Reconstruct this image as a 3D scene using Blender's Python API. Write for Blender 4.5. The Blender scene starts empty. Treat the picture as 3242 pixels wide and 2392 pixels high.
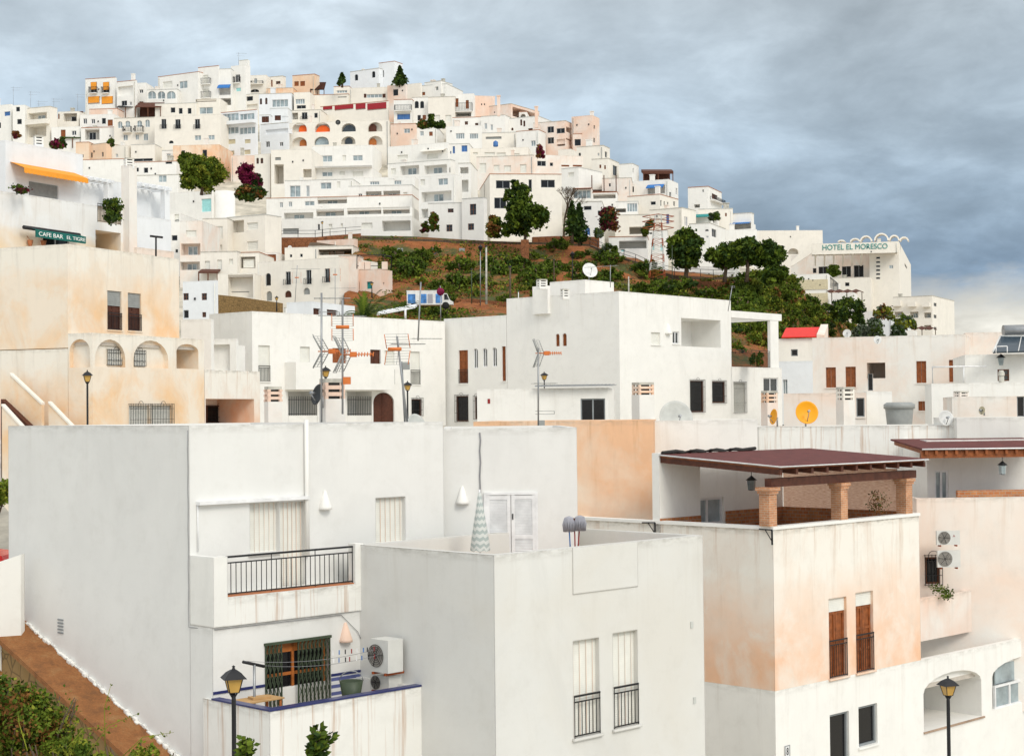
import bpy, bmesh, math, random
from mathutils import Vector, Matrix
from math import radians as rad, sin, cos, tan, pi
random.seed(7)
sc = bpy.context.scene
col = sc.collection
V = Vector

# ------------------------------------------------------------------ camera
F, CX, CY = 5213.0, 1621.0, 1196.0          # focal length and centre in photo pixels (3242 x 2392)
CAM = V((0, 0, 30))
cd = bpy.data.cameras.new('camera'); cam = bpy.data.objects.new('camera', cd); col.objects.link(cam)
cd.sensor_width = 36; cd.lens = 36 * F / 3242; cd.clip_start = .5; cd.clip_end = 20000
CM = Matrix.Rotation(rad(90 + 1.18), 4, 'X') @ Matrix.Rotation(-.010, 4, 'Z')
cam.matrix_world = Matrix.Translation(CAM) @ CM
sc.camera = cam
sc.render.resolution_x, sc.render.resolution_y = 1024, 755
sc.view_settings.view_transform = 'Standard'; sc.view_settings.look = 'None'
sc.view_settings.exposure = 0.0; sc.view_settings.gamma = 1
sc.cycles.max_bounces = 6; sc.cycles.diffuse_bounces = 4

# ------------------------------------------------------------------ sky
SUN_AZ, SUN_EL = math.atan2(.56, -.83), rad(38)      # azimuth from +Y towards +X: behind the camera, to the right
w = bpy.data.worlds.new('World'); sc.world = w; w.use_nodes = True
nt = w.node_tree; nt.nodes.clear()
def nd(t, tree=None, **k):
    n = (tree or nt).nodes.new(t)
    for a, b in k.items(): setattr(n, a, b)
    return n
def lk(a, b, tree=None): (tree or nt).links.new(a, b)
def math_n(op, a, b=None, tree=None, clamp=False):
    n = nd('ShaderNodeMath', tree, operation=op, use_clamp=clamp)
    for i, v in enumerate((a, b)):
        if v is None: continue
        if isinstance(v, (int, float)): n.inputs[i].default_value = v
        else: lk(v, n.inputs[i], tree)
    return n.outputs[0]
def ramp(fac, stops, tree=None, interp='LINEAR'):
    n = nd('ShaderNodeValToRGB', tree); cr = n.color_ramp; cr.interpolation = interp
    while len(cr.elements) < len(stops): cr.elements.new(.5)
    for e, (p, c) in zip(cr.elements, stops):
        e.position = p; e.color = (c, c, c, 1) if isinstance(c, (int, float)) else (*c, 1)
    lk(fac, n.inputs[0], tree); return n.outputs[0]
def mixc(fac, a, b, tree=None, mode='MIX'):
    n = nd('ShaderNodeMix', tree, data_type='RGBA', blend_type=mode)
    for i, v in ((0, fac), (6, a), (7, b)):
        if isinstance(v, (int, float)): n.inputs[i].default_value = v
        elif isinstance(v, tuple): n.inputs[i].default_value = (*v, 1)
        else: lk(v, n.inputs[i], tree)
    return n.outputs[2]
def noise(vec, scale, detail=4, rough=.55, tree=None, dist=0):
    n = nd('ShaderNodeTexNoise', tree); n.inputs['Scale'].default_value = scale
    n.inputs['Detail'].default_value = detail; n.inputs['Roughness'].default_value = rough
    n.inputs['Distortion'].default_value = dist
    lk(vec, n.inputs['Vector'], tree); return n.outputs[0]
def mapping(vec, scale=(1, 1, 1), loc=(0, 0, 0), tree=None):
    n = nd('ShaderNodeMapping', tree); n.inputs['Scale'].default_value = scale; n.inputs['Location'].default_value = loc
    lk(vec, n.inputs['Vector'], tree); return n.outputs[0]
tc = nd('ShaderNodeTexCoord').outputs['Generated']
sep = nd('ShaderNodeSeparateXYZ'); lk(tc, sep.inputs[0])
dx, dy, dz = sep.outputs
zz = math_n('ADD', math_n('MAXIMUM', dz, 0.0), .30)
cmb = nd('ShaderNodeCombineXYZ'); lk(math_n('DIVIDE', dx, zz), cmb.inputs[0]); lk(math_n('DIVIDE', dy, zz), cmb.inputs[1])
pl = cmb.outputs[0]                                   # cloud layer seen in perspective
n1 = noise(mapping(pl, (3.0, 3.0, 1), (3.1, 1.2, 0)), 1.0, 9, .56, dist=.3)
n2 = noise(mapping(pl, (8.5, 7.5, 1), (7.3, .4, 0)), 1.0, 6, .6, dist=.3)
elev = math_n('ADD', dz, math_n('MULTIPLY', math_n('SUBTRACT', n2, .5), .035))
elev = math_n('SUBTRACT', elev, math_n('MULTIPLY', math_n('MAXIMUM', math_n('ADD', dx, .08), -.3), .0))
body = ramp(elev, [(0, (.90, .86, .76)), (.056, (.92, .90, .82)), (.069, (.60, .65, .69)), (.081, (.27, .38, .52)), (.115, (.38, .50, .63)), (.17, (.50, .61, .71)), (.24, (.60, .69, .76)), (.5, (.76, .78, .79)), (1, (.93, .93, .92))])
cl = ramp(n1, [(.34, .82), (.5, 1.0), (.64, 1.28)])
cl2 = ramp(n2, [(.32, .90), (.5, 1.0), (.68, 1.14)])
body = mixc(1.0, body, cl, mode='MULTIPLY'); body = mixc(1.0, body, cl2, mode='MULTIPLY')
body = mixc(1.0, body, ramp(math_n('ADD', dx, .5), [(.18, 1.14), (.45, 1.06), (.60, .92), (.75, .84), (1.0, 1.0)]), mode='MULTIPLY')
# the sky is brighter where the sun stands behind the cloud
sv = nd('ShaderNodeVectorMath', operation='DOT_PRODUCT'); lk(tc, sv.inputs[0])
sv.inputs[1].default_value = (sin(SUN_AZ) * cos(SUN_EL), cos(SUN_AZ) * cos(SUN_EL), sin(SUN_EL))
glow = ramp(sv.outputs['Value'], [(.0, 1.0), (.35, 1.15), (1, 1.65)])
body = mixc(1.0, body, glow, mode='MULTIPLY')
sky = nd('ShaderNodeTexSky', sky_type='NISHITA', sun_disc=False, sun_elevation=SUN_EL, sun_rotation=SUN_AZ)
bg1 = nd('ShaderNodeBackground'); lk(sky.outputs[0], bg1.inputs[0]); bg1.inputs[1].default_value = .08
bg2 = nd('ShaderNodeBackground'); lk(body, bg2.inputs[0]); bg2.inputs[1].default_value = 1.0
mx = nd('ShaderNodeMixShader'); mx.inputs[0].default_value = .93
lk(bg1.outputs[0], mx.inputs[1]); lk(bg2.outputs[0], mx.inputs[2])
lk(mx.outputs[0], nd('ShaderNodeOutputWorld').inputs[0])

# ------------------------------------------------------------------ sun (veiled by cloud)
sd = bpy.data.lights.new('sun', 'SUN'); sd.energy = 1.4; sd.angle = rad(22); sd.color = (1, .94, .83)
so = bpy.data.objects.new('sun', sd); col.objects.link(so)
so.rotation_euler = V((sin(SUN_AZ) * cos(SUN_EL), cos(SUN_AZ) * cos(SUN_EL), sin(SUN_EL))).to_track_quat('Z', 'Y').to_euler()

# ------------------------------------------------------------------ materials
MATS = {}
def newmat(name, rough=.8):
    m = bpy.data.materials.new(name); m.use_nodes = True; MATS[name] = m
    t = m.node_tree; b = t.nodes['Principled BSDF']; b.inputs['Roughness'].default_value = rough
    return m, t, b
def plain(name, c, rough=.6, metal=0, var=.12, sc_=3.0, spec=.4, alpha=None):
    m, t, b = newmat(name, rough); b.inputs['Metallic'].default_value = metal; b.inputs['Specular IOR Level'].default_value = spec
    p = nd('ShaderNodeNewGeometry', t).outputs['Position']
    n = noise(p, sc_, 4, .6, t)
    lo = tuple(x * (1 - var) for x in c); hi = tuple(min(1, x * (1 + var)) for x in c)
    lk(ramp(n, [(.3, lo), (.7, hi)], t), b.inputs['Base Color'], t)
    return m
def plaster(name, c, c2=None, amt=.5, stain=(.36, .27, .19), sa=.5, patch=.22, dirt=.5, bump=.25, grad=None, stf=2.6):
    """painted render: mottled colour, a second worn coat, drip stains under the wall head (uv.y = metres below it)"""
    m, t, b = newmat(name, .9); b.inputs['Specular IOR Level'].default_value = .15
    p = nd('ShaderNodeNewGeometry', t).outputs['Position']
    base = ramp(noise(p, .8, 5, .6, t), [(.3, tuple(x * .965 for x in c)), (.7, tuple(min(1, x * 1.02) for x in c))], t)
    if c2:
        k = noise(mapping(p, (1, 1, .8), (5, 2, 1), t), patch, 5, .62, t, .4)
        km = ramp(k, [(.5 + .3 * (amt - .5) - .10, 1.0), (.5 + .3 * (amt - .5) + .12, 0.0)], t)
    uv = nd('ShaderNodeUVMap', t).outputs[0]
    su = nd('ShaderNodeSeparateXYZ', t); lk(uv, su.inputs[0], t)
    if c2:
        if grad:                                          # washed pale near the wall head, colour kept lower down
            wob = math_n('ADD', su.outputs[1], math_n('MULTIPLY', math_n('SUBTRACT', noise(p, .7, 4, .6, t), .5, t), grad[2], t), t)
            gm = ramp(math_n('MULTIPLY', wob, .1, t), [(grad[0] * .1, 1.0), (grad[1] * .1, 0.0)], t)
            km = math_n('MAXIMUM', math_n('MULTIPLY', km, .75, t), gm, t)
        base = mixc(km, base, c2, t)
    st = noise(mapping(uv, (stf, .22, 1), (0, 0, 0), t), 1.0, 5, .65, t)
    fall = ramp(math_n('MULTIPLY', su.outputs[1], .25, t, True), [(0, 1.0), (.25, .6), (.9, .0)], t)
    mask = math_n('MULTIPLY', math_n('MULTIPLY', ramp(st, [(.52, 0.0), (.72, 1.0)], t), fall, t), sa, t)
    base = mixc(mask, base, stain, t)
    edge = ramp(su.outputs[1], [(.0, 1.0), (.05, .75), (.22, 0.0)], t)
    en = ramp(noise(mapping(uv, (1.8, 5, 1), (3, 0, 0), t), 1.0, 4, .7, t), [(.40, 0.0), (.66, 1.0)], t)
    base = mixc(math_n('MULTIPLY', math_n('MULTIPLY', edge, en, t), dirt, t), base, (.27, .25, .21), t)
    gn = noise(p, 1.7, 6, .7, t)
    base = mixc(math_n('MULTIPLY', ramp(gn, [(.52, 0.0), (.72, 1.0)], t), .12, t), base, (.45, .42, .37), t)
    big = noise(mapping(p, (1, 1, .6), (9, 4, 2), t), .35, 6, .68, t, .6)
    base = mixc(math_n('MULTIPLY', ramp(big, [(.50, 0.0), (.60, 1.0)], t), .15, t), base, tuple(x * .72 for x in c), t)
    lk(base, b.inputs['Base Color'], t)
    bp = nd('ShaderNodeBump', t); bp.inputs['Strength'].default_value = bump; bp.inputs['Distance'].default_value = .006
    lk(math_n('ADD', noise(p, 14, 5, .65, t), math_n('MULTIPLY', noise(mapping(p, (1, 1, 3), (0, 0, 0), t), 2.2, 3, .5, t), .5, t), t), bp.inputs['Height'], t)
    if name in ('front_white', 'front_grey', 'weathered', 'streaked'):
        bv = nd('ShaderNodeBevel', t, samples=4); bv.inputs['Radius'].default_value = .045; lk(bv.outputs[0], bp.inputs['Normal'], t)
    lk(bp.outputs[0], b.inputs['Normal'], t)
    return m
plaster('white', (.86, .845, .805), sa=.22, dirt=.4)
plaster('cool', (.81, .83, .85), sa=.1, dirt=.3)
plaster('cream', (.85, .805, .725), sa=.2)
plaster('grey', (.78, .77, .73), sa=.2)
plaster('blush', (.83, .80, .75), (.82, .67, .57), .38, sa=.4, stain=(.50, .32, .18))
plaster('pink', (.82, .60, .48), (.82, .76, .70), .35, sa=.3)
plaster('peach', (.84, .58, .35), (.84, .79, .70), .52, patch=.42, sa=.5, stain=(.50, .46, .40), grad=(.8, 3.5, 3.5))
plaster('orange', (.80, .57, .40), (.81, .66, .52), .35, sa=.3)
plaster('ochre', (.83, .51, .31), (.84, .70, .56), .44, stain=(.45, .22, .08), sa=.6, patch=.35)
plaster('weathered', (.84, .53, .35), (.84, .80, .73), .47, stain=(.46, .26, .13), sa=.6, patch=.5, dirt=.8, grad=(1.2, 4.4, 3.0))
plaster('streaked', (.82, .81, .77), stain=(.42, .21, .09), sa=1.0, dirt=.7, stf=5.0)
plaster('cafe', (.83, .66, .46), (.83, .83, .82), .35, sa=.3, patch=.3, grad=(1.8, 2.6, 1.2))
plaster('front_white', (.775, .77, .745), sa=.12, dirt=.5, stain=(.5, .46, .4), bump=.35); plaster('front_grey', (.715, .71, .68), (.69, .67, .62), .3, sa=.3, dirt=.6, stain=(.48, .44, .38), bump=.35)
plain('roof', (.55, .50, .44), .95); plain('iron', (.018, .018, .02), .5, spec=.3); plain('darkgreen_iron', (.05, .07, .04), .5)
plain('frame_white', (.78, .78, .78), .5); plain('frame_brown', (.13, .045, .018), .6); plain('frame_grey', (.25, .27, .28), .5)
plain('shutter', (.78, .77, .71), .6, var=.05); plain('shutter_grey', (.30, .31, .30), .6); plain('shutter_tan', (.62, .55, .38), .7)
plain('glass', (.028, .034, .038), .08, spec=.6, var=.5, sc_=1.2); plain('glass_pale', (.30, .36, .38), .15, spec=.6, var=.45, sc_=.9); plain('glass_black', (.008, .008, .009), .15, spec=.35)
plain('wood', (.26, .075, .018), .6, var=.35, sc_=6); plain('wood_dark', (.085, .025, .012), .65, var=.3, sc_=6); plain('wood_orange', (.42, .13, .025), .6, var=.25, sc_=6)
plain('blue', (.06, .17, .42), .6); plain('teal', (.015, .24, .23), .6); plain('cyan', (.35, .70, .70), .4)
plain('orange_cloth', (.85, .33, .03), .8, var=.06); plain('red_cloth', (.33, .02, .03), .8); plain('canopy_black', (.03, .028, .026), .85); plain('canopy_brown', (.10, .035, .02), .85)
plain('blue_cloth', (.03, .16, .45), .8); plain('bright_orange', (.80, .12, .01), .6); plain('red_sheet', (.72, .02, .01), .55, var=.08)
plain('concrete', (.50, .48, .42), .95, var=.25); plain('asphalt', (.06, .06, .058), .95); plain('steel', (.32, .33, .34), .4, .6); plain('black_dish', (.02, .022, .022), .5)
plain('dish_white', (.72, .72, .70), .5); plain('dish_grey', (.55, .56, .53), .6); plain('orange_paint', (.85, .36, .0), .45, var=.04); plain('antenna_orange', (.62, .17, .035), .55)
plain('ac_white', (.66, .66, .63), .45, var=.05); plain('ac_fan', (.33, .31, .28), .6); plain('amber_glass', (.55, .33, .08), .25, spec=.5, var=.15); plain('bark', (.10, .07, .045), .95, var=.4)
plain('red_metal', (.28, .02, .02), .45); plain('mop_grey', (.36, .36, .40), .95); plain('terracotta', (.42, .15, .06), .8); plain('cardboard', (.46, .28, .12), .85)
plain('blue_tile', (.022, .03, .13), .3); plain('tank_grey', (.30, .31, .30), .5); plain('solar', (.03, .05, .07), .12, spec=.7); plain('rust', (.30, .07, .02), .9, var=.4)
plain('letter_white', (.85, .88, .86), .6, var=.02); plain('letter_teal', (.02, .26, .24), .6, var=.05); plain('sign_green', (.0, .12, .10), .6, var=.08); plain('car_red', (.65, .01, .01), .25)
plain('poster_blue', (.06, .20, .48), .6, var=.6, sc_=2.5); plain('rubber', (.015, .015, .015), .9); plain('cord', (.25, .25, .26), .8)
def leafm(name, c):
    m, t, b = newmat(name, .75); b.inputs['Specular IOR Level'].default_value = .15
    n = noise(nd('ShaderNodeNewGeometry', t).outputs['Position'], 1.3, 3, .6, t)
    lk(ramp(n, [(.3, tuple(x * .55 for x in c)), (.7, tuple(x * 1.5 for x in c))], t), b.inputs['Base Color'], t)
leafm('leaf_a', (.050, .085, .008)); leafm('leaf_b', (.095, .135, .012)); leafm('leaf_c', (.19, .21, .022)); leafm('leaf_d', (.026, .052, .010))
leafm('leaf_red', (.10, .012, .02)); leafm('leaf_purple', (.17, .012, .05)); leafm('leaf_rust', (.17, .075, .02)); leafm('leaf_grey', (.12, .15, .10))
def brick(name, c1, c2, mortar, sx, sy):
    m, t, b = newmat(name, .9); uv = nd('ShaderNodeUVMap', t).outputs[0]
    n = nd('ShaderNodeTexBrick', t); lk(uv, n.inputs[0], t)
    n.inputs['Color1'].default_value = (*c1, 1); n.inputs['Color2'].default_value = (*c2, 1); n.inputs['Mortar'].default_value = (*mortar, 1)
    n.inputs['Scale'].default_value = 1; n.inputs['Brick Width'].default_value = sx; n.inputs['Row Height'].default_value = sy; n.inputs['Mortar Size'].default_value = .012
    k = noise(nd('ShaderNodeNewGeometry', t).outputs['Position'], 2.5, 5, .6, t)
    lk(mixc(1.0, n.outputs[0], ramp(k, [(.25, .7), (.75, 1.25)], t), t, 'MULTIPLY'), b.inputs['Base Color'], t)
brick('brick', (.48, .20, .09), (.58, .27, .13), (.52, .36, .25), .24, .07)
brick('brick_pale', (.80, .56, .44), (.84, .64, .54), (.84, .74, .67), .26, .08)
brick('tile', (.42, .14, .05), (.52, .22, .08), (.40, .28, .2), .22, .12)
brick('roof_red', (.115, .022, .018), (.14, .03, .024), (.08, .02, .016), .4, .18)
def reed():
    m, t, b = newmat('reed_screen', .9); out = t.nodes['Material Output']; uv = nd('ShaderNodeUVMap', t).outputs[0]
    c = ramp(noise(mapping(uv, (6, 40, 1), (0, 0, 0), t), 1.0, 3, .6, t), [(.35, (.62, .36, .24)), (.65, (.85, .62, .48))], t)
    lk(c, b.inputs['Base Color'], t); tr = nd('ShaderNodeBsdfTranslucent', t); lk(c, tr.inputs[0], t); mx_ = nd('ShaderNodeMixShader', t); mx_.inputs[0].default_value = .6
    lk(b.outputs[0], mx_.inputs[1], t); lk(tr.outputs[0], mx_.inputs[2], t); lk(mx_.outputs[0], out.inputs[0], t)
reed()
def stone(name, c1, c2, c3, s):
    m, t, b = newmat(name, .95); p = nd('ShaderNodeNewGeometry', t).outputs['Position']
    n = nd('ShaderNodeTexVoronoi', t, feature='DISTANCE_TO_EDGE'); n.inputs['Scale'].default_value = s; lk(p, n.inputs[0], t)
    n2 = nd('ShaderNodeTexVoronoi', t); n2.inputs['Scale'].default_value = s; lk(p, n2.inputs[0], t)
    sx = nd('ShaderNodeSeparateXYZ', t); lk(n2.outputs['Color'], sx.inputs[0])
    cc = ramp(sx.outputs[0], [(.1, c1), (.5, c2), (.9, c3)], t)
    lk(mixc(ramp(n.outputs[0], [(.0, 1.0), (.07, 0.0)], t), cc, tuple(x * .45 for x in c1), t), b.inputs['Base Color'], t)
    bp = nd('ShaderNodeBump', t); bp.inputs['Strength'].default_value = .6; bp.inputs['Distance'].default_value = .1
    lk(n.outputs[0], bp.inputs['Height'], t); lk(bp.outputs[0], b.inputs['Normal'], t)
stone('rubble', (.26, .16, .06), (.40, .27, .10), (.20, .14, .08), 2.6)
stone('rubble_red', (.24, .09, .035), (.32, .14, .06), (.16, .07, .04), 1.6)
def earth():
    m, t, b = newmat('earth', .95); p = nd('ShaderNodeNewGeometry', t).outputs['Position']
    n = noise(p, .16, 8, .68, t, .4); k = noise(p, .9, 10, .78, t)
    a = ramp(k, [(.25, (.11, .036, .011)), (.5, (.32, .10, .022)), (.75, (.42, .18, .06))], t)
    g = ramp(k, [(.3, (.03, .042, .007)), (.7, (.11, .115, .02))], t)
    lk(mixc(ramp(n, [(.47, 0.0), (.57, 1.0)], t), a, g, t), b.inputs['Base Color'], t)
    bp = nd('ShaderNodeBump', t); bp.inputs['Strength'].default_value = .8; bp.inputs['Distance'].default_value = .5
    lk(k, bp.inputs['Height'], t); lk(bp.outputs[0], b.inputs['Normal'], t)
earth()
plain('pale_ground', (.50, .46, .38), .95, var=.3, sc_=.5)
def worn(name, c1, c2, c3):
    m, t, b = newmat(name, .95); p = nd('ShaderNodeNewGeometry', t).outputs['Position']
    a_ = ramp(noise(p, 2.2, 9, .72, t, .3), [(.3, c1), (.5, c2), (.72, c3)], t); k = ramp(noise(p, 26, 4, .7, t), [(.3, .72), (.7, 1.2)], t)
    lk(mixc(1.0, a_, k, t, 'MULTIPLY'), b.inputs['Base Color'], t)
worn('tile_brown', (.15, .065, .022), (.27, .105, .03), (.31, .17, .065))
def stripes(name, c1, c2, freq):
    m, t, b = newmat(name, .85); uv = nd('ShaderNodeUVMap', t).outputs[0]
    su = nd('ShaderNodeSeparateXYZ', t); lk(uv, su.inputs[0], t)
    f = math_n('FRACT', math_n('MULTIPLY', su.outputs[1], freq, t), None, t)
    lk(ramp(f, [(.48, c1), (.54, c2)], t), b.inputs['Base Color'], t)
stripes('parasol_cloth', (.64, .66, .63), (.41, .47, .45), 6.0)
stripes('tile_pattern', (.72, .73, .74), (.10, .12, .30), 6)

# ------------------------------------------------------------------ pixel tools (turn a photo position at a chosen depth into a real 3D point)
REG = {'D': (0, 0, .69062), '1': (0, 150, 2.7305), '2': (500, 150, 2.754), '3': (1200, 150, 2.754), '4': (1800, 300, 2.754), '5': (2400, 650, 2.5416),
       '6': (0, 400, 2.7305), '7': (0, 800, 2.7305), '8': (500, 600, 2.754), '9': (800, 850, 2.79875), '10': (1300, 800, 1.8658)}
cur = 'D'
def use(k):
    global cur; cur = k
def N(x, y):
    o = REG[cur]; return o[0] + x / o[2], o[1] + y / o[2]
def ray(px, py): return (CM.to_3x3() @ V(((px - CX) / F, -(py - CY) / F, -1)))
def Wn(px, py, Y):
    v = ray(px, py); return CAM + v * (Y / v.y)
def P(x, y, Y): return Wn(*N(x, y), Y)
def depth(px, py):                                    # depth of the hillside along a photo row
    e = min(1, max(0, (px - 2430) / 250)); e2 = min(1, max(0, (px - 2000) / 500)) * 20
    return 200 + (1000 - py) * .2 + e * 120 + e2

# ------------------------------------------------------------------ mesh builder
class MB:
    def __init__(s, *mats): s.v = []; s.f = []; s.m = []; s.uv = []; s.mats = list(mats); s.sm = []
    def face(s, pts, mi=0, uv=None, smooth=False):
        i = len(s.v); s.v += [V(p) for p in pts]; s.f.append(range(i, i + len(pts))); s.m.append(mi)
        s.uv += uv if uv else [(0, 99)] * len(pts); s.sm.append(smooth)
    def hexa(s, a, mi=0, uv=False):                   # 8 corners: bottom 4 then top 4
        for q in ((3, 2, 1, 0), (4, 5, 6, 7), (0, 1, 5, 4), (1, 2, 6, 5), (2, 3, 7, 6), (3, 0, 4, 7)):
            pts = [V(a[k]) for k in q]
            s.face(pts, mi, None if not uv else uvbox(pts))
    def box(s, lo, hi, mi=0, rz=0, at=(0, 0, 0), uv=False):
        c, n = cos(rz), sin(rz); x0, y0, z0 = lo; x1, y1, z1 = hi
        pt = [(x * c - y * n + at[0], x * n + y * c + at[1], z + at[2]) for z in (z0, z1) for x, y in ((x0, y0), (x1, y0), (x1, y1), (x0, y1))]
        s.hexa(pt, mi, uv)
    def fbox(s, fc, u0, u1, z0, z1, w0, w1, mi=0, uv=False):
        s.hexa([fc.pt(u, z, w) for z in (z0, z1) for u, w in ((u0, w1), (u1, w1), (u1, w0), (u0, w0))], mi, uv)
    def tube(s, pts, r, mi=0, n=6, r2=None, cap=True, smooth=True):
        pts = [V(p) for p in pts]; rings = []; L = len(pts)
        for i, p in enumerate(pts):
            d = (pts[min(i + 1, L - 1)] - pts[max(i - 1, 0)]).normalized()
            a = d.orthogonal().normalized() if abs(d.z) < .95 else V((1, 0, 0)); a = (a - d * a.dot(d)).normalized(); b = d.cross(a)
            rr = r[i] if isinstance(r, (list, tuple)) else (r if r2 is None else r + (r2 - r) * i / max(1, L - 1))
            rings.append([p + a * (rr * cos(2 * pi * k / n)) + b * (rr * sin(2 * pi * k / n)) for k in range(n)])
        for A, B in zip(rings, rings[1:]):
            for k in range(n): s.face((A[k], A[(k + 1) % n], B[(k + 1) % n], B[k]), mi, None, smooth)
        if cap: s.face(rings[0][::-1], mi); s.face(rings[-1], mi)
    def lathe(s, prof, n=12, mi=0, at=(0, 0, 0), M=None, uv=False, smooth=True):
        R = [[V((r * cos(2 * pi * k / n), r * sin(2 * pi * k / n), z)) for k in range(n)] for r, z in prof]
        for j, (A, B) in enumerate(zip(R, R[1:])):
            for k in range(n):
                q = [A[k], A[(k + 1) % n], B[(k + 1) % n], B[k]]
                q = [(M @ p if M else p) + V(at) for p in q]
                s.face(q, mi, [(k / n, prof[j][1])] * 2 + [(k / n, prof[j + 1][1])] * 2 if uv else None, smooth)
    def build(s, name, parent=None, off=None):
        o = V((0, 0, 0)); q = parent
        while q: o = o + q.location; q = q.parent
        if off is not None: o = V(off)
        me = bpy.data.meshes.new(name); me.from_pydata([tuple(p - o) for p in s.v], [], [tuple(f) for f in s.f])
        ul = me.uv_layers.new(name='UVMap')
        ul.data.foreach_set('uv', [c for p in s.uv for c in p])
        for m in s.mats: me.materials.append(MATS[m])
        me.polygons.foreach_set('material_index', s.m); me.polygons.foreach_set('use_smooth', s.sm)
        if any(s.sm):
            bm = bmesh.new(); bm.from_mesh(me); bmesh.ops.remove_doubles(bm, verts=bm.verts, dist=1e-4); bm.to_mesh(me); bm.free()
        me.update(); ob = bpy.data.objects.new(name, me); col.objects.link(ob)
        if parent: ob.parent = parent
        elif off is not None: ob.location = off
        return ob
def uvbox(pts):
    n = (pts[1] - pts[0]).cross(pts[2] - pts[0]); n = n.normalized() if n.length > 0 else V((0, 0, 1))
    if abs(n.z) > .7: return [(p.x, p.y) for p in pts]
    t = V((-n.y, n.x, 0)).normalized(); return [(p.dot(t), p.z) for p in pts]
def tag(o, label, cat, group=None, kind=None):
    if label: o['label'] = label
    if cat: o['category'] = cat
    if group: o['group'] = group
    if kind: o['kind'] = kind
    return o
def thing(name, loc, label, cat, group=None):
    o = bpy.data.objects.new(name, None); col.objects.link(o); o.location = loc; o.empty_display_size = .5
    return tag(o, label, cat, group)
def dup(root, loc, rz=0, label=None, scale=1, group=None):
    r = root.copy(); col.objects.link(r); r.location = loc; r.rotation_euler = (0, 0, rz); r.scale = (scale,) * 3
    if label: r['label'] = label
    if group: r['group'] = group
    for ch in list(root.children):
        c = ch.copy(); col.objects.link(c); c.parent = r
        for g in ch.children:
            d = g.copy(); col.objects.link(d); d.parent = c
    return r

# ------------------------------------------------------------------ building tools
class Face:
    def __init__(s, P0, d, n, L, zb): s.P = V(P0); s.d = V((d[0], d[1], 0)); s.n = V((n[0], n[1], 0)); s.L = L; s.zb = zb; s.Y = P0[1]
    def pt(s, u, z, w=0): q = s.P + s.d * u + s.n * w; return V((q.x, q.y, z))
    def hit(s, x, y):
        v = ray(*N(x, y)); k = s.n.dot(s.P - CAM) / s.n.dot(v); q = CAM + v * k
        return (q - s.P).dot(s.d), q.z
    def shift(s, w): return Face(s.P + s.n * w, s.d, s.n, s.L, s.zb)
def rect(fc, x0, y0, x1, y1):
    xm = (x0 + x1) / 2
    u = sorted((fc.hit(x0, y1)[0], fc.hit(x1, y1)[0])); z = sorted((fc.hit(xm, y0)[1], fc.hit(xm, y1)[1]))
    return u[0], u[1], z[0], z[1]
def wallface(mb, fc, zt, ops, mi=0):
    L, zb = fc.L, fc.zb
    def q(u0, u1, z0, z1, w=0, m=mi):
        mb.face([fc.pt(u0, z0, w), fc.pt(u1, z0, w), fc.pt(u1, z1, w), fc.pt(u0, z1, w)], m, [(u0, zt - z0), (u1, zt - z0), (u1, zt - z1), (u0, zt - z1)])
    us = sorted({0, L, *[o[0] for o in ops], *[o[1] for o in ops]}); zs = sorted({zb, zt, *[o[2] for o in ops], *[o[3] for o in ops]})
    for a, b in zip(us, us[1:]):
        for c, d in zip(zs, zs[1:]):
            um, zm = (a + b) / 2, (c + d) / 2
            if not any(o[0] < um < o[1] and o[2] < zm < o[3] for o in ops): q(a, b, c, d)
    for u0, u1, z0, z1, dp, arch in ops:
        q(u0, u1, z0, z1, -dp)
        for A, B in (((u0, z0), (u1, z0)), ((u1, z0), (u1, z1)), ((u1, z1), (u0, z1)), ((u0, z1), (u0, z0))):
            mb.face([fc.pt(*A), fc.pt(*B), fc.pt(*B, -dp), fc.pt(*A, -dp)], mi)
        if arch:
            hw = (u1 - u0) / 2; rise = min(hw, (z1 - z0) * .7) if arch is True else arch; um = (u0 + u1) / 2; zs_ = z1 - rise; K = 10
            pt = [(um - hw * cos(pi * k / K), zs_ + rise * sin(pi * k / K)) for k in range(K + 1)]
            for (a, za), (b, zb_) in zip(pt, pt[1:]):
                mb.face([fc.pt(a, za, .001), fc.pt(b, zb_, .001), fc.pt(b, z1, .001), fc.pt(a, z1, .001)], mi, [(a, zt - za), (b, zt - zb_), (b, zt - z1), (a, zt - z1)])
                mb.face([fc.pt(a, za), fc.pt(b, zb_), fc.pt(b, zb_, -dp), fc.pt(a, za, -dp)], mi)
def near(fc): return fc.Y < 130
def c_win(fc, u0, u1, z0, z1, dp, root, fm='frame_white', gm='glass', nx=2, ny=1, name='window'):
    w, h = u1 - u0, z1 - z0; t = min(.075, w * .13); mb = MB(fm, gm)
    for a, b, c, d in ((u0, u1, z0, z0 + t), (u0, u1, z1 - t, z1), (u0, u0 + t, z0 + t, z1 - t), (u1 - t, u1, z0 + t, z1 - t)): mb.fbox(fc, a, b, c, d, -dp + .004, -dp + .09)
    for i in range(1, nx): u = u0 + w * i / nx; mb.fbox(fc, u - t * .6, u + t * .6, z0 + t, z1 - t, -dp + .004, -dp + .085)
    for i in range(1, ny): z = z0 + h * i / ny; mb.fbox(fc, u0 + t, u1 - t, z - t * .4, z + t * .4, -dp + .004, -dp + .08)
    g = mb if not near(fc) else MB(gm)
    g.fbox(fc, u0 + t, u1 - t, z0 + t, z1 - t, -dp + .01, -dp + .03, 1 if g is mb else 0)
    o = mb.build(name, root)
    if g is not mb: g.build('pane', o)
    return o
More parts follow.
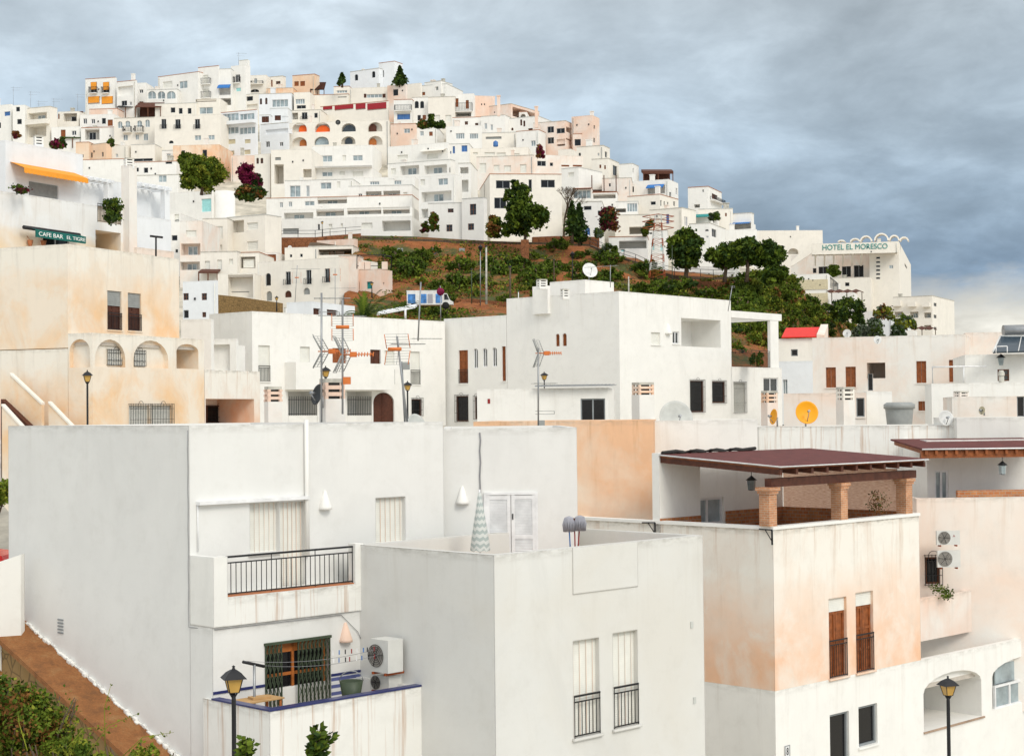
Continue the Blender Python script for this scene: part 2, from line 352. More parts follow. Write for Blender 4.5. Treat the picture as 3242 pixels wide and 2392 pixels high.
def c_shut(fc, u0, u1, z0, z1, dp, root, m='shutter', name='roller_shutter', bars=0):
    mb = MB(m, 'pink'); h = z1 - z0; n = max(4, int(h / (.05 if fc.Y < 60 else .09 if near(fc) else .22)))
    for i in range(n):
        a, b = z0 + h * i / n, z0 + h * (i + 1) / n; o = .018 if near(fc) else .04
        mb.face([fc.pt(u0, a, -dp + .02 + o), fc.pt(u1, a, -dp + .02 + o), fc.pt(u1, b, -dp + .02), fc.pt(u0, b, -dp + .02)])
        mb.face([fc.pt(u0, a, -dp + .02), fc.pt(u1, a, -dp + .02), fc.pt(u1, a, -dp + .02 + o), fc.pt(u0, a, -dp + .02 + o)])
    for i in range(bars):
        u = u0 + (u1 - u0) * (i + .5) / bars; mb.fbox(fc, u - .007, u + .007, z0, z1, -dp + .045, -dp + .055, 1)
    return mb.build(name, root)
def c_rail(fc, u0, u1, z0, z1, w, root, m='iron', pitch=.125, t=None, name='railing', two=True):
    t = t or (.012 if fc.Y < 60 else .018 if near(fc) else .035); mb = MB(m)
    if not near(fc): pitch = max(pitch, .3)
    hb = z0 + .06; ht = z1 - (.14 if two else 0)
    mb.fbox(fc, u0, u1, z1 - .045, z1, w - t, w + t)
    if two: mb.fbox(fc, u0, u1, ht - .03, ht, w - t * .8, w + t * .8)
    mb.fbox(fc, u0, u1, hb - .03, hb, w - t * .8, w + t * .8)
    n = max(2, round((u1 - u0) / pitch))
    for i in range(n + 1):
        u = u0 + t + (u1 - u0 - 2 * t) * i / n; lo, hi = hb, ht - .03
        if i % 9 == 0 or i == n: lo, hi = z0 - .02, z1 - .045
        mb.fbox(fc, u - t * .6, u + t * .6, lo, hi, w - t * .6, w + t * .6)
    return mb.build(name, root)
def c_door(fc, u0, u1, z0, z1, dp, root, m='wood', name='wooden_shutter', n=2):
    mb = MB(m); w = (u1 - u0) / n
    for i in range(n):
        a, b = u0 + w * i + .012, u0 + w * (i + 1) - .012; t = min(.09, w * .2)
        mb.fbox(fc, a, b, z0, z1, -dp + .01, -dp + .03)
        for c, d in ((a, a + t), (b - t, b)): mb.fbox(fc, c, d, z0, z1, -dp + .03, -dp + .06)
        k = max(2, int((z1 - z0) / .7)) if near(fc) else 1
        for j in range(k + 1):
            z = z0 + (z1 - z0 - t) * j / k; mb.fbox(fc, a + t, b - t, z, z + t, -dp + .03, -dp + .058)
    return mb.build(name, root)
def c_grill(fc, u0, u1, z0, z1, root, w=.12, m='iron', pitch=.14):
    mb = MB(m); t = .014 if fc.Y < 60 else .02
    n = max(3, round((u1 - u0) / pitch))
    for i in range(n + 1): u = u0 + (u1 - u0) * i / n; mb.fbox(fc, u - t / 2, u + t / 2, z0, z1, w - t / 2, w + t / 2)
    for z in (z0 + .03, z0 + (z1 - z0) * .33, z0 + (z1 - z0) * .78, z1 - .03): mb.fbox(fc, u0, u1, z - t / 2, z + t / 2, w - t * .7, w + t * .7)
    for u in (u0, u1):
        for z in (z0 + .03, z1 - .03): mb.fbox(fc, u - t / 2, u + t / 2, z - t / 2, z + t / 2, 0, w)
    um = (u0 + u1) / 2                                  # the scrolled crest
    for k in range(8):
        a, b = pi * k / 8, pi * (k + 1) / 8
        mb.tube([fc.pt(um + .18 * cos(a), z1 + .13 * sin(a), w), fc.pt(um + .18 * cos(b), z1 + .13 * sin(b), w)], t * .6, n=4, cap=False)
    return mb.build('window_grille', root)
def c_balc(fc, u0, u1, z0, z1, root, mat, out=.8, solid=False):
    mb = MB(mat)
    if solid:
        mb.fbox(fc, u0, u1, z0, z0 + .2, .003, out); mb.fbox(fc, u0, u1, z0 + .2, z1, out - .15, out)
        mb.fbox(fc, u0, u0 + .15, z0 + .2, z1, .003, out - .15); mb.fbox(fc, u1 - .15, u1, z0 + .2, z1, .003, out - .15)
        return mb.build('balcony', root)
    mb.fbox(fc, u0, u1, z0 - .15, z0, .003, out); b = mb.build('balcony', root)
    r = c_rail(fc, u0, u1, z0, z1, out - .05, b)
    for u, sg in ((u0 + .03, 1), (u1 - .03, 1)):
        side = Face(fc.pt(u, 0), fc.n, -fc.d, out, 0); side.Y = fc.Y; c_rail(side, .02, out - .08, z0, z1, 0, b)
    return b
def c_awn(fc, u0, u1, z0, z1, root, m, out=.9, name='awning', val=.18):
    mb = MB(m); K = 6
    mb.face([fc.pt(u0, z1, .02), fc.pt(u1, z1, .02), fc.pt(u1, z0 + val, out), fc.pt(u0, z0 + val, out)])
    mb.face([fc.pt(u0, z1 - .03, .02), fc.pt(u1, z1 - .03, .02), fc.pt(u1, z0 + val - .03, out), fc.pt(u0, z0 + val - .03, out)])
    n = max(4, int((u1 - u0) / .3))
    for i in range(n):
        a, b = u0 + (u1 - u0) * i / n, u0 + (u1 - u0) * (i + 1) / n; mm = (a + b) / 2
        mb.face([fc.pt(a, z0 + val, out), fc.pt(b, z0 + val, out), fc.pt(b, z0 + .04, out + .01), fc.pt(mm, z0, out + .01), fc.pt(a, z0 + .04, out + .01)])
    return mb.build(name, root)
def put(code, fc, R4, ops, root, mat):
    """one feature of a wall: R4 = its rectangle on the wall"""
    u0, u1, z0, z1 = R4; arch = False
    if code[0] == 'a' and len(code) > 1: arch = True; code = code[1:]
    elif code[0] == 'e': arch = .3 * (z1 - z0); code = code[1:]
    L = fc.L; z1 = min(z1, fc.P.z - .02)
    if code in ('B', 'P'): return c_balc(fc, u0, u1, z0, z1, root, mat, .8 if code == 'B' else 1.1, code == 'P')
    if code[0] == 'A': return c_awn(fc, u0, u1, z0, z1, root, {'o': 'orange_cloth', 'r': 'red_cloth', 'k': 'canopy_black', 'b': 'canopy_brown', 'u': 'blue_cloth', 't': 'teal', 'c': 'cream'}[code[1]], 1.0)
    if code == 'H': return MB_hang(fc, R4, root)
    if code == 'Vr':
        mb = MB('red_cloth'); mb.fbox(fc, u0, u1, z0, z1, -.02, .02); return mb.build('sun_blind', root)
    u0, u1 = max(u0, .03), min(u1, L - .03)
    z0 = max(z0, fc.zb + .02)
    if u1 - u0 < .06 or z1 - z0 < .06: return
    dp = .16 if near(fc) else .22
    if code[0] == 'o': dp = {'o': 1.6, 'oo': 2.6, 'os': .3, 'ob': 1.6, 'ow': 1.6, 'ok': 3.2}[code]
    ops.append((u0, u1, z0, z1, dp, arch)); e = (fc, u0, u1, z0, z1, dp, root)
    if code == 'w': c_win(*e)
    elif code == 'l': c_win(*e, gm='glass_pale')
    elif code == 'l3': c_win(*e, gm='glass_pale', nx=4)
    elif code == 'W': c_win(*e, nx=1)
    elif code == 'b': c_win(*e, fm='frame_brown', ny=2)
    elif code == 'k': c_win(*e, fm='frame_grey', gm='glass_black', nx=2 if u1 - u0 > 1.2 else 1)
    elif code == 'g': c_shut(*e, m='shutter_grey')
    elif code == 's': c_shut(*e)
    elif code == 'y': c_shut(*e, m='shutter_tan')
    elif code == 'd': c_door(*e)
    elif code == 'D': c_door(*e, m='wood_dark')
    elif code == 'O': c_door(*e, m='wood_orange', name='wooden_door')
    elif code == 'X': c_door(*e, m='bright_orange', name='wooden_door')
    elif code == 'u': c_door(*e, m='blue')
    elif code == 't': c_door(*e, m='teal')
    elif code == 'C': c_win(*e, gm='cyan', nx=1)
    elif code == 'r': c_shut(*e, bars=4 if fc.Y < 60 else 0); c_rail(fc, u0, u1, z0, z0 + (z1 - z0) * .44, .02, root)
    elif code == 'sb': c_shut(*e, bars=6)
    elif code == 'G':                                    # grey blind half down over a brown shutter, railing below
        zm = z0 + (z1 - z0) * .62; c_shut(fc, u0, u1, zm, z1, dp - .05, root, m='shutter_grey'); c_door(*e, m='wood_dark'); c_rail(fc, u0, u1, z0, z0 + (z1 - z0) * .44, .03, root)
    elif code == 'Q':                                    # raised blind in its box over brown shutters, railing below
        zm = z0 + (z1 - z0) * .83; c_shut(fc, u0, u1, zm, z1, dp - .04, root); c_door(fc, u0, u1, z0, zm, dp, root, m='wood'); c_rail(fc, u0, u1, z0, z0 + (z1 - z0) * .48, .02, root)
    elif code == 'R': c_door(*e, m='wood'); c_rail(fc, u0, u1, z0, z0 + (z1 - z0) * .42, .02, root)
    elif code == 'kr': c_win(*e, fm='frame_grey', gm='glass_black', nx=2); c_rail(fc, u0 - .2, u1 + .2, z0, z0 + (z1 - z0) * .42, .25, root)
    elif code == 'i': c_win(*e, fm='frame_brown', gm='glass_black', nx=1); c_grill(fc, u0 - .05, u1 + .05, z0 - .05, z1 + .1, root)
    elif code == 'is': c_shut(*e); c_grill(fc, u0 - .05, u1 + .05, z0 - .05, z1 + .1, root)
    elif code == 'ob':                                   # loggia with a railing
        if near(fc) or z1 - z0 > 2.1: c_rail(fc, u0, u1, z0, z0 + .95, -.05, root, 'iron' if near(fc) else 'dish_grey', t=None if near(fc) else .022)
        back_door(fc, u0, u1, z0, z1, dp, root)
    elif code == 'ow': back_door(fc, u0, u1, z0, z1, dp, root)
    if near(fc) and code in ('r', 'R', 'G', 'Q', 'sb', 's', 'd', 'w', 'k') and not arch:
        mb = MB(mat); mb.fbox(fc, u0 - .06, u1 + .06, z0 - .07, z0 - .003, .003, .07); mb.build('window_sill', root)
def back_door(fc, u0, u1, z0, z1, dp, root):
    w = u1 - u0; k = max(1, round(w / 5))
    for i in range(k):
        um = u0 + w * (i + .55) / k; hw = min(.85, w / k * .25); c_win(fc, um - hw, um + hw, z0 + .05, z0 + min(2.1, (z1 - z0) * .85), dp - .02, root, gm='glass_pale')
def MB_hang(fc, R4, root):
    mb = MB('orange_cloth'); mb.fbox(fc, R4[0], R4[1], R4[2], R4[3], .02, .05); return mb.build('sun_blind', root)
def feats(s, fc, ops, root, mat):
    for it in s.split(';'):
        t = it.split()
        if not t: continue
        put(t[0], fc, rect(fc, *[float(x) for x in t[1:5]]), ops, root, mat)
def volume(root, C, a, l, r, zb, mat, fl='', fr='', par=.45, wt=.2, roof='roof', name='wall', shutL=None, shutR=None):
    """a box building: nearest top corner C, right face along angle a, left face square to it"""
    a = rad(a); dr, dl = V((cos(a), sin(a), 0)), V((-sin(a), cos(a), 0)); mb = MB(mat); zt = C.z
    FR = Face(C, dr, -dl, r, zb); FL = Face(C, dl, -dr, l, zb)
    oR, oL = [], []
    feats(fr, FR, oR, root, mat); feats(fl, FL, oL, root, mat)
    wallface(mb, FR, zt, oR); wallface(mb, FL, zt, oL)
    BR = Face(C + dl * l, dr, dl, r, zb); BL = Face(C + dr * r, dl, dr, l, zb)
    wallface(mb, BR, zt, []); wallface(mb, BL, zt, [])
    if par > 0 and min(l, r) > 2 * wt + .2:
        o = [C, C + dr * r, C + dr * r + dl * l, C + dl * l]; i = [C + dr * wt + dl * wt, C + dr * (r - wt) + dl * wt, C + dr * (r - wt) + dl * (l - wt), C + dr * wt + dl * (l - wt)]
        for k in range(4):
            j = (k + 1) % 4; mb.face([o[k], o[j], i[j], i[k]], 0, [(0, .03)] * 4)
            mb.face([i[k], i[j], i[j] - V((0, 0, par)), i[k] - V((0, 0, par))], 0)
        rf = MB(roof); rf.hexa([p - V((0, 0, par + .15)) for p in i] + [p - V((0, 0, par)) for p in i]); rf.build('roof', root)
    else:
        mb.face([C, C + dr * r, C + dr * r + dl * l, C + dl * l])
    mb.build(name, root)
    k = int(abs(C.x * 7.3 + C.z * 3.1) * 10) % 5
    if C.y > 150 and k < 3 and par > 0:
        for fc_, nm in ((FL, l), (FR, r)):
            if nm < 1: continue
            m_ = MB(['terracotta', 'concrete', 'dish_grey'][k]); m_.fbox(fc_, .0, nm, zt + .004, zt + .09, -.24, .05); m_.build('coping', root)
    if C.y > 150 and l > 4:
        rs = random.getstate(); random.seed(int(abs(C.x * 31 + C.z * 17)))
        u = random.choice((.25, l - .3, l * .5 if not oL else .25))
        if random.random() < .55 and not any(o[0] - .2 < u < o[1] + .2 for o in oL):
            m_ = MB(random.choice(('dish_grey', 'shutter_grey', 'shutter', 'concrete'))); m_.tube([FL.pt(u, zt - .3, .07), FL.pt(u, zb, .07)], .06, n=5); m_.build('drain_pipe', root)
        if random.random() < .42 and par > 0:
            m_ = MB(random.choice((mat, 'white', 'blush', 'concrete'))); q_ = C + dl * (l * random.uniform(.15, .85)) + dr * random.uniform(.8, min(3, max(.9, r - .5))); s_ = random.uniform(.22, .45); h_ = random.uniform(.6, 1.5)
            m_.box((-s_, -s_, zt - par), (s_, s_, zt + h_), at=(q_.x, q_.y, 0), rz=a); m_.box((-s_ * 1.2, -s_ * 1.2, zt + h_ + .003), (s_ * 1.2, s_ * 1.2, zt + h_ + .12), at=(q_.x, q_.y, 0), rz=a); m_.build('chimney', root)
        if random.random() < .6:
            for _ in range(random.randint(1, 3)):
                u = random.uniform(.6, l - .6); z = zt - random.uniform(.9, 2.2)
                if not any(o[0] - .3 < u < o[1] + .3 and o[2] - .3 < z < o[3] + .3 for o in oL):
                    m_ = MB('iron'); m_.fbox(FL, u - .1, u + .1, z - .14, z + .14, .003, .12); m_.build('wall_light', root)
        random.setstate(rs)
    return FL, FR
def bld(label, x, y, Y, a, xl=None, xr=None, l=9., r=9., yb=None, zb=None, mat='white', fl='', fr='', cat='house', name='house', root=None, ext=0, par=.45, roof='roof', group=None):
    C = P(x, y, Y); ar = rad(a); dr, dl = V((cos(ar), sin(ar), 0)), V((-sin(ar), cos(ar), 0))
    if xl is not None: l = abs(Face(C, dl, -dr, 1, 0).hit(xl, y)[0])
    if xr is not None: r = abs(Face(C, dr, -dl, 1, 0).hit(xr, y)[0])
    l, r = min(l, 60), min(r, 60)
    if zb is None: zb = P(x, yb, Y).z - ext
    if root is None: root = thing(name, (C.x, C.y, zb), label, cat, group)
    FL, FR = volume(root, C, a, l, r, zb, mat, fl, fr, par, roof=roof)
    return root, FL, FR
def hh(label, x0, x1, yt, yb, f='', s=0, m='white', a=None, e='', Y=None, root=None, d=9, ext=5, cat='house', par=.3, name='house'):
    """a hillside house: front between x0 and x1; s>0 shows that much right side, s<0 left side"""
    px, py = N((x0 + x1) / 2, yb); Y = Y or depth(px, py)
    if s < 0: return bld(label, x0, yt, Y, 12 if a is None else a, xl=x0 + s, xr=x1, yb=yb, mat=m, fl=e, fr=f, root=root, ext=ext, cat=cat, par=par, name=name)
    if s > 0: return bld(label, x1, yt, Y, 68 if a is None else a, xl=x0, xr=x1 + s, yb=yb, mat=m, fl=f, fr=e, root=root, ext=ext, cat=cat, par=par, name=name)
    return bld(label, x1, yt, Y, 84 if a is None else a, xl=x0, r=d, yb=yb, mat=m, fl=f, root=root, ext=ext, cat=cat, par=par, name=name)
# ================================================================== the ground
def structure(mb, name, kind='structure', off=(0, 0, 0)):
    o = mb.build(name, off=off); o['kind'] = kind; return o
def lerp_tab(x, tab):
    if x <= tab[0][0]: return tab[0][1]
    for (a, b), (c, d) in zip(tab, tab[1:]):
        if x <= c: return b + (d - b) * (x - a) / (c - a)
    return tab[-1][1]
SKYL = [(-900, 480), (-200, 420), (0, 400), (250, 330), (600, 300), (1100, 320), (1300, 340), (1500, 430), (1800, 520), (1900, 560), (2100, 680), (2400, 810), (2600, 980), (2800, 1060), (2950, 1110), (3300, 1120), (4200, 1120)]
def ground():
    mb = MB('pale_ground'); cols = list(range(-2600, 6001, 80)); NEAR = [(1.5, 26), (15, 16.5), (30, 14), (50, 12.5), (70, 12.5), (82, 16), (100, 21), (125, 26.5), (150, 31)]
    grid = []
    for px in cols:
        row = []
        for Y, z in NEAR: row.append(V(((px - CX) / F * Y, Y, z)))
        ys = lerp_tab(px, SKYL)
        for k in range(13):
            y = 1130 + (ys - 1130) * k / 12; p = Wn(px, y, depth(px, y) + 3); row.append(p - V((0, 0, 1.6)))
        c = row[-1]; row.append(c + V((0, 25, -6))); row.append(c + V((0, 90, -40))); row.append(V((c.x * 1.5, c.y * 1.5 + 150, -30)))
        grid.append(row)
    for A, B in zip(grid, grid[1:]):
        for i in range(len(A) - 1): mb.face([A[i], B[i], B[i + 1], A[i + 1]])
    structure(mb, 'terrain')
    g = MB('pale_ground'); g.face([(-9000, -500, -31), (9000, -500, -31), (9000, 9000, -31), (-9000, 9000, -31)]); structure(g, 'ground')
ground()
HT = [(1100, 745), (1300, 748), (1500, 760), (1880, 778), (2000, 812), (2100, 855), (2300, 872), (2420, 862), (2494, 872), (2520, 915), (2600, 972), (2650, 1005), (2760, 1045), (2900, 1080)]
def hill_pt(px, py):
    p = Wn(px, py, depth(px, py) * .985)
    return p
def slope():
    mb = MB('earth'); random.seed(3); nx, ny = 120, 44; g = []
    from mathutils import noise as mn
    for i in range(nx + 1):
        px = 1090 + (2950 - 1090) * i / nx; t = lerp_tab(px, HT); row = []
        for j in range(ny + 1):
            py = t + (1180 - t) * j / ny; p = hill_pt(px, py)
            k = min(1, j / 4); p += V((0, 0, k * (mn.fractal(p * .12, 1, 2, 5) * 1.1 + mn.noise(p * .5) * .35 - .25))); row.append(p)
        row.insert(0, row[0] + V((0, 2, -4))); g.append(row)
    for A, B in zip(g, g[1:]):
        for j in range(len(A) - 1): mb.face([A[j], A[j + 1], B[j + 1], B[j]], 0, None, True)
    structure(mb, 'hillside')
slope()

# ================================================================== the white town on the hill (each house from its place in the photo)
def town():
    H = hh
    use('1')
    H('white cube house on the left skyline with four orange blinds', 737, 995, 260, 560, 'k 783 300 838 390;k 890 300 945 390;H 786 302 835 365;H 893 302 942 368;B 780 345 845 398;B 888 345 948 398;os 760 425 862 492;os 878 425 978 492;H 764 425 858 480;H 881 425 974 486', s=16, a=76)
    H('white house with glazed loggias right of the four orange blinds', 1010, 1172, 285, 600, 'ob 1018 335 1150 418;k 1050 462 1098 505;w 1120 470 1140 500', s=14)
    H('small white skyline house with one square window beside the loggia house', 1186, 1262, 305, 560, 'w 1205 365 1238 395;d 1205 468 1240 495')
    H('pale porch house with three arched bays and a toothed cornice', 1262, 1530, 362, 560, 'al 1278 378 1348 446;al 1362 380 1428 446;al 1440 378 1518 446')
    H('long white skyline house with a closed shutter, roofline rising right', 1365, 1712, 212, 560, 's 1408 295 1490 350;l 1550 292 1620 355', a=62)
    H('tall white skyline block with two hanging balconies', 1712, 1888, 160, 560, 's 1745 240 1800 322;s 1750 360 1805 438;B 1690 272 1825 322;B 1735 385 1825 440', s=10)
    H('white skyline house with a blue canopied terrace', 1890, 1996, 186, 560, 'o 1890 330 1993 412;Au 1888 322 1996 362;ok 1900 440 2015 500')
    H('white skyline tower house with a small balcony and blue window', 1996, 2122, 150, 545, 'w 2035 235 2075 300;B 2030 258 2080 310;C 2038 348 2082 382;ok 1900 440 2012 500', s=42)
    H('little roof room on top of the white tower house', 2066, 2142, 108, 200, '', s=18, Y=352)
    H('cream house with three small dark windows under the arched porch', 1340, 1700, 480, 620, 'k 1475 520 1515 565;k 1545 525 1578 575;k 1622 525 1655 575', m='cream')
    H('cream house with a slit window and an outside stair', 1690, 1905, 442, 620, 'ok 1670 448 1870 472;l 1725 518 1840 575', m='cream')
    H('cream mansion with two rows of arched windows and two iron balconies', 985, 1335, 605, 900, 'al 1018 640 1058 700;al 1083 635 1125 690;al 1185 632 1228 690;al 1255 625 1295 690;B 1068 686 1140 735;B 1170 682 1242 735;l 1065 755 1105 805;l 1172 752 1200 800;l 1240 745 1280 805', m='cream')
    H('big cream house with three tall dark balcony windows', 1335, 1908, 575, 985, 'kr 1395 620 1437 705;kr 1515 622 1560 705;kr 1685 620 1728 705;l 1682 760 1738 803;l 1800 758 1855 800;ak 1460 805 1500 832', m='cream', a=80)
    H('ruined ochre house front behind the feathery green tree', 1495, 1895, 838, 1060, 'k 1570 890 1600 930;k 1750 885 1790 985', m='ochre')
    H('bluish white flats with two glazed balcony floors', 1910, 2216, 540, 960, 'l3 1925 572 2062 636;l3 2072 572 2198 636;P 1910 640 2215 668;l3 1920 690 2062 750;l3 2070 690 2205 750;y 1970 795 2035 835;y 2115 795 2165 830;y 1950 895 2025 930;y 2110 885 2165 925', s=12, m='cool')
    H('white house at the left edge with a blue window', -160, 96, 490, 800, 'u 38 555 88 592;k -20 650 8 700', s=14)
    H('narrow white house with two small dark windows near the left edge', 110, 216, 497, 820, 'k 138 515 172 555;k 148 620 188 665')
    H('white house with a covered balcony over a shaded terrace, left skyline', 215, 430, 510, 830, 'ob 245 565 405 640;P 212 632 428 672;ok 250 680 400 775', s=66, m='cream')
    H('small cream house with an open porch near the left skyline', 500, 682, 552, 740, 'o 550 570 665 640;k 615 598 660 640;d 500 575 515 620', m='cream')
    H('low white house with two windows below the orange blinds', 690, 985, 575, 760, 'w 720 615 752 662;w 790 620 822 660;k 880 612 915 662;d 930 625 975 680')
    H('pale peach wall house under the white cube house', 770, 1012, 530, 640, '', m='pink')
    H('low white house with one brown door on the left slope', 445, 705, 682, 850, 'd 525 712 567 790;w 620 720 660 760')
    H('white house with a columned dark veranda on the left slope', 700, 985, 690, 870, 'o 735 705 860 800;k 770 735 830 798')
    H('terracotta ruined house half hidden at the left', 655, 768, 820, 1000, 'k 705 925 722 952', m='orange')
    H('peeling terracotta house with two small dark windows', 768, 918, 826, 1010, 'k 775 910 800 955;k 880 905 895 945', m='orange', a=60)
    H('plain cream house with one tiny window beside the terracotta ruin', 918, 1092, 842, 1010, 'l 1000 920 1020 950', s=40, m='cream')
    H('cream house carrying a sloping black awning', 1130, 1338, 838, 1010, 'k 1150 960 1320 985', m='cream')
    H('low white terrace wall behind the cafe roof', 708, 1062, 965, 1180, '', m='white')
    H('white house with two dark square windows and an air conditioner', 1160, 1525, 985, 1160, 'k 1175 1040 1200 1075;k 1243 1040 1280 1085;k 1430 985 1488 1008')
    H('narrow white house with one bright little window', 1400, 1530, 890, 1015, 'l 1440 918 1475 948')
    H('long low white house behind the pergola beams', 1100, 1540, 1100, 1300, 'l 1370 1105 1440 1165')
    use('2')
    r, fl, fr = H('white terrace house with a turquoise glass panel and round stair tower', 80, 470, 1245, 1450, 'C 378 1318 465 1435;ok 375 1262 470 1285', m='white', s=24)
    C = P(565, 1246, r.location.y); zb = P(565, 1470, r.location.y).z - 4; mb = MB('white'); R_ = 185 / 2 / 2.754 / F * r.location.y
    mb.lathe([(R_, zb - C.z), (R_, 0), (R_ * .9, 0), (R_ * .9, -.8), (0, -.8)], 28, at=(C.x, C.y + R_, C.z)); mb.build('stair_tower', r)
    H('cream house with an arched window and roof terrace below the skyline', 770, 945, 240, 440, 'al 838 270 865 320;ak 808 365 882 392;B 770 298 920 322', m='cream')
    H('small cream skyline house with a twin window', 955, 1085, 250, 400, 'b 1028 295 1068 322;d 965 285 1000 345', s=30, m='cream')
    H('ochre terrace wall house between cream houses near the top', 945, 1178, 352, 460, 'd 1050 405 1120 440', m='ochre')
    H('orange house with two brown windows on the skyline', 1172, 1365, 234, 430, 'd 1188 297 1228 338;d 1240 295 1282 338', s=44, m='orange', a=72)
    H('cream house with a wide four part window and shaded porch', 665, 880, 402, 560, 'k 710 430 828 470;ok 690 500 870 545', m='cream', s=10)
    H('cool white house with two narrow arched windows and a broad terrace window', 880, 1165, 400, 570, 'ab 888 445 908 498;ab 935 440 955 497;l3 995 455 1135 520', m='cool')
    H('cool white house with one maroon shutter', 975, 1132, 530, 700, 'D 1018 593 1072 637;D 905 600 960 655', m='cool')
    H('small cool white house with a maroon door in its shade', 885, 978, 590, 720, 'D 905 602 968 655', m='cool')
    H('cool white house with a long terrace and two small windows', 895, 1138, 655, 905, 'ow 940 712 1135 752;w 940 820 975 870;w 1060 825 1092 862', m='cool', s=8)
    H('cluttered cream terrace house with a glazed shed', 1185, 1325, 390, 575, 'l3 1200 450 1280 495;k 1210 505 1290 535', m='cream')
    H('cream house with three small dark openings above the arches', 1130, 1420, 545, 660, 'kr 1255 567 1303 628;k 1363 572 1393 615;o 1138 570 1222 630', m='cream')
    H('cream roof house with a dark veranda below the church', 1330, 1660, 408, 520, 'k 1568 430 1645 438', m='cream')
    H('cream house with a three part veranda window near the summit', 1532, 1668, 340, 470, 'l3 1560 375 1650 398', m='cream')
    H('cream house with a maroon sided ribbon window', 1668, 2002, 345, 520, 'l3 1820 408 1955 440;D 1795 405 1818 440;D 1957 405 1985 440', m='cream')
    H('salmon tower house with one square dark window near the summit', 2000, 2160, 320, 560, 'k 2050 366 2095 422', m='pink', s=14)
    H('white summit chapel, lower wing with two arched windows', 1675, 1925, 182, 380, 'ak 1715 235 1745 290;ak 1865 208 1895 265', m='cool', a=60)
    H('white summit chapel, tall right wing with a narrow arched window', 1925, 2062, 122, 380, 'ak 1952 200 1972 260', s=70, m='cool', a=62)
    H('cream building with four dark red awnings', 1415, 2006, 468, 650, 'os 1440 490 1520 550;os 1541 486 1704 547;os 1725 486 1810 545;os 1826 484 1992 547;Vr 1440 490 1520 540;Vr 1541 486 1704 538;Vr 1725 486 1810 536;Vr 1826 484 1992 538', m='cream', s=8)
    r = H('cream building with two rows of large semicircular arches', 1145, 2010, 630, 910, 'ao 1170 655 1298 738;ao 1368 655 1500 738;ao 1600 662 1725 735;ao 1830 652 1957 735;ao 1170 783 1298 862;ao 1362 778 1490 850;ao 1597 776 1722 845;ao 1832 772 1958 852;s 1180 893 1300 920', m='cream', s=10, a=82)
    for x0, y0, x1, y1, m_ in ((1222, 675, 1292, 738, 'bright_orange'), (1372, 676, 1498, 738, 'bright_orange'), (1604, 672, 1722, 735, 'glass'), (1836, 662, 1900, 728, 'wood_dark'), (1230, 800, 1290, 862, 'wood_orange'), (1366, 783, 1488, 850, 'glass_pale'), (1625, 783, 1690, 845, 'glass'), (1838, 790, 1900, 850, 'wood_orange')):
        u0, u1, z0, z1 = rect(r[1], x0, y0, x1, y1); hw = (u1 - u0) / 2; mb = MB(m_); K = 12; um = (u0 + u1) / 2; rise = min(hw, z1 - z0)
        pts = [(um - hw * cos(pi * k / K), z1 - rise + rise * sin(pi * k / K)) for k in range(K + 1)]
        wv = -.55; pts = [(u0, z0)] + pts + [(u1, z0)]
        mb.face([r[1].pt(a, b, wv) for a, b in pts]); mb.face([r[1].pt(a, b, wv - .08) for a, b in pts][::-1])
        for q1, q2 in zip(pts, pts[1:]): mb.face([r[1].pt(*q1, wv), r[1].pt(*q2, wv), r[1].pt(*q2, wv - .08), r[1].pt(*q1, wv - .08)])
        mb.build('arched_door', r[0])
    H('cream house with twin narrow arched windows above the purple bush', 842, 976, 925, 1190, 'ab 857 963 880 1015;ab 893 963 918 1012', m='cream', s=40)
    H('cream house with a tall brown loggia and an outside stair', 985, 1340, 885, 1215, 'ok 1015 1020 1097 1190;g 1022 958 1072 985;o 1265 1060 1340 1135', m='cream')
    H('low pink wall house behind the purple bush', 635, 838, 940, 1060, 'k 610 985 630 1010', m='pink')
    # the terraced white apartment block
    use('2')
    t, _, _ = H('large terraced white apartment block of six stepped floors', 1080, 2215, 1470, 1640, 'oo 1955 1510 2203 1600;s 1775 1530 1870 1580;s 1490 1540 1520 1590;s 1595 1535 1612 1570;k 1395 1540 1412 1590;g 1090 1578 1228 1625', cat='apartment block', name='apartment_block')
    H('', 1078, 2215, 1388, 1500, 'ob 1098 1440 1355 1500;ob 1380 1412 1622 1470;ob 1650 1385 1948 1455;ob 1960 1380 2196 1450', root=t)
    H('', 945, 2215, 1288, 1420, 'l 1062 1350 1090 1395;l 1140 1345 1170 1390;l 1280 1340 1365 1380;ob 1390 1292 1648 1362', root=t)
    H('', 1660, 2215, 1200, 1400, 'ob 1812 1255 1950 1330;ob 1965 1250 2112 1325;w 1748 1275 1782 1335;s 2140 1262 2175 1312', root=t)
    H('', 1105, 1700, 1150, 1330, 'l 1150 1205 1243 1305;l 1293 1205 1322 1300;l 1418 1178 1512 1235;s 1560 1170 1590 1225', root=t)
    H('', 1690, 2240, 1125, 1260, 'l3 1848 1168 1930 1198;l3 2040 1160 2122 1195;s 1705 1175 1745 1200', root=t)
    H('', 1340, 1868, 1045, 1180, 'l 1432 1085 1522 1125;s 1700 1080 1790 1125;s 1585 1080 1630 1112;P 1340 995 1868 1052', root=t)
    H('', 1342, 1870, 850, 1050, 'l 1430 943 1520 998;l 1700 940 1785 988;s 1610 940 1640 990', root=t)
    use('3')
    r, _, _ = H('white terraced flats with stacked balconies, right of the big stepped block', 345, 668, 1105, 1520, 's 362 1150 400 1202;l 515 1142 600 1200;ob 370 1255 632 1342;ob 370 1405 525 1485', s=54, cat='apartment block', name='apartment_block')
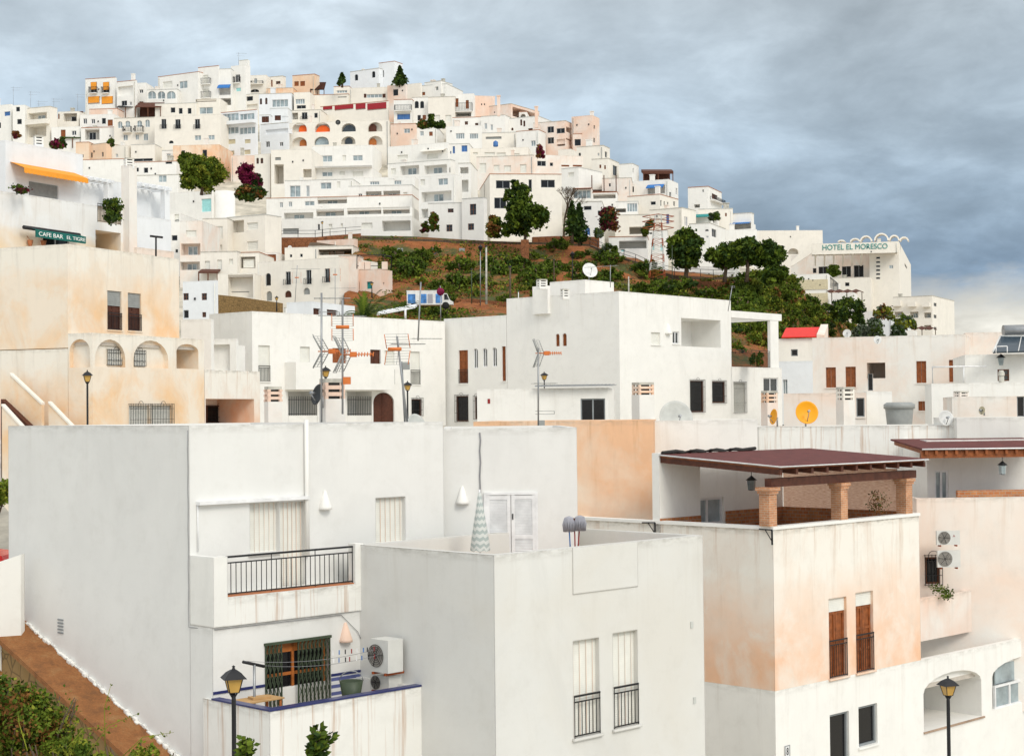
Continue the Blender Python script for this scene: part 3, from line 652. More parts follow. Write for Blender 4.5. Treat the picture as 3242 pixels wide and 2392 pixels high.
    H('', 75, 622, 978, 1130, 's 105 1055 148 1110;ob 185 1030 350 1110;ob 395 1025 592 1100;ow 612 1045 700 1090', root=r, s=40)
    H('', 75, 600, 826, 1010, 's 160 938 250 975;s 420 930 512 972;Ac 375 888 588 912', root=r, s=8)
    H('white corner house with a small loggia between the flats', 690, 800, 1010, 1320, 'o 708 1045 780 1100;o 705 1155 780 1260', m='white')
    # right of the summit
    H('white house with blue glazing under a terrace rail', 128, 288, 455, 680, 'os 158 572 272 630;u 158 583 270 628;B 138 505 285 552', m='white')
    H('white house with two dark arched windows side by side', 285, 428, 435, 660, 'ak 310 468 347 532;ak 358 468 393 532;k 335 590 365 640;d 380 590 410 630')
    H('plain cream house with ledges right of the twin arches', 428, 660, 430, 690, 's 490 590 530 640;s 580 590 630 650', m='cream')
    H('cream house stepping down from the summit cypress', 238, 362, 310, 470, '', m='cream', s=12)
    H('white house with a little brown window, roof sloping right', 362, 590, 318, 470, 'd 375 390 402 418', a=70)
    H('skyline house with a tiny green window, right of the cypress', 396, 540, 292, 470, 'g 490 343 517 375', s=100, a=60)
    H('white house with two tall brown shutters over a long brown balcony', 648, 826, 402, 680, 'd 665 445 693 520;d 757 460 783 535;B 655 488 815 560;ok 668 565 803 605')
    H('long salmon terrace building below the skyline chimney', 832, 1152, 492, 680, 'ok 1030 610 1100 628;k 1000 560 1012 572', m='pink', s=245, a=58, e='ok 1165 550 1390 630')
    H('salmon back building with a sloping roofline on the skyline', 822, 1010, 425, 640, 'k 890 490 900 505;k 915 490 925 505', m='pink', a=100)
    H('orange apartment house with dark ribbon windows', 1345, 1625, 640, 930, 'k 1468 690 1525 745;k 1548 705 1620 750;k 1470 785 1525 840;ok 1548 800 1622 860', m='pink', s=66, e='ok 1632 700 1680 745;ok 1632 800 1680 850', cat='apartment block', name='apartment_block')
    H('low orange annex with two small windows beside the orange apartments', 1690, 1768, 755, 920, 'k 1705 800 1760 858', m='pink')
    H('tall blank salmon tower block on the right skyline', 1678, 1858, 590, 930, '', m='pink', s=64, e='k 1872 680 1885 712;k 1870 790 1885 830', a=66, cat='tower block', name='tower_block')
    H('salmon house with one twin window', 100, 325, 665, 850, 'l 218 708 270 748', m='pink')
    H('white terrace house with a brown door and plant boxes', 320, 505, 695, 850, 'l 358 730 390 772;d 437 735 468 772;ok 355 700 460 714')
    H('white house with two wide four part windows', 585, 898, 680, 890, 'l3 670 748 745 798;l3 790 750 865 798')
    H('white house with a row of small maroon arched openings', 640, 892, 608, 760, 'aD 680 640 702 670;D 748 645 775 675;D 838 660 865 680')
    H('white house with two narrow windows right of the maroon arches', 890, 1095, 590, 800, 'l 918 660 942 712;l 972 672 992 722', a=70)
    H('white house with maroon arched windows and a roof belvedere', 1095, 1390, 600, 800, 'aD 1108 635 1135 662;aD 1230 628 1248 682;aD 1257 638 1275 690;D 1300 705 1340 740;aD 1103 700 1125 732;aD 1152 700 1172 725', a=66)
    H('small white belvedere with open arches on a roof', 1220, 1290, 562, 640, 'ao 1232 580 1280 618')
    H('white house with three blue doors', 585, 785, 840, 1010, 'u 643 862 662 925;u 720 855 770 910;u 620 905 630 928')
    H('long cream house with closed shutters and a blue water tank', 778, 1300, 868, 1000, 's 820 915 860 935;s 920 915 1010 940;s 1025 918 1105 945;s 1170 925 1225 945', m='cream')
    H('cream terrace house with a sagging grey awning', 898, 1196, 740, 900, 'g 930 778 1068 800', m='cream')
    H('white house with one green window right of the blue tank', 1195, 1392, 720, 960, 'l 1325 812 1365 862;k 1390 830 1392 860', s=60)
    H('wide blush white house with four closed shutters', 850, 1342, 940, 1150, 's 878 1010 935 1095;s 1000 1025 1050 1080;s 1090 1030 1150 1085;s 1230 1020 1285 1095', m='blush', a=80)
    H('long low cream house with two dark windows, roof running right', 1342, 1792, 948, 1110, 'k 1380 990 1455 1035;k 1490 1005 1518 1035;d 1590 1025 1660 1040;d 1690 1025 1770 1040', m='blush', a=104)
    H('cream house with a shaded side left of the arched window house', 1562, 1672, 885, 1010, 'k 1690 940 1710 975', m='cream', s=50)
    H('cream house with a single arched window on the right shoulder', 1722, 1952, 855, 1130, 'ak 1740 918 1760 962;l 1905 920 1920 945', m='cream', s=60, e='k 1970 910 1990 960')
    H('large cream house with two broad black windows behind the tall pine', 965, 1592, 1105, 1560, 'k 1020 1160 1142 1230;k 1305 1152 1333 1260;k 1412 1155 1533 1222;k 1005 1310 1110 1405;s 1200 1290 1300 1400', m='cream', s=-88, a=6)
    H('white house turning a sunlit corner above the glass veranda', 1590, 1740, 1045, 1340, 's 1650 1090 1700 1130', m='white', s=205, a=56)
    H('little white house with brown framed windows below the flats', 722, 912, 1310, 1690, 'b 792 1365 847 1460;b 775 1535 828 1592', s=30, Y=247)
    H('low white house with two brown windows beside the tall little house', 428, 722, 1355, 1690, 'b 600 1405 650 1440;b 588 1545 640 1605', m='white', Y=249)
    use('4')
    H('cream house with one tall dark side window on the right skyline', 200, 345, 555, 760, 'd 268 610 285 640;d 310 615 325 650', m='cream', s=95, e='k 388 620 425 705')
    H('small white skyline house right of the dark side window', 440, 556, 600, 760, '', m='white', s=56, e='k 560 640 568 680')
    H('blush house with one tiny square window on the right slope', 290, 547, 725, 920, 'k 352 772 368 800', m='blush')
    H('white house with a blue awning and roof pergola on the right slope', 548, 872, 735, 900, 'o 690 790 840 862;Au 690 782 838 820;k 548 800 570 850', s=84, e='k 850 840 866 888;k 880 850 896 900;w 935 815 950 870')
    H('cream house under the blue awning terrace', 512, 795, 868, 1080, 'k 715 930 760 960', m='cream', s=160, a=62, e='k 800 920 812 970;k 830 930 842 970;k 860 935 872 970;k 915 930 930 970')
    H('white house with a maroon door and dark balcony rail at the right end', 1040, 1216, 800, 1060, 'w 1165 825 1180 850;o 1095 955 1145 985', s=118, e='D 1250 868 1300 912;B 1235 905 1330 935')
    H('low white house below the maroon door house', 1130, 1432, 992, 1180, 'd 1365 1030 1380 1060', m='cream')
    H('cream house with tall blue shutters on two sides', 705, 988, 985, 1230, 'u 850 1040 877 1125', m='cream', s=122, a=58, e='u 1012 1060 1020 1140;u 1026 1065 1036 1145')
    H('white house with a teal canopied terrace', 1098, 1244, 1035, 1230, 'o 1104 1062 1236 1115;At 1096 1040 1244 1074', s=66, e='ok 1250 1070 1300 1125')
    H('white house with a slim blue canopy at the end of the slope', 1432, 1592, 1030, 1230, 'ok 1430 1120 1590 1170;Au 1420 1112 1592 1132', s=24)
    H('white house with an arched vent and a dark side window above the round trees', 1050, 1230, 1118, 1420, 'ak 1190 1172 1222 1190;l 1200 1230 1220 1245', s=140, e='k 1250 1172 1290 1240')
    H('low white wall house between the round trees and the hotel', 1372, 1642, 1172, 1330, 'k 1540 1240 1570 1250', m='white')
    H('white house with dark slot window beside the brick terrace', 350, 690, 1235, 1470, 'ok 440 1272 680 1340;C 455 1345 490 1370', m='white')
    H('white street house with two pale blue windows by the pylon', 690, 862, 1180, 1560, 'C 720 1292 750 1355;C 800 1305 830 1365;k 705 1200 730 1215;k 720 1430 745 1475', m='white', Y=238)
    H('white house with two blue arched doors behind the cypresses', 20, 290, 930, 1270, 'k 133 970 200 1005;au 145 1155 188 1222;au 225 1158 255 1190;k 255 1010 270 1050', m='white')
    H('glass walled veranda house with a dark sloping roof edge', 38, 202, 815, 960, 'l3 45 832 195 905;Ab 40 808 200 832', m='white')
    H('white terrace house with a glazed porch and brown lattice', 410, 604, 930, 1090, 'l3 510 945 600 1020;ok 415 990 500 1025', m='white')
    H('low cream terrace with a brown planted recess', 405, 705, 1045, 1200, 'ok 530 1150 640 1215', m='cream')
    H('terrace of white posts with a brown slatted canopy', 205, 425, 850, 960, 'o 215 865 410 905', m='white')
    H('wide plain cream building left of the hotel', 1640, 2215, 1180, 1520, 'ao 1915 1338 2005 1390', m='cream', a=92, Y=374)
    H('whitewashed sheds behind the round pine trees', 910, 1490, 1490, 1600, 'u 1050 1545 1100 1590;k 1010 1530 1045 1590', m='white')
    use('8')
    H('cream apartment house with loggia and shuttered windows, left of the road', 600, 932, 218, 575, 'o 636 268 750 375;s 778 288 872 348;s 778 450 872 525', m='cream', s=144, a=60)
    H('narrow cream apartment wing with a tall shuttered window', 388, 604, 252, 575, 's 470 320 565 428;s 472 482 560 530', m='cream')
    H('pink cream house with three stacked loggias', 190, 382, 270, 720, 's 245 355 335 412;ob 203 470 370 570;ob 192 628 365 700', m='blush')
    H('slim cream house with a grilled window at the left', 20, 196, 205, 620, 's 145 215 185 280;k 120 398 170 445;k 152 520 175 550;k 150 262 182 280', m='white')
    H('low cream house with three narrow shutters', 372, 690, 540, 790, 's 410 622 453 712;s 518 612 558 700;s 622 605 655 655', m='cream')
    H('cream house with a broad shuttered terrace', 690, 882, 548, 770, 'o 692 585 850 685;s 745 605 840 680', m='cream')
    H('cream building with one large walled up bay', 520, 838, 728, 960, 'o 612 742 830 945;k 640 888 795 894', m='cream')
    H('small cool white house with two brown windows and roof pergola', 216, 512, 790, 1150, 'b 220 903 268 963;b 380 903 427 963;k 222 1050 268 1120;b 385 1068 420 1112', m='cool', s=12)
    H('white house with a plaster front and arched doors along the lower road', 866, 1580, 588, 985, 'ak 938 728 985 838;kr 1113 715 1158 830;kr 1292 700 1338 825;kr 1455 688 1500 810;ag 945 885 995 970;aD 1105 880 1165 940;ag 1268 855 1325 915', m='cream', a=62, cat='townhouse')
    H('pink townhouse with a walled roof terrace and teal windows', 1574, 1738, 575, 960, 't 1605 812 1652 878', m='pink', a=84, d=4)
    H('lower pink townhouse with two teal windows and a rooftop frame', 1736, 1935, 690, 960, 't 1742 805 1760 875;t 1822 802 1868 865;t 1700 805 1758 875', m='pink', s=108, e='k 1965 810 1975 830')
    H('pink cream upper house with a shaded porch by the road wall', 1385, 1712, 428, 610, '', m='pink', s=30)
    H('shaded porch house beneath the pink parapet', 1310, 1700, 490, 640, 'ok 1325 520 1690 570', m='cream')
    H('cream house with a brown door behind the plaster townhouse', 880, 1040, 545, 660, 'd 955 565 1030 625', m='blush')
    H('low white house with tiny windows and a roof dish', 1105, 1392, 500, 640, 'k 1150 565 1170 590;k 1240 560 1262 588', m='cream')
town()
# ================================================================== middle distance and foreground buildings
def fpt(fc, x, y): u, z = fc.hit(x, y); return fc.pt(u, z)
def fbx(mb, fc, x0, y0, x1, y1, w0, w1, mi=0, uv=False):
    u0, u1, z0, z1 = rect(fc, x0, y0, x1, y1); mb.fbox(fc, u0, u1, z0, z1, w0, w1, mi, uv)
def louver(root, fc, x, ytop, wpx, Y, mat, n=3, hpx=None):
    pass
def middle():
    use('D')
    # ---- cafe house, far left
    k, _, fr = bld('white and peach cafe house at the left with terraces and an orange awning', -14, 415, 92, 62, l=8, xr=300, yb=640, mat='cafe',
                   fr='k 94 516 152 560;ok 209 506 264 546;o 213 400 264 488', par=1.0)
    global CAFE; CAFE = fr
    c_rail(fr, *rect(fr, 213, 450, 264, 488)[:2], rect(fr, 213, 450, 264, 488)[2], rect(fr, 213, 448, 264, 488)[3], .02, k)
    _, _, f2 = bld('', 12, 306, 95.3, 62, l=7, xr=181, yb=470, mat='cool', root=k, fr='g 63 401 128 431')
    u0, u1, z0, z1 = rect(f2, 22, 366, 163, 393); c_awn(f2, u0, u1, z0, z1, k, 'orange_cloth', 1.1, val=.32)
    bld('', 282, 361, 101.2, 62, xl=265, xr=299, yb=560, mat='blush', root=k, par=0)
    bld('', 178, 384, 101, 62, l=5, xr=330, yb=520, mat='cool', root=k)
    _, _, f5 = bld('', 299, 470, 102.4, 62, l=4, xr=374, yb=600, mat='cool', root=k, par=.9)
    bld('', 299, 400, 106, 62, l=3, xr=352, yb=520, mat='cool', root=k)
    bld('', 299, 540, 101.5, 62, l=3, xr=380, yb=640, mat='blush', root=k)
    mb = MB('cool')
    for x0, y0, x1, y1 in ((181, 389, 246, 396), (299, 404, 372, 412)):      # white pergola frames
        for w in (-.2, -2.2): fbx(mb, fr.shift(w - 1), x0, y0, x1, y1, -.15, .15)
        u0, u1, z0, z1 = rect(fr.shift(-1), x0, y0, x1, y1)
        for i in range(5): u = u0 + (u1 - u0) * (i + .4) / 5; mb.fbox(fr.shift(-1), u - .07, u + .07, z0 - .02, z1 - .06, -2.6, .3)
    for x0, y0, x1, y1 in ((236, 396, 248, 470), (361, 408, 372, 560)): fbx(mb, fr.shift(-1), x0, y0, x1, y1, -.35, .0)
    mb.build('pergola', k)
    # ---- peach house
    q, fl, fr = bld('big mottled peach house with arched gallery and two grey blinds at the left', 148, 533, 84, 66, xl=-40, xr=391, yb=760, mat='peach', fr='G 235 636 266 721;G 280 641 309 723')
    C2 = fpt(fl, 202, 727)
    t = abs(fl.hit(202, 727)[0])
    C2 = P(202, 727, C2.y)
    ar = rad(66); zb = P(202, 960, C2.y).z
    A, FR = None, None
    _, FL, FR = bld('', 202, 727, C2.y, 66, l=t, xr=446, yb=960, mat='peach', root=q, fl='aos 152 741 197 803', fr='aos 208 742 274 802;aos 292 744 368 804;eoo 386 752 434 806;is 282 886 327 932;is 331 886 376 930')
    # the base left of the gallery, in the plane of the left face
    bld('', 148, 762, 84, 66, xl=-40, r=1.0, yb=960, mat='peach', root=q)
    sh = FR.shift(-.3)
    for r4 in ((233, 763, 271, 799), (291, 765, 316, 801)):
        u0, u1, z0, z1 = rect(sh, *r4); c_shut(sh, u0, u1, z0, z1, -.03, q); c_grill(sh, u0, u1, z0, z1, q, .1)
    sh = FR.shift(-2.55); u0, u1, z0, z1 = rect(sh, 393, 768, 408, 806); c_door(sh, u0, u1, z0, z1, 0, q, 'wood_orange', 'wooden_door', 1)
    c = fpt(FR, 447, 808)
    _, _, f3 = bld('', 447, 808, c.y, 66, l=5, xr=568, yb=960, mat='weathered', root=q, fr='oo 450 872 556 925', par=.8)
    sh = f3.shift(-2.55); u0, u1, z0, z1 = rect(sh, 450, 886, 503, 924); c_win(sh, u0, u1, z0, z1, 0, q, 'frame_brown', 'glass_black', 1); c_grill(sh, u0, u1, z0, z1, q, .1)
    bld('', 461, 697, 99, 80, xl=396, r=.5, yb=830, mat='white', root=q)
    _, f4, _ = bld('', 516, 740, 103, 78, xl=444, r=.4, yb=830, mat='white', root=q, fl='oo 447 753 503 812')
    sh = f4.shift(-2.55); u0, u1, z0, z1 = rect(sh, 451, 764, 466, 812); c_door(sh, u0, u1, z0, z1, 0, q, 'wood_orange', 'wooden_door', 1)
    # stair walls with pale copings along the left face
    mb = MB('peach'); cp = MB('cream'); dk = MB('wood_dark')
    for (x0, y0, x1, y1, w) in ((22, 816, 91, 881, 1.0), (106, 878, 162, 936, 1.0), (4, 884, 55, 940, 2.4)):
        f = fl.shift(w); a, za = f.hit(x0, y0); b, zb_ = f.hit(x1, y1)
        lo = min(za, zb_) - 3
        def bar(m, z0a, z1a, w0, w1):
            m.hexa([f.pt(a, za + z0a, w1), f.pt(b, zb_ + z0a, w1), f.pt(b, zb_ + z0a, w0), f.pt(a, za + z0a, w0), f.pt(a, za + z1a, w1), f.pt(b, zb_ + z1a, w1), f.pt(b, zb_ + z1a, w0), f.pt(a, za + z1a, w0)])
        bar(mb, -5, -.08, -.2, 0); bar(cp, -.078, .03, -.24, .04)
    f = fl.shift(1.4); a, za = f.hit(2, 872); b, zb_ = f.hit(74, 940)
    dk.hexa([f.pt(a, za - 4, 0), f.pt(b, zb_ - 4, 0), f.pt(b, zb_ - 4, -.35), f.pt(a, za - 4, -.35), f.pt(a, za, 0), f.pt(b, zb_, 0), f.pt(b, zb_, -.35), f.pt(a, za, -.35)])
    st = thing('outdoor_stair', fpt(fl, 80, 935), 'outdoor stair with pale copings climbing along the peach house wall', 'stair')
    mb.build('stair_wall', st); cp.build('coping', st); dk.build('stair_rail', st)
    # ---- white row, middle
    use('9')
    m2, fl, fr = bld('long white house with balcony bulge, arched brown door and several shuttered windows', -6, 377, 108, 50, xl=-385, xr=1702, yb=1420, mat='white',
        fr='r 52 680 155 1000;s 420 692 508 838;d 708 705 832 848;D 1043 718 1135 855;r 1170 725 1258 1025;r 1400 735 1485 1025;i 1408 1155 1498 1300;eD 1070 1097 1255 1390;o 315 1088 575 1390;o 838 1088 1058 1390;P 285 840 1160 1075')
    for x0, x1 in ((318, 572), (840, 1056)):
        u0, u1, z0, z1 = rect(fr, x0, 1140, x1, 1300); mb = MB('iron')
        n = int((u1 - u0) / .16)
        for i in range(n + 1): u = u0 + (u1 - u0) * i / n; mb.fbox(fr, u - .012, u + .012, z0, z1 + .08, -.1, -.075)
        for z in (z0 + .1, z1 - .15): mb.fbox(fr, u0, u1, z - .02, z + .02, -.1, -.07)
        mb.build('railing', m2); mb = MB('white'); mb.fbox(fr, u0, u1, z0 - 1.5, z0, -.2, -.02); mb.build('garden_wall', m2)
    use('10')
    m3, fl, fr = bld('white corner house with covered terrace, roof room and three grilled windows', 1230, 226, 112.5, 50, xl=566, xr=1890, yb=1060, mat='white',
        fl='ad 857 478 880 552;ad 897 475 922 550', fr='s 1422 470 1475 543;w 1548 465 1587 538;oo 1600 392 1832 556;i 1652 755 1732 940;i 1782 760 1858 885;i 1905 765 1980 945')
    global M3FR; M3FR = fr
    sh = fr.shift(-2.55)
    for x0, x1 in ((1700, 1738), (1780, 1816)):
        u0, u1, z0, z1 = rect(sh, x0, 478, x1, 552); mb = MB('wood_dark'); hw = (u1 - u0) / 2; um = (u0 + u1) / 2; K = 10
        pts = [(u0, z0)] + [(um - hw * cos(pi * i / K), z1 - hw + hw * sin(pi * i / K)) for i in range(K + 1)] + [(u1, z0)]
        mb.face([sh.pt(a, b, .02) for a, b in pts]); mb.face([sh.pt(a, b, .07) for a, b in pts])
        for q1, q2 in zip(pts, pts[1:]): mb.face([sh.pt(*q1, .02), sh.pt(*q2, .02), sh.pt(*q2, .07), sh.pt(*q1, .07)])
        mb.build('arched_door', m3)
    c = fpt(fl, 565, 368)
    _, f4, _ = bld('', 565, 368, c.y, 50, xl=196, r=8, yb=1060, mat='white', root=m3, fl='R 285 575 340 770;aw 372 565 398 682;aw 426 563 453 673;aw 483 558 510 672;d 540 552 563 757;i 270 845 342 995;i 380 850 412 980')
    mb = MB('white'); fbx(mb, fl, 737, 198, 826, 362, .003, .3); mb.build('chimney_breast', m3)
    bld('', 1030, 158, 118, 50, xl=822, xr=1200, yb=330, mat='white', root=m3, par=0, fl='d 950 243 1003 256;d 850 258 878 270')
    c = fpt(fr, 1893, 672)
    _, _, f5 = bld('', 1893, 672, c.y, 50, l=6, xr=2192, yb=1060, mat='white', root=m3, fr='is 1908 768 1978 942;w 2085 738 2172 820', par=.12)
    mb = MB('white'); fr5 = f5
    for w in (-.25, -4.6): fbx(mb, f5.shift(w), 1893, 352, 2192, 392, -.25, .0)
    u0, u1, z0, z1 = rect(f5, 1893, 352, 2192, 392)
    for i in range(7): u = u0 + (u1 - u0) * (i + .2) / 7; mb.fbox(f5, u, u + .16, z0 + .02, z1 - .1, -4.6, -.51)
    for w in (-.25, -4.6): u2 = f5.hit(2140, 500)[0]; u3 = f5.hit(2190, 500)[0]; mb.fbox(f5, u2 + .05, u3 - .01, f5.P.z, z0, w - .25, w)
    mb.build('pergola', m3)
    u0, u1, z0, z1 = rect(f5, 1893, 574, 2140, 668); c_rail(f5, .05, f5.hit(2140, 600)[0], f5.P.z, z1 - .0, -.3, m3)
    an, fl, _ = bld('low white flat annex with grey sliding door and corrugated roof', 1165, 796, 101, 82, xl=392, r=5, yb=1040, mat='white', fl='k 1005 860 1150 992', par=.1)
    mb = MB('steel')
    f = fl.shift(.0); u0, u1, z0, z1 = rect(f, 740, 783, 1195, 794); n = 40
    for i in range(n):
        a, b = u0 + (u1 - u0) * i / n, u0 + (u1 - u0) * (i + 1) / n; zz_ = z0 + .04 * (i % 2)
        mb.hexa([f.pt(a, z0 + .06, .5), f.pt(b, z0 + .06, .5), f.pt(b, z0 + .16, -3), f.pt(a, z0 + .16, -3), f.pt(a, z0 + .1 + .03 * (i % 2), .5), f.pt(b, z0 + .1 + .03 * (i % 2), .5), f.pt(b, z0 + .2 + .03 * (i % 2), -3), f.pt(a, z0 + .2 + .03 * (i % 2), -3)])
    mb.build('corrugated_roof', an)
    mb = MB('red_metal'); fbx(mb, fl, 455, 862, 470, 890, .003, .02); mb.build('wall_plate', an)
    # ---- right middle distance
    use('5')
    bld('long blush house with brown shutters and a recessed porch, right middle distance', 1664, 1036, 108, 70, xl=436, r=9, yb=1760, mat='blush',
        fl='d 547 1302 628 1465;d 705 1297 788 1462;ok 876 1264 1025 1390;k 884 1352 925 1490;d 1275 1252 1355 1428;d 1538 1242 1620 1420;d 1290 1575 1360 1650')
    r, fl, _ = bld('small cream house with a bright red sheet roof', 470, 1066, 140, 74, xl=150, r=5, yb=1500, mat='cream', fl='k 265 1157 320 1212')
    mb = MB('red_sheet'); z = fl.P.z
    a0, a1 = fl.hit(474, 1062)[0], fl.hit(192, 1068)[0]; zt = fl.hit(330, 972)[1]
    mb.hexa([fl.pt(a0, z + .05, .25), fl.pt(a1, z + .05, .25), fl.pt(a1, zt - .03, -3.2), fl.pt(a0, zt - .03, -3.2), fl.pt(a0, z + .13, .25), fl.pt(a1, z + .13, .25), fl.pt(a1, zt + .05, -3.2), fl.pt(a0, zt + .05, -3.2)])
    mb.build('roof_sheet', r)
    f = fl; mb = MB('pink'); b0, b1 = fl.hit(533, 1000)[0], fl.hit(474, 1000)[0]
    mb.hexa([f.pt(b1, z - 3, .3), f.pt(b0, z - 3, .3), f.pt(b0, z - 3, -3.6), f.pt(b1, z - 3, -3.6), f.pt(b1, z + .3, .3), f.pt(b0, z + .2, .3), f.pt(b0, zt + .3, -3.6), f.pt(b1, zt + .3, -3.6)]); mb.build('gable_wall', r)
    bld('cool white house end below the red sheet roof', 440, 1250, 134, 74, xl=150, r=6, yb=1760, mat='cool', fl='l 200 1400 238 1520')
    bld('pale house with a solar water heater on its roof at the right edge', 2420, 1190, 98, 80, xl=1664, r=8, yb=1760, mat='white', fl='b 1928 1318 2022 1412', par=.3)
    bld('blank blush house wall left of the solar water heater', 1990, 1018, 112, 78, xl=1666, r=8, yb=1500, mat='blush')
    bld('pink roof room with a grey door, behind the orange dish', 870, 1505, 82, 80, xl=205, r=5, yb=1800, mat='blush', fl='k 792 1548 858 1700')
    bld('low white roof room with a flat slab beside the grey water tank', 1078, 1495, 84, 82, xl=872, r=4, yb=1800, mat='white', par=.1)
    bld('white parapet house right of the grey water tank', 2400, 1420, 88, 80, xl=1395, r=5, yb=1800, mat='white')
    bld('pinkish roof block near the right edge with a white dish', 2400, 1530, 76, 80, xl=1560, r=5, yb=1800, mat='blush', fl='k 2085 1512 2145 1700')
    use('D')
    bld('ochre streaked house wall between the white terrace and the red roof pergola', 1428, 918, 57, 84, xl=1035, r=6, yb=1300, mat='ochre', par=.2)
    bld('white roof wall behind the red roofed pergola', 1656, 917, 60, 86, xl=1431, r=6, yb=1300, mat='white', par=.25)
    bld('low cream parapet house behind the red pergola roof', 2090, 929, 66, 86, xl=1658, r=5, yb=1250, mat='streaked', par=.3)
    bld('whitish parapet house behind the right red roof', 2330, 911, 65, 86, xl=2092, r=5, yb=1250, mat='grey', par=.3)
middle()

def pergola_house():
    use('D')
    Y = 50; C = P(1690, 1158, Y)
    h, fl, fr = bld('weathered house with brick columned red roof pergola and peach stained walls', 1690, 1158, Y, 45, xl=1418, xr=2009, zb=P(1704, 1510, Y).z, mat='weathered', fr='Q 1814 1306 1853 1480;Q 1873 1293 1911 1468', par=.95, roof='tile', wt=.22) if False else (None, None, None)
    ar = rad(45); dr, dl = V((cos(ar), sin(ar), 0)), V((-sin(ar), cos(ar), 0))
    zb = P(1704, 1510, Y).z
    h = thing('house', (C.x, C.y, zb - 8), 'weathered house with brick columned red roof pergola and peach stained walls', 'house')
    h.location.z = zb - 8
    r = abs(Face(C, dr, -dl, 1, 0).hit(2009, 1130)[0]); l = 9.0
    fl, fr = volume(h, C, 45, l, r, zb, 'weathered', '', 'Q 1814 1306 1853 1480;Q 1873 1293 1911 1468', par=.95, wt=.22, roof='tile')
    # painted white lower storey running on to the right
    C2 = V((C.x, C.y, zb - .001))
    fl2, fr2 = volume(h, C2, 45, l, 24, zb - 16, 'white', '', 'k 1816 1557 1858 1700;k 1878 1540 1919 1628;eoo 2020 1467 2147 1582;eos 2170 1434 2300 1534', par=.9, name='lower_wall')
    # glazing of the right arch
    sh = fr2.shift(-.12); u0, u1, z0, z1 = rect(sh, 2171, 1438, 2298, 1533)
    c_win(sh, u0, u1, z0, z1 - .75, 0, h, gm='glass_pale', nx=4); mb = MB('glass_pale'); mb.fbox(sh, u0 + .3, u1 - .3, z1 - .74, z1 - .05, -.1, -.06); mb.build('fanlight', h)
    mb = MB('tile'); mb.fbox(fr2, fr2.hit(2018, 1520)[0], fr2.hit(2150, 1500)[0], rect(fr2, 2020, 1467, 2147, 1582)[2] - .06, rect(fr2, 2020, 1467, 2147, 1582)[2] - .003, .003, .06); mb.build('window_sill', h)
    # white coping
    mb = MB('white'); o = .05
    mb.fbox(fr, -o, r + .02, C.z + .002, C.z + .1, -.28, o); mb.fbox(fl, .283, l, C.z + .002, C.z + .1, -.28, o); mb.build('coping', h)
    # terrace walls: two parallel back walls and the pale brick wall
    def wallbox(name, mat, pts, z0, z1, th, feat='', root=h):
        a, b = pts; d = (b - a); L = d.length; d = d / L; n = V((d.y, -d.x, 0)); f = Face(V((a.x, a.y, z1)), d, n, L, z0); m = MB(mat); ops = []
        if feat: feats(feat, f, ops, root, mat)
        wallface(m, f, z1, ops); m.fbox(f, 0, L, z0, z1, -th, -.003 - max([.0] + [o_[4] for o_ in ops]), 0)
        m.build(name, root); return f
    zt = P(1432, 990, 53.3).z; fl_z = C.z - .95
    A = C + dl * 4.45; A2 = A + dr * 2.1
    f1 = wallbox('terrace_wall', 'white', (A, A2), fl_z, zt + .0, .3)
    B = A2 + dl * .75 ; 
    B0 = B - dr * .3; B1 = A + dl * .75 + dr * 7.76
    f2 = wallbox('terrace_wall', 'white', (B0, B1), fl_z, zt - .1, .3, 'l 1517 1088 1583 1146')
    G0 = C + dr * (r - .1) + dl * 5.6; G1 = C + dr * (r - .1) + dl * .4
    W0 = C + dr * 7.75 + dl * 5.2; W1 = C + dr * 7.75 + dl * .5
    f3 = wallbox('brick_wall', 'brick_pale', (W0, W1), fl_z, C.z + .05, .2)
    m = MB('reed_screen'); n_ = 60; Ls = f3.L
    m.face([f3.pt(0, C.z + .05, -.05), f3.pt(Ls, C.z + .05, -.05), f3.pt(Ls, C.z + 1.6, -.05), f3.pt(0, C.z + 1.6, -.05)], 0, [(0, 0), (Ls, 0), (Ls, 1.55), (0, 1.55)]); m.build('reed_screen', h)
    for f, ext in ((f1, 0), (f2, .0), (f3, 0)):
        m = MB('tile'); m.fbox(f, .0, f.L, fl_z + .003, fl_z + 1.12, .004, .03, 0, True)
        if f is f2:
            m = MB('tile'); u = f.hit(1586, 1140)[0]; m.fbox(f, u, f.L, fl_z + .003, fl_z + 1.12, .004, .03, 0, True)
        m.build('tile_dado', h)
    # brick columns with stepped heads
    beamz = P(1690, 1066, 49.8).z
    for x, in ((1692,), (1848,), (1990,)):
        u = fr.hit(x, 1140)[0]; m = MB('brick'); s = .19 if x < 1980 else .2
        m.fbox(fr, u - s, u + s, C.z + .1, beamz - .2, -.4, -.02, 0, True)
        m.fbox(fr, u - s - .04, u + s + .04, beamz - .2, beamz - .1, -.44, .02, 0, True); m.fbox(fr, u - s - .08, u + s + .08, beamz - .1, beamz, -.48, .06, 0, True)
        m.build('brick_column', h)
    # beams, rafters and the red roof
    m = MB('wood_dark'); m.fbox(fr, .1, r + .05, beamz + .002, beamz + .26, -.36, -.1); m.build('beam', h)
    rf0 = P(1432, 993, 53.4); rz0 = P(1720, 1020, 49.7).z; zl = P(1432, 992, 53.6).z
    slope_ = (zl - rz0) / 5.0
    def rp(u, wv, dz=0): return fr.pt(u, rz0 + slope_ * (wv) + dz, .30 - wv)          # wv = distance back from the eave
    m = MB('wood_dark'); n = 11
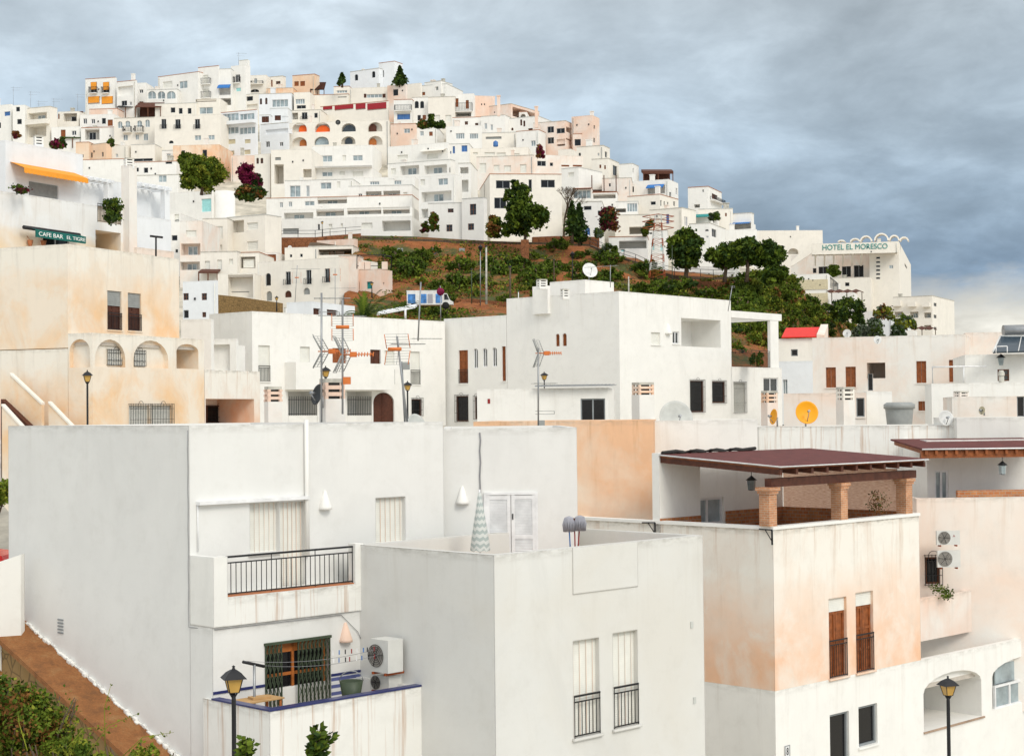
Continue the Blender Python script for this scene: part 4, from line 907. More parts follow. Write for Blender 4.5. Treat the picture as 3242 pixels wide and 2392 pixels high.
    for i in range(n):
        u = .12 + (r - .12) * i / (n - 1)
        m.hexa([rp(u - .06, .05, -.26), rp(u + .06, .05, -.26), rp(u + .06, 4.75, -.26), rp(u - .06, 4.75, -.26), rp(u - .06, .05, -.09), rp(u + .06, .05, -.09), rp(u + .06, 4.75, -.09), rp(u - .06, 4.75, -.09)])
    m.build('rafters', h)
    m = MB('wood'); m.hexa([rp(.05, .1, -.085), rp(r + .08, .1, -.085), rp(r + .08, 4.75, -.085), rp(.05, 4.75, -.085), rp(.05, .1, -.045), rp(r + .08, .1, -.045), rp(r + .08, 4.75, -.045), rp(.05, 4.75, -.045)]); m.build('roof_boards', h)
    m = MB('roof_red'); pts = [rp(.02, 0, -.04), rp(r + .12, 0, -.04), rp(r + .12, 4.8, -.04), rp(.02, 4.8, -.04), rp(.02, 0, .02), rp(r + .12, 0, .02), rp(r + .12, 4.8, .02), rp(.02, 4.8, .02)]
    m.hexa(pts, 0, True); m.build('roof', h)
    m = MB('frame_white'); m.tube([rp(.0, 4.75, -.01), rp(.0, -.02, -.01), rp(r + .14, -.02, -.01)], .025); m.build('roof_edge', h)
    m = MB('canopy_black'); m.tube([rp(.1 + (r * .6) * i / 14, 4.7, .06 + .02 * (i * 7 % 3)) for i in range(15)], .06); m.build('roof_flashing', h)
    # second house, right
    p2, _, f = bld('peach house at the right edge with air conditioners and a red roofed terrace', 2004, 1089, 60.5, 4, xr=2330, l=9, yb=1560, mat='blush', fr='i 2024 1217 2056 1276', par=.9, roof='tile')
    bld('', 2026, 962, 63.5, 6, l=5, xr=2330, yb=1110, mat='white', root=p2, fr='l 2045 1028 2075 1096', par=.1)
    f2_ = f.shift(-.1)
    u0, u1 = f.hit(2022, 985)[0], f.hit(2330, 985)[0]; zf, zk = f.hit(2030, 984)[1], f.shift(-4).hit(2030, 962)[1]
    m = MB('roof_red', 'wood', 'frame_white')
    m.hexa([f.pt(u0, zf, -.3), f.pt(u1, zf, -.3), f.pt(u1, zk, -4.2), f.pt(u0, zk, -4.2), f.pt(u0, zf + .06, -.3), f.pt(u1, zf + .06, -.3), f.pt(u1, zk + .06, -4.2), f.pt(u0, zk + .06, -4.2)], 0, True)
    m.build('roof', p2); m = MB('frame_white'); m.tube([f.pt(u0, zf + .03, -.28), f.pt(u1, zf + .03, -.28)], .03); m.build('roof_edge', p2)
    m = MB('wood'); m.fbox(f, u0, u1, zf - .3, zf - .03, -.6, -.4)
    for i in range(14): u = u0 + (u1 - u0) * (i + .3) / 14; m.hexa([f.pt(u, zf - .17, -.3), f.pt(u + .1, zf - .17, -.3), f.pt(u + .1, zk - .17, -4.1), f.pt(u, zk - .17, -4.1), f.pt(u, zf - .01, -.3), f.pt(u + .1, zf - .01, -.3), f.pt(u + .1, zk - .01, -4.1), f.pt(u, zk - .01, -4.1)])
    m.build('rafters', p2)
    m = MB('tile'); m.fbox(f, f.hit(2100, 1090)[0], f.hit(2330, 1090)[0], f.P.z + .003, f.P.z + .25, -.5, -.3, 0, True); m.build('terrace_coping', p2)
    # balcony box
    bc, _, _ = bld('', 2011, 1309, 58, 45, l=1.6, xr=2124, yb=1402, mat='pink', root=p2, par=.9)
    return h, fr, fr2, p2, f
PH = pergola_house()

def foreground():
    use('D')
    a = 45; ar = rad(a); dr, dl = V((cos(ar), sin(ar), 0)), V((-sin(ar), cos(ar), 0))
    Y = 36.9; h, FL, FR = bld('large white foreground apartment house with railed balcony and blank grey side wall', 413, 930, Y, a, xl=18, xr=969, yb=1950, mat='front_white', fr='sb 547 1099 611 1206;sb 613 1097 669 1292;sb 822 1087 887 1185', par=.35, cat='apartment house', name='apartment_house')
    zb = FL.zb; global FGL_; FGL_ = (FR, FL)
    C = FR.P; CL = C - dl * .87
    cl = V((CL.x, CL.y, P(460, 1372, CL.y).z)); rlow = abs(Face(cl, dr, -dl, 1, 0).hit(800, 1370)[0])
    fl2, fr2 = volume(h, cl, a, .87, rlow, zb, 'front_white', '', 'ok 580 1398 722 1575;w 808 1385 838 1425', par=0)
    # balcony
    zf, zu, zr = P(470, 1308, CL.y).z, cl.z, P(470, 1218, CL.y).z
    u1, u2, u3 = fr2.hit(495, 1300)[0], fr2.hit(774, 1280)[0], fr2.hit(792, 1280)[0]
    m = MB('streaked'); 
    def ub(f, a_, b_, z0, z1, w0, w1): m.fbox(f, a_, b_, z0, z1, w0, w1)
    def wf(u0, u1, z0, z1, w): m.face([fr2.pt(u0, z0, w), fr2.pt(u1, z0, w), fr2.pt(u1, z1, w), fr2.pt(u0, z1, w)], 0, [(u0, zf - z0), (u1, zf - z0), (u1, zf - z1), (u0, zf - z1)])
    ub(fr2, 0, u3, zu + .003, zf, -.87, .05); wf(u1, u3, zu + .003, zf - .002, .053)
    ub(fr2, 0, u1, zf + .001, zr, -.2, .05); ub(fr2, 0, .18, zf + .001, zr, -.87, -.202); ub(fr2, u2, u3, zf + .001, zr + .05, -.2, .05)
    b = m.build('balcony', h); c_rail(fr2, u1, u2, zf + .02, zr, -.04, b, pitch=.14)
    m = MB('terracotta'); m.fbox(fr2, u1, u2, zf + .002, zf + .03, -.3, .0); m.build('tile_edge', b)
    # awning cassette and drain pipe
    m = MB('frame_white'); fbx(m, FR, 428, 1090, 668, 1097, .003, .16); m.build('awning_cassette', h)
    m = MB('white'); u = FR.hit(667, 1000)[0]; m.tube([FR.pt(u, C.z + .1, .06), FR.pt(u, FR.hit(667, 1215)[1], .06)], .055, n=8); m.build('drain_pipe', h)
    m = MB('frame_white'); u = FR.hit(431, 1150)[0]; m.tube([FR.pt(u, FR.hit(431, 1098)[1], .03), FR.pt(u, FR.hit(431, 1205)[1], .03)], .02); m.build('drain_pipe', h)
    m = MB('frame_grey'); q = FL.hit(133, 1370)
    for i in range(5): m.fbox(FL, q[0] - .13, q[0] + .13, q[1] + .08 * i - .16, q[1] + .08 * i - .12, .003, .02)
    m.build('vent_grille', h)
    m = MB('cord'); m.tube([FL.pt(.02 + .015 * (i % 2), FL.hit(413, 940 + 43 * i)[1], .02) for i in range(11)] + [fr2.pt(.05, cl.z - .04, .03), fr2.pt(2.0, cl.z - .05, .03), fr2.pt(3.6, cl.z - .05, .03), fr2.pt(4.1, cl.z - .5, .03), fr2.pt(4.3, cl.z - .9, .03)], .008, n=5); m.build('cable', h)
    # glazed door with folding grille
    sh = fr2.shift(-3.15); u0, u1, z0, z1 = rect(fr2, 581, 1399, 721, 1560)
    m = MB('wood_orange'); t = .07; uu = [u0, u0 + (u1 - u0) * .46, u1]
    for u in uu[:2] + [uu[2] - t]: m.fbox(fr2, u, u + t, z0, z1, -.2, -.14)
    m.fbox(fr2, u0 + t, u1 - t, z1 - .25, z1, -.2, -.14); m.fbox(fr2, u0 + t, u1 - t, z0 + .9, z0 + .97, -.19, -.15); m.build('door_frame', h)
    m = MB('glass_black'); m.fbox(fr2, u0 + t, u1 - t, z0, z1 - .25, -.185, -.175); m.build('door_glass', h)
    m = MB('darkgreen_iron')
    m.fbox(fr2, u0 - .04, u1 + .04, z1 - .03, z1 + .03, .0, .05)
    def lattice(a_, b_, n):
        w_ = (b_ - a_) / n
        for i in range(n + 1): m.fbox(fr2, a_ + w_ * i - .014, a_ + w_ * i + .014, z0, z1, .0, .03)
        k = 5
        for i in range(n):
            for j in range(k):
                zl, zh = z0 + (z1 - z0) * j / k, z0 + (z1 - z0) * (j + 1) / k
                m.tube([fr2.pt(a_ + w_ * i, zl, .035), fr2.pt(a_ + w_ * (i + 1), zh, .035)], .009, n=4, cap=False); m.tube([fr2.pt(a_ + w_ * (i + 1), zl, .045), fr2.pt(a_ + w_ * i, zh, .045)], .009, n=4, cap=False)
    lattice(u0, u0 + (u1 - u0) * .24, 4); lattice(u0 + (u1 - u0) * .5, u1, 8)
    m.build('folding_grille', h)
    # little terrace with blue coping
    CT = P(590, 1555, 34.7); 
    fl3, fr3 = volume(h, CT, a, 2.45, 4.3, zb, 'streaked', '', '', par=1.0, wt=.18, roof='tile', name='terrace_wall')
    m = MB('blue_tile'); m.fbox(fr3, -.02, 4.3, CT.z + .003, CT.z + .04, -.2, .02); m.fbox(fl3, .203, 2.1, CT.z + .003, CT.z + .04, -.2, .02); m.fbox(fl3, 1.9, 2.1, CT.z + .003, CT.z + .04, -4.2, -.203) if False else None; m.build('coping', h)
    m = MB('tile_pattern', 'blue_tile'); z = CT.z - 1.0; u0 = fr2.hit(724, 1500)[0]
    m.fbox(fr2, u0, rlow, z, z + 1.1, .003, .012, 0, True); m.fbox(fr2, u0, rlow, z + 1.101, z + 1.16, .003, .025, 1); m.build('tile_dado', h); m = MB('blue_tile'); m.fbox(fr2, .0, fr2.hit(578, 1500)[0], z + 1.1, z + 1.16, .003, .025); m.build('tile_border', h)
    # frontal part with louvred door
    zf = P(969, 938, 42.6)
    _, _, fw = bld('', 969, 937, 42.75, 2, l=7, xr=1261, yb=1400, mat='front_white', root=h, par=.3)
    m = MB('frame_white'); u0, u1, z0, z1 = rect(fw, 1064, 1081, 1172, 1215); um = (u0 + u1) / 2
    m.fbox(fw, u0 - .06, u0, z0, z1 + .06, .003, .06); m.fbox(fw, u1, u1 + .06, z0, z1 + .06, .003, .06); m.fbox(fw, u0, u1, z1, z1 + .06, .003, .06)
    for a_, b_ in ((u0, um - .01), (um + .01, u1)):
        m.fbox(fw, a_, a_ + .09, z0, z1, .003, .05); m.fbox(fw, b_ - .09, b_, z0, z1, .003, .05)
        for z in (z0, z0 + .45, z1 - .12): m.fbox(fw, a_ + .09, b_ - .09, z, z + .1, .003, .048)
        n = 34
        for i in range(n):
            z = z0 + .1 + (z1 - z0 - .22) * i / n; dz = (z1 - z0 - .22) / n
            m.face([fw.pt(a_ + .09, z, .045), fw.pt(b_ - .09, z, .045), fw.pt(b_ - .09, z + dz, .012), fw.pt(a_ + .09, z + dz, .012)])
            m.face([fw.pt(a_ + .09, z, .012), fw.pt(b_ - .09, z, .012), fw.pt(b_ - .09, z, .045), fw.pt(a_ + .09, z, .045)])
    d = m.build('louvred_door', h); m = MB('iron'); m.fbox(fw, um + .03, um + .06, z0 + .95, z0 + 1.1, .05, .07); m.build('door_handle', d)
    m = MB('cord'); m.tube([fw.pt(fw.hit(1049, y)[0] + .02 * (i % 2), fw.hit(1049, y)[1], .03) for i, y in enumerate((945, 962, 985, 1010, 1040, 1080, 1130))], .018); m.build('cable', h)
    # ---- front block
    g, FL, FR = bld('pale square foreground house with roof terrace and two tall barred balcony windows', 1080, 1213, 36, a, l=4.75, xr=1537, yb=1950, mat='front_grey', fr='r 1255 1397 1312 1607;r 1342 1380 1396 1587', par=.95, roof='tile')
    m = MB('front_grey'); u0, u1, z0, z1 = rect(FR, 1252, 1213, 1394, 1290); m.fbox(FR, u0, u1, z0, FR.P.z, .003, .022); m.build('parapet_panel', g)
    for x, y in ((1512, 1365), (1518, 1530)):
        m = MB('dish_grey'); u, z = FR.hit(x, y); m.fbox(FR, u - .05, u + .05, z - .08, z + .08, .003, .02); m.build('wall_box', g)
    return h, g, fw, fr2, FL
FG = foreground()
# ================================================================== things on walls, roofs and streets
def px2m(npx, Y): return npx / F * Y
def street_lamp(label, x, y0, y1, Y, zfoot, group='black street lanterns'):
    p = P(x, y1, Y); h = P(x, y0, Y).z - p.z; s = h / .82; b = V((p.x, p.y, zfoot)); t = thing('street_lamp', b, label, 'street lamp', group)
    z = p.z
    m = MB('iron'); m.tube([b, b + V((0, 0, .9)), V((p.x, p.y, z - .22 * s)), V((p.x, p.y, z))], [.075, .05, .038, .03], n=8)
    for k in range(4):
        a = pi / 4 + k * pi / 2; m.tube([V((p.x, p.y, z - .2 * s)), V((p.x + .14 * s * cos(a), p.y + .14 * s * sin(a), z))], .013, n=4)
    m.build('pole', t)
    def ring(r, zz_): return [V((p.x + r * s * cos(pi / 4 + k * pi / 2 + .35), p.y + r * s * sin(pi / 4 + k * pi / 2 + .35), z + zz_ * s)) for k in range(4)]
    A, B = ring(.19, .02), ring(.33, .44); g = MB('amber_glass'); f = MB('iron')
    for k in range(4):
        j = (k + 1) % 4; g.face([A[k], A[j], B[j], B[k]]); f.tube([A[k], B[k]], .018 * s, n=4); f.tube([A[k], A[j]], .016 * s, n=4); f.tube([B[k], B[j]], .02 * s, n=4)
    f.face(A[::-1]); f.build('lantern_frame', t); g.build('lantern_glass', t)
    c = MB('iron'); R1, R2, R3 = ring(.48, .43), ring(.28, .60), ring(.12, .68); T = V((p.x, p.y, z + .72 * s))
    for L1, L2 in ((R1, R2), (R2, R3)):
        for k in range(4): c.face([L1[k], L1[(k + 1) % 4], L2[(k + 1) % 4], L2[k]])
    for k in range(4): c.face([R3[k], R3[(k + 1) % 4], T])
    c.face(R1[::-1]); c.lathe([(.05 * s, .68 * s), (.05 * s, .72 * s), (.03 * s, .74 * s), (.055 * s, .78 * s), (.0, .82 * s)], 8, at=(p.x, p.y, z)); c.build('lantern_cap', t)
    return t
def dish(label, x, y, rpx, Y, d, mat, zfoot=None, squash=1.0, group='satellite dishes on the roofs'):
    p = P(x, y, Y); r = px2m(rpx / REG[cur][2], Y); d = V(d).normalized(); t = thing('satellite_dish', p, label, 'satellite dish', group)
    q = d.to_track_quat('Z', 'Y').to_matrix()
    m = MB(mat); prof = [(r * k / 7, .22 * r * (k / 7) ** 2) for k in range(8)]
    m.lathe([(a * 1.0, b) for a, b in prof] + [(r * 1.02, .22 * r - .01), (r * .5, .03 * r), (0.01, -.03)], 28, M=q, at=p); m.build('reflector', t)
    m = MB('steel'); foot = p + q @ V((0, -r * .95, .2 * r)) if abs(d.z) < .9 else p; feed = p + d * (r * .95)
    low = p - V((0, 0, r * .9)) + d * (r * .15)
    m.tube([low, feed], .018, n=5); m.tube([feed, feed - d * .16], .05, n=8); m.build('feed_arm', t)
    m = MB('steel'); b = p - d * .12
    m.tube([b, V((b.x, b.y, zfoot if zfoot is not None else p.z - r * 1.25))], .035, n=6); m.build('mast', t)
    return t
def chimney(label, x0, x1, ytop, yneck, ybot, Y, mat='blush', n=3, capmat=None, group='slatted roof chimneys'):
    a, b = P(x0, ytop, Y), P(x1, ytop, Y); zt, zn, zb = a.z, P(x0, yneck, Y).z, P(x0, ybot, Y).z; w = b.x - a.x
    t = thing('chimney', ((a.x + b.x) / 2, Y, zb), label, 'chimney', group); rz = .5; cx_ = (a.x + b.x) / 2; h = w / 2 * .8
    m = MB(mat); m.box((-h, -h * .8, zb), (h, h * .8, zn), at=(cx_, Y, 0), rz=rz); m.build('shaft', t)
    m = MB(capmat or mat, 'concrete'); st = (zt - zn) / n
    for i in range(n):
        z = zn + st * i; m.box((-h * .97, -h * .77, z + st * .42), (h * .97, h * .77, z + st), 1 if i == n - 1 else 0, at=(cx_, Y, 0), rz=rz)
        if True:
            for sx in (-.85, .85):
                for sy in (-.6, .6): m.box((h * sx - .05, h * sy - .05, z - .001), (h * sx + .05, h * sy + .05, z + st * .42), at=(cx_, Y, 0), rz=rz)
    m.build('vent_slabs', t)
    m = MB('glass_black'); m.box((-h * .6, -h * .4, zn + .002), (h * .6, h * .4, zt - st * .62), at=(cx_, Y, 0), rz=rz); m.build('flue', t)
    return t
def grid_reflector(m, p, u, v, w, h, bars, r, mi=0, mo=1):
    """wire grid panel with two coloured side bars: p corner, u across, v up"""
    for k in range(bars + 1): q = p + v * (h * k / bars); m.tube([q, q + u * w], r, mi, n=4, cap=False)
    for k in (0, .5, 1): q = p + u * (w * k); m.tube([q, q + v * h], r * (2.4 if k != .5 else 1.2), mo if k != .5 else mi, n=4)
def tv_antenna(label, x, ytop, ybot, Y, heads, lean=0, rz=.0):
    a, b = P(x + lean, ybot, Y), P(x, ytop, Y); t = thing('tv_antenna', a, label, 'antenna', 'roof aerial masts')
    m = MB('steel'); m.tube([a, b], .028, n=6); m.build('mast', t)
    d = (b - a).normalized()
    for (yy, kind, sz, ang, tilt) in heads:
        f_ = (yy - ybot) / (ytop - ybot); p = a + (b - a) * f_; u = V((cos(ang), sin(ang), 0)); n = V((-sin(ang), cos(ang), 0))
        m = MB('tank_grey', 'antenna_orange')
        if kind == 'grid':                                # folded corner reflector, two wire panels
            for sg in (1, -1):
                v = (V((0, 0, sg)) * cos(tilt) + n * -sin(tilt)).normalized()
                grid_reflector(m, p - u * (sz * .5) + v * .04, u, v, sz, sz * .62, 5, .006)
            m.tube([p, p - n * sz * .9], .02, 1, n=5); m.tube([p - n * sz * .5 - u * .18, p - n * sz * .5 + u * .18], .05, 1, n=6)
            m.build('grid_aerial', t)
        elif kind == 'side':                              # the same seen edge-on with a long boom
            for sg in (1, -1):
                v = (V((0, 0, sg)) * cos(tilt) - u * sin(tilt)).normalized(); grid_reflector(m, p - n * (sz * .4) + V((0, 0, sg * .03)), n, v, sz * .8, sz * .8, 6, .006, 0, 0)
                grid_reflector(m, p - u * (sz * 0.0) + v * .02, (u * .35 + n * .2), v, sz, sz * .75, 6, .007, 0, 0)
            L = sz * 1.3; m.tube([p - u * .1, p + u * L], .016, 1, n=5)
            for k in range(9):
                q = p + u * (L * (.25 + .75 * k / 8)); e = .10; m.tube([q - n * e - V((0, 0, .05)), q + n * e + V((0, 0, .05))], .012, 1, n=4); m.tube([q - V((0, 0, .06)), q + V((0, 0, .06))], .012, 1, n=4)
            m.box((-.09, -.06, -.07), (.09, .06, .07), 1, at=p + u * .3); m.build('boom_aerial', t)
        elif kind == 'yagi':
            L = sz; m.tube([p - u * (L * .2), p + u * (L * .8)], .014, 0, n=5)
            for k in range(8): q = p + u * (L * (-.2 + k / 7)); e = .3 - .02 * k; m.tube([q - n * e, q + n * e], .008, 0, n=4)
            m.build('yagi_aerial', t)
        elif kind == 'fm':
            pts = [p + u * (sz * cos(s_)) + n * (sz * sin(s_)) for s_ in [2 * pi * k / 16 for k in range(17)]]; m.tube(pts, .012, 0, n=4); m.build('ring_aerial', t)
        elif kind == 'box':
            m.box((-.1, -.07, -.1), (.1, .07, .1), 1 if sz > 1 else 0, at=p + u * .12); m.build('amplifier_box', t)
        elif kind == 'dipole':
            for k in (0, 1): q = p + V((0, 0, .1 * k)); m.tube([q - u * .1, q + u * sz], .012, 0, n=4)
            m.tube([p + u * sz, p + u * sz + V((0, 0, .1))], .012, 0, n=4); m.build('dipole_aerial', t)
    return t
def ac_unit(label, x, y, Y, a, xl, xr, yb, emblem=False, side=None, group='air conditioner units on the walls'):
    C = P(x, y, Y); zb = P(x, yb, Y).z; ar = rad(a); dr, dl = V((cos(ar), sin(ar), 0)), V((-sin(ar), cos(ar), 0))
    l = abs(Face(C, dl, -dr, 1, 0).hit(xl, (y + yb) / 2)[0]); r = abs(Face(C, dr, -dl, 1, 0).hit(xr, (y + yb) / 2)[0])
    t = thing('air_conditioner', (C.x, C.y, zb), label, 'air conditioner', group)
    fL, fR = Face(C, dl, -dr, l, zb), Face(C, dr, -dl, r, zb)
    m = MB('ac_white'); m.hexa([p - V((0, 0, C.z - zb)) for p in (C, C + dr * r, C + dr * r + dl * l, C + dl * l)] + [C, C + dr * r, C + dr * r + dl * l, C + dl * l]); m.build('casing', t)
    big = side == 'L' and fL or (fL if l > r else fR); l_ = l if big is fL else r; Lb = l_; h = C.z - zb; rad_ = min(h, Lb) * .43; flip = big is fL
    uc = Lb * .68 if flip else Lb * .32
    m = MB('ac_fan', 'iron'); K = 24
    ring = [big.pt(uc + rad_ * cos(2 * pi * k / K), zb + h / 2 + rad_ * sin(2 * pi * k / K), .012) for k in range(K)]
    m.face(ring)
    for rr in (1, .8, .6, .4, .2): m.tube([big.pt(uc + rad_ * rr * cos(2 * pi * k / K), zb + h / 2 + rad_ * rr * sin(2 * pi * k / K), .02) for k in range(K + 1)], .006, 1, n=4, cap=False)
    for k in range(6): m.tube([big.pt(uc, zb + h / 2, .024), big.pt(uc + rad_ * cos(k), zb + h / 2 + rad_ * sin(k), .024)], .006, 1, n=4)
    m.build('fan_grille', t)
    m = MB('rust'); 
    for u in (Lb * .15, Lb * .85): m.fbox(big, u - .02, u + .02, zb - .06, zb - .003, -min(l, r) - .1, .03)
    m.build('bracket', t)
    if emblem:
        m = MB('red_metal'); ue, ze = Lb * .74, zb + h * .62; s_ = h * .055
        for ang in (90, 210, 330):
            c0, s0 = cos(rad(ang)), sin(rad(ang)); pts = [(0, 0), (s_ * .58, s_ * .0 + s_ * 1.0), (0, 2 * s_), (-s_ * .58, s_)]
            m.face([big.pt(ue + (x_ * s0 + y_ * c0), ze + (-x_ * c0 + y_ * s0), .006) for x_, y_ in pts])
        m.build('emblem', t)
    return t
def text_part(body, fc, r4, w, mat, name, parent, extrude=.02, slope=None):
    cu = bpy.data.curves.new('lettering', 'FONT'); cu.body = body; cu.extrude = extrude; o = bpy.data.objects.new('lettering', cu); col.objects.link(o)
    bpy.context.view_layer.update(); me = bpy.data.meshes.new_from_object(o.evaluated_get(bpy.context.evaluated_depsgraph_get())); bpy.data.objects.remove(o)
    u0, u1, z0, z1 = r4
    if fc.d.x < 0: u0, u1 = u1, u0
    xs = [v.co.x for v in me.vertices]; ys = [v.co.y for v in me.vertices]; x0, x1, y0, y1 = min(xs), max(xs), min(ys), max(ys)
    off = V((0, 0, 0)); q = parent
    while q: off = off + q.location; q = q.parent
    L = u1 - u0
    for v in me.vertices:
        k = (v.co.x - x0) / (x1 - x0); u = u0 + L * k; z = z0 + (z1 - z0) * (v.co.y - y0) / (y1 - y0)
        if slope: z += slope * (k - .5)
        v.co = fc.pt(u, z, w + v.co.z) - off
    me.materials.clear(); me.materials.append(MATS[mat]); ob = bpy.data.objects.new(name, me); col.objects.link(ob); ob.parent = parent
    return ob
def props():
    use('D'); h, g, fw, fr2, gFL = FG; ph, phr, phr2, p2, p2f = PH
    rz = h.location
    # ---- lamps
    street_lamp('tall black lantern lamp in front of the railed balcony house', 511, 1453, 1514, 27.5, 14.2)
    street_lamp('black lantern lamp beside the white arch at the lower right', 2073, 1476, 1520, 34, 13.5)
    street_lamp('black lantern lamp in front of the mottled peach house', 191, 808, 835, 62, 12.5)
    street_lamp('black lantern lamp head behind the black satellite dish', 712, 799, 824, 72, 13)
    street_lamp('amber lantern lamp between the leaning aerial mast and the white house', 891, 832, 853, 76, 14)
    street_lamp('small black lantern lamp behind the grey grid aerial', 1190, 812, 830, 106, 15)
    use('9'); street_lamp('lantern lamp by the pink townhouse corner', 1056, 112, 150, 175, P(1056, 260, 175).z); street_lamp('lantern lamp above the stone retaining wall', 212, 240, 280, 160, P(212, 380, 160).z)
    use('8'); street_lamp('thin lamp standing before the stepped white apartment block', 1432, 272, 300, 243, P(1432, 410, 243).z)
    # ---- roof of the foreground house: chimneys, masts, dishes
    use('D')
    chimney('peach slatted chimney left of the black satellite dish', 577, 617, 845, 878, 950, 52, 'blush', capmat='pink')
    chimney('weathered slatted chimney behind the black satellite dish', 697, 755, 828, 872, 950, 47, 'blush', capmat='pink')
    chimney('white slatted chimney on the annex roof beside the big grey dish', 1381, 1430, 836, 863, 940, 66, 'grey', capmat='weathered')
    chimney('peach slatted chimney beside the small window, near the thin orange dish', 1664, 1700, 854, 880, 940, 76, 'pink', capmat='weathered')
    chimney('wide slatted chimney right of the round orange dish', 1828, 1868, 846, 874, 940, 74, 'blush', capmat='cream')
    chimney('low flat slatted chimney near the right edge', 2085, 2118, 855, 866, 900, 78, 'blush', n=2)
    use('10')
    chimney('white slatted chimney on the tall breast of the corner house', 742, 808, 157, 200, 215, 115, 'white', capmat='white'); chimney('small white slatted chimney in front of the roof room', 884, 938, 214, 258, 275, 111, 'white', capmat='white')
    use('6'); chimney('white slatted chimney on the cafe house roof edge', 286, 378, 82, 158, 190, 101, 'cool', capmat='white'); chimney('white slatted chimney crowning the cafe pillar', 1070, 1160, 275, 345, 365, 101.6, 'cool', capmat='white')
    use('9'); chimney('small white slatted chimney on the gabled roof room', 275, 346, 345, 385, 400, 139, 'white', capmat='white')
    use('D')
    zf = 29.6
    dish('black satellite dish on the foreground roof seen edge on', 697, 863, 23, 46.5, (-.80, -.55, .25), 'black_dish')
    dish('large pale grey dish half sunk behind the roof parapet', 908, 935, 30, 47, (.75, -.6, .25), 'dish_grey')
    dish('huge grey dish back rising behind the white roof wall', 1476, 915, 38, 63, (.25, -.95, .2), 'dish_grey')
    dish('round bright orange satellite dish on the right roofs', 1763, 902, 25, 70, (.1, -.98, .18), 'orange_paint')
    dish('orange satellite dish seen edge on beside the peach chimney', 1694, 911, 17, 71, (-.93, -.3, .15), 'orange_paint')
    dish('white round dish on the pinkish wall near the right edge', 2067, 914, 17, 66, (.2, -.97, .15), 'dish_white')
    dish('white dish on a pole above the roof room of the corner house', 1289, 592, 17, 119, (.3, -.88, .35), 'dish_white', zfoot=P(1289, 615, 119).z)
    dish('white dish above the blush house roof, near the red roof sheet', 1852, 729, 9, 112, (-.2, -.97, .1), 'dish_white'); dish('white dish hung on the blush house parapet', 1918, 743, 9, 106, (.2, -.97, .1), 'dish_white', zfoot=P(1918, 738, 106).z)
    dish('tan dish peeping over the roof block at the right edge', 2148, 897, 9, 75, (-.8, -.5, .1), 'shutter_tan'); 
    use('8'); dish('white dish on the pink townhouse roof', 1680, 612, 34, 216, (-.1, -.97, .1), 'dish_white'); dish('small white dish on the low roof above the townhouse', 1150, 505, 17, 240, (.2, -.97, .1), 'dish_white')
    use('2'); dish('dark dish above the second big arch', 1570, 655, 22, 268, (.1, -.97, .1), 'black_dish')
    use('D')
    tv_antenna('tall straight aerial mast with an edge on grid aerial', 703, 640, 930, 46, [(652, 'yagi', 1.0, .1, 0), (768, 'side', .62, .1, .5), (690, 'dipole', .5, .1, 0)], rz=.2)
    tv_antenna('aerial mast with orange wire grids and an orange booster box', 749, 655, 905, 45, [(716, 'grid', .58, .1, .45), (775, 'side', .65, -.05, .45), (832, 'box', 2, .0, 0), (690, 'yagi', .8, .5, 0)])
    tv_antenna('leaning aerial mast carrying an orange wire grid', 868, 735, 935, 44, [(764, 'grid', .66, -.25, .45), (752, 'yagi', .9, .2, 0)], lean=24)
    tv_antenna('thin pole leaning against the orange grid aerial mast', 878, 790, 935, 46, [(800, 'box', .5, 0, 0)], lean=8)
    tv_antenna('grey aerial mast with a pale wire grid before the white corner house', 1177, 760, 937, 56, [(772, 'side', .6, .1, .35), (905, 'dipole', .55, .1, 0), (925, 'box', .5, 0, 0), (838, 'yagi', .8, .3, 0)])
    use('9'); tv_antenna('whip aerial above the orange grid aerial', 1490, 120, 640, 60, [(620, 'yagi', 1.1, .3, 0)], lean=-25)
    use('10'); tv_antenna('roof pole with a thin yagi beside the white dish', 1180, 72, 205, 117, [(78, 'yagi', 2.6, 2.6, 0)]); tv_antenna('thin whip aerial at the roof corner of the corner house', 1900, 195, 345, 116, [(205, 'dipole', .2, .2, 0)], lean=-25)
    use('1')
    for x, y0, y1, lb in ((115, 340, 500, 'first skyline aerial from the left edge'), (265, 380, 515, 'skyline aerial above the covered balcony house'), (465, 440, 540, 'short skyline aerial left of the open porch house'), (672, 400, 560, 'skyline aerial right of the open porch house'), (2062, 45, 150, 'aerial on the summit roof room'), (335, 460, 510, 'faint small aerial on the covered balcony house')):
        tv_antenna(lb, x, y0, y1, 330, [(y0 + 8, 'yagi', 2.2, .2, 0), (y0 + 30, 'yagi', 1.5, .2, 0)])
    use('8'); tv_antenna('aerial pole with orange boom before the townhouse front', 1215, 660, 985, 150, [(690, 'yagi', 2.6, .2, 0), (770, 'grid', .8, .2, .4)], lean=-20); tv_antenna('aerial pole with orange heads before the pink townhouse', 1545, 690, 1000, 140, [(745, 'grid', .9, .1, .4), (860, 'yagi', 2.2, .0, 0)])
    # ---- air conditioners
    use('D')
    ac_unit('white air conditioner above the blue coped terrace, upper of two', 848, 1400, 37.6, 47, 810, 881, 1472, side='L'); ac_unit('white air conditioner standing low on the blue coped terrace', 850, 1478, 37.9, 47, 809, 880, 1512, side='L')
    ac_unit('white air conditioner with a red emblem, upper of two on the peach wall', 2048, 1160, 59.6, 6, 2046, 2099, 1191, True); ac_unit('white air conditioner without emblem, lower of two on the peach wall', 2050, 1203, 59.6, 6, 2048, 2100, 1240)
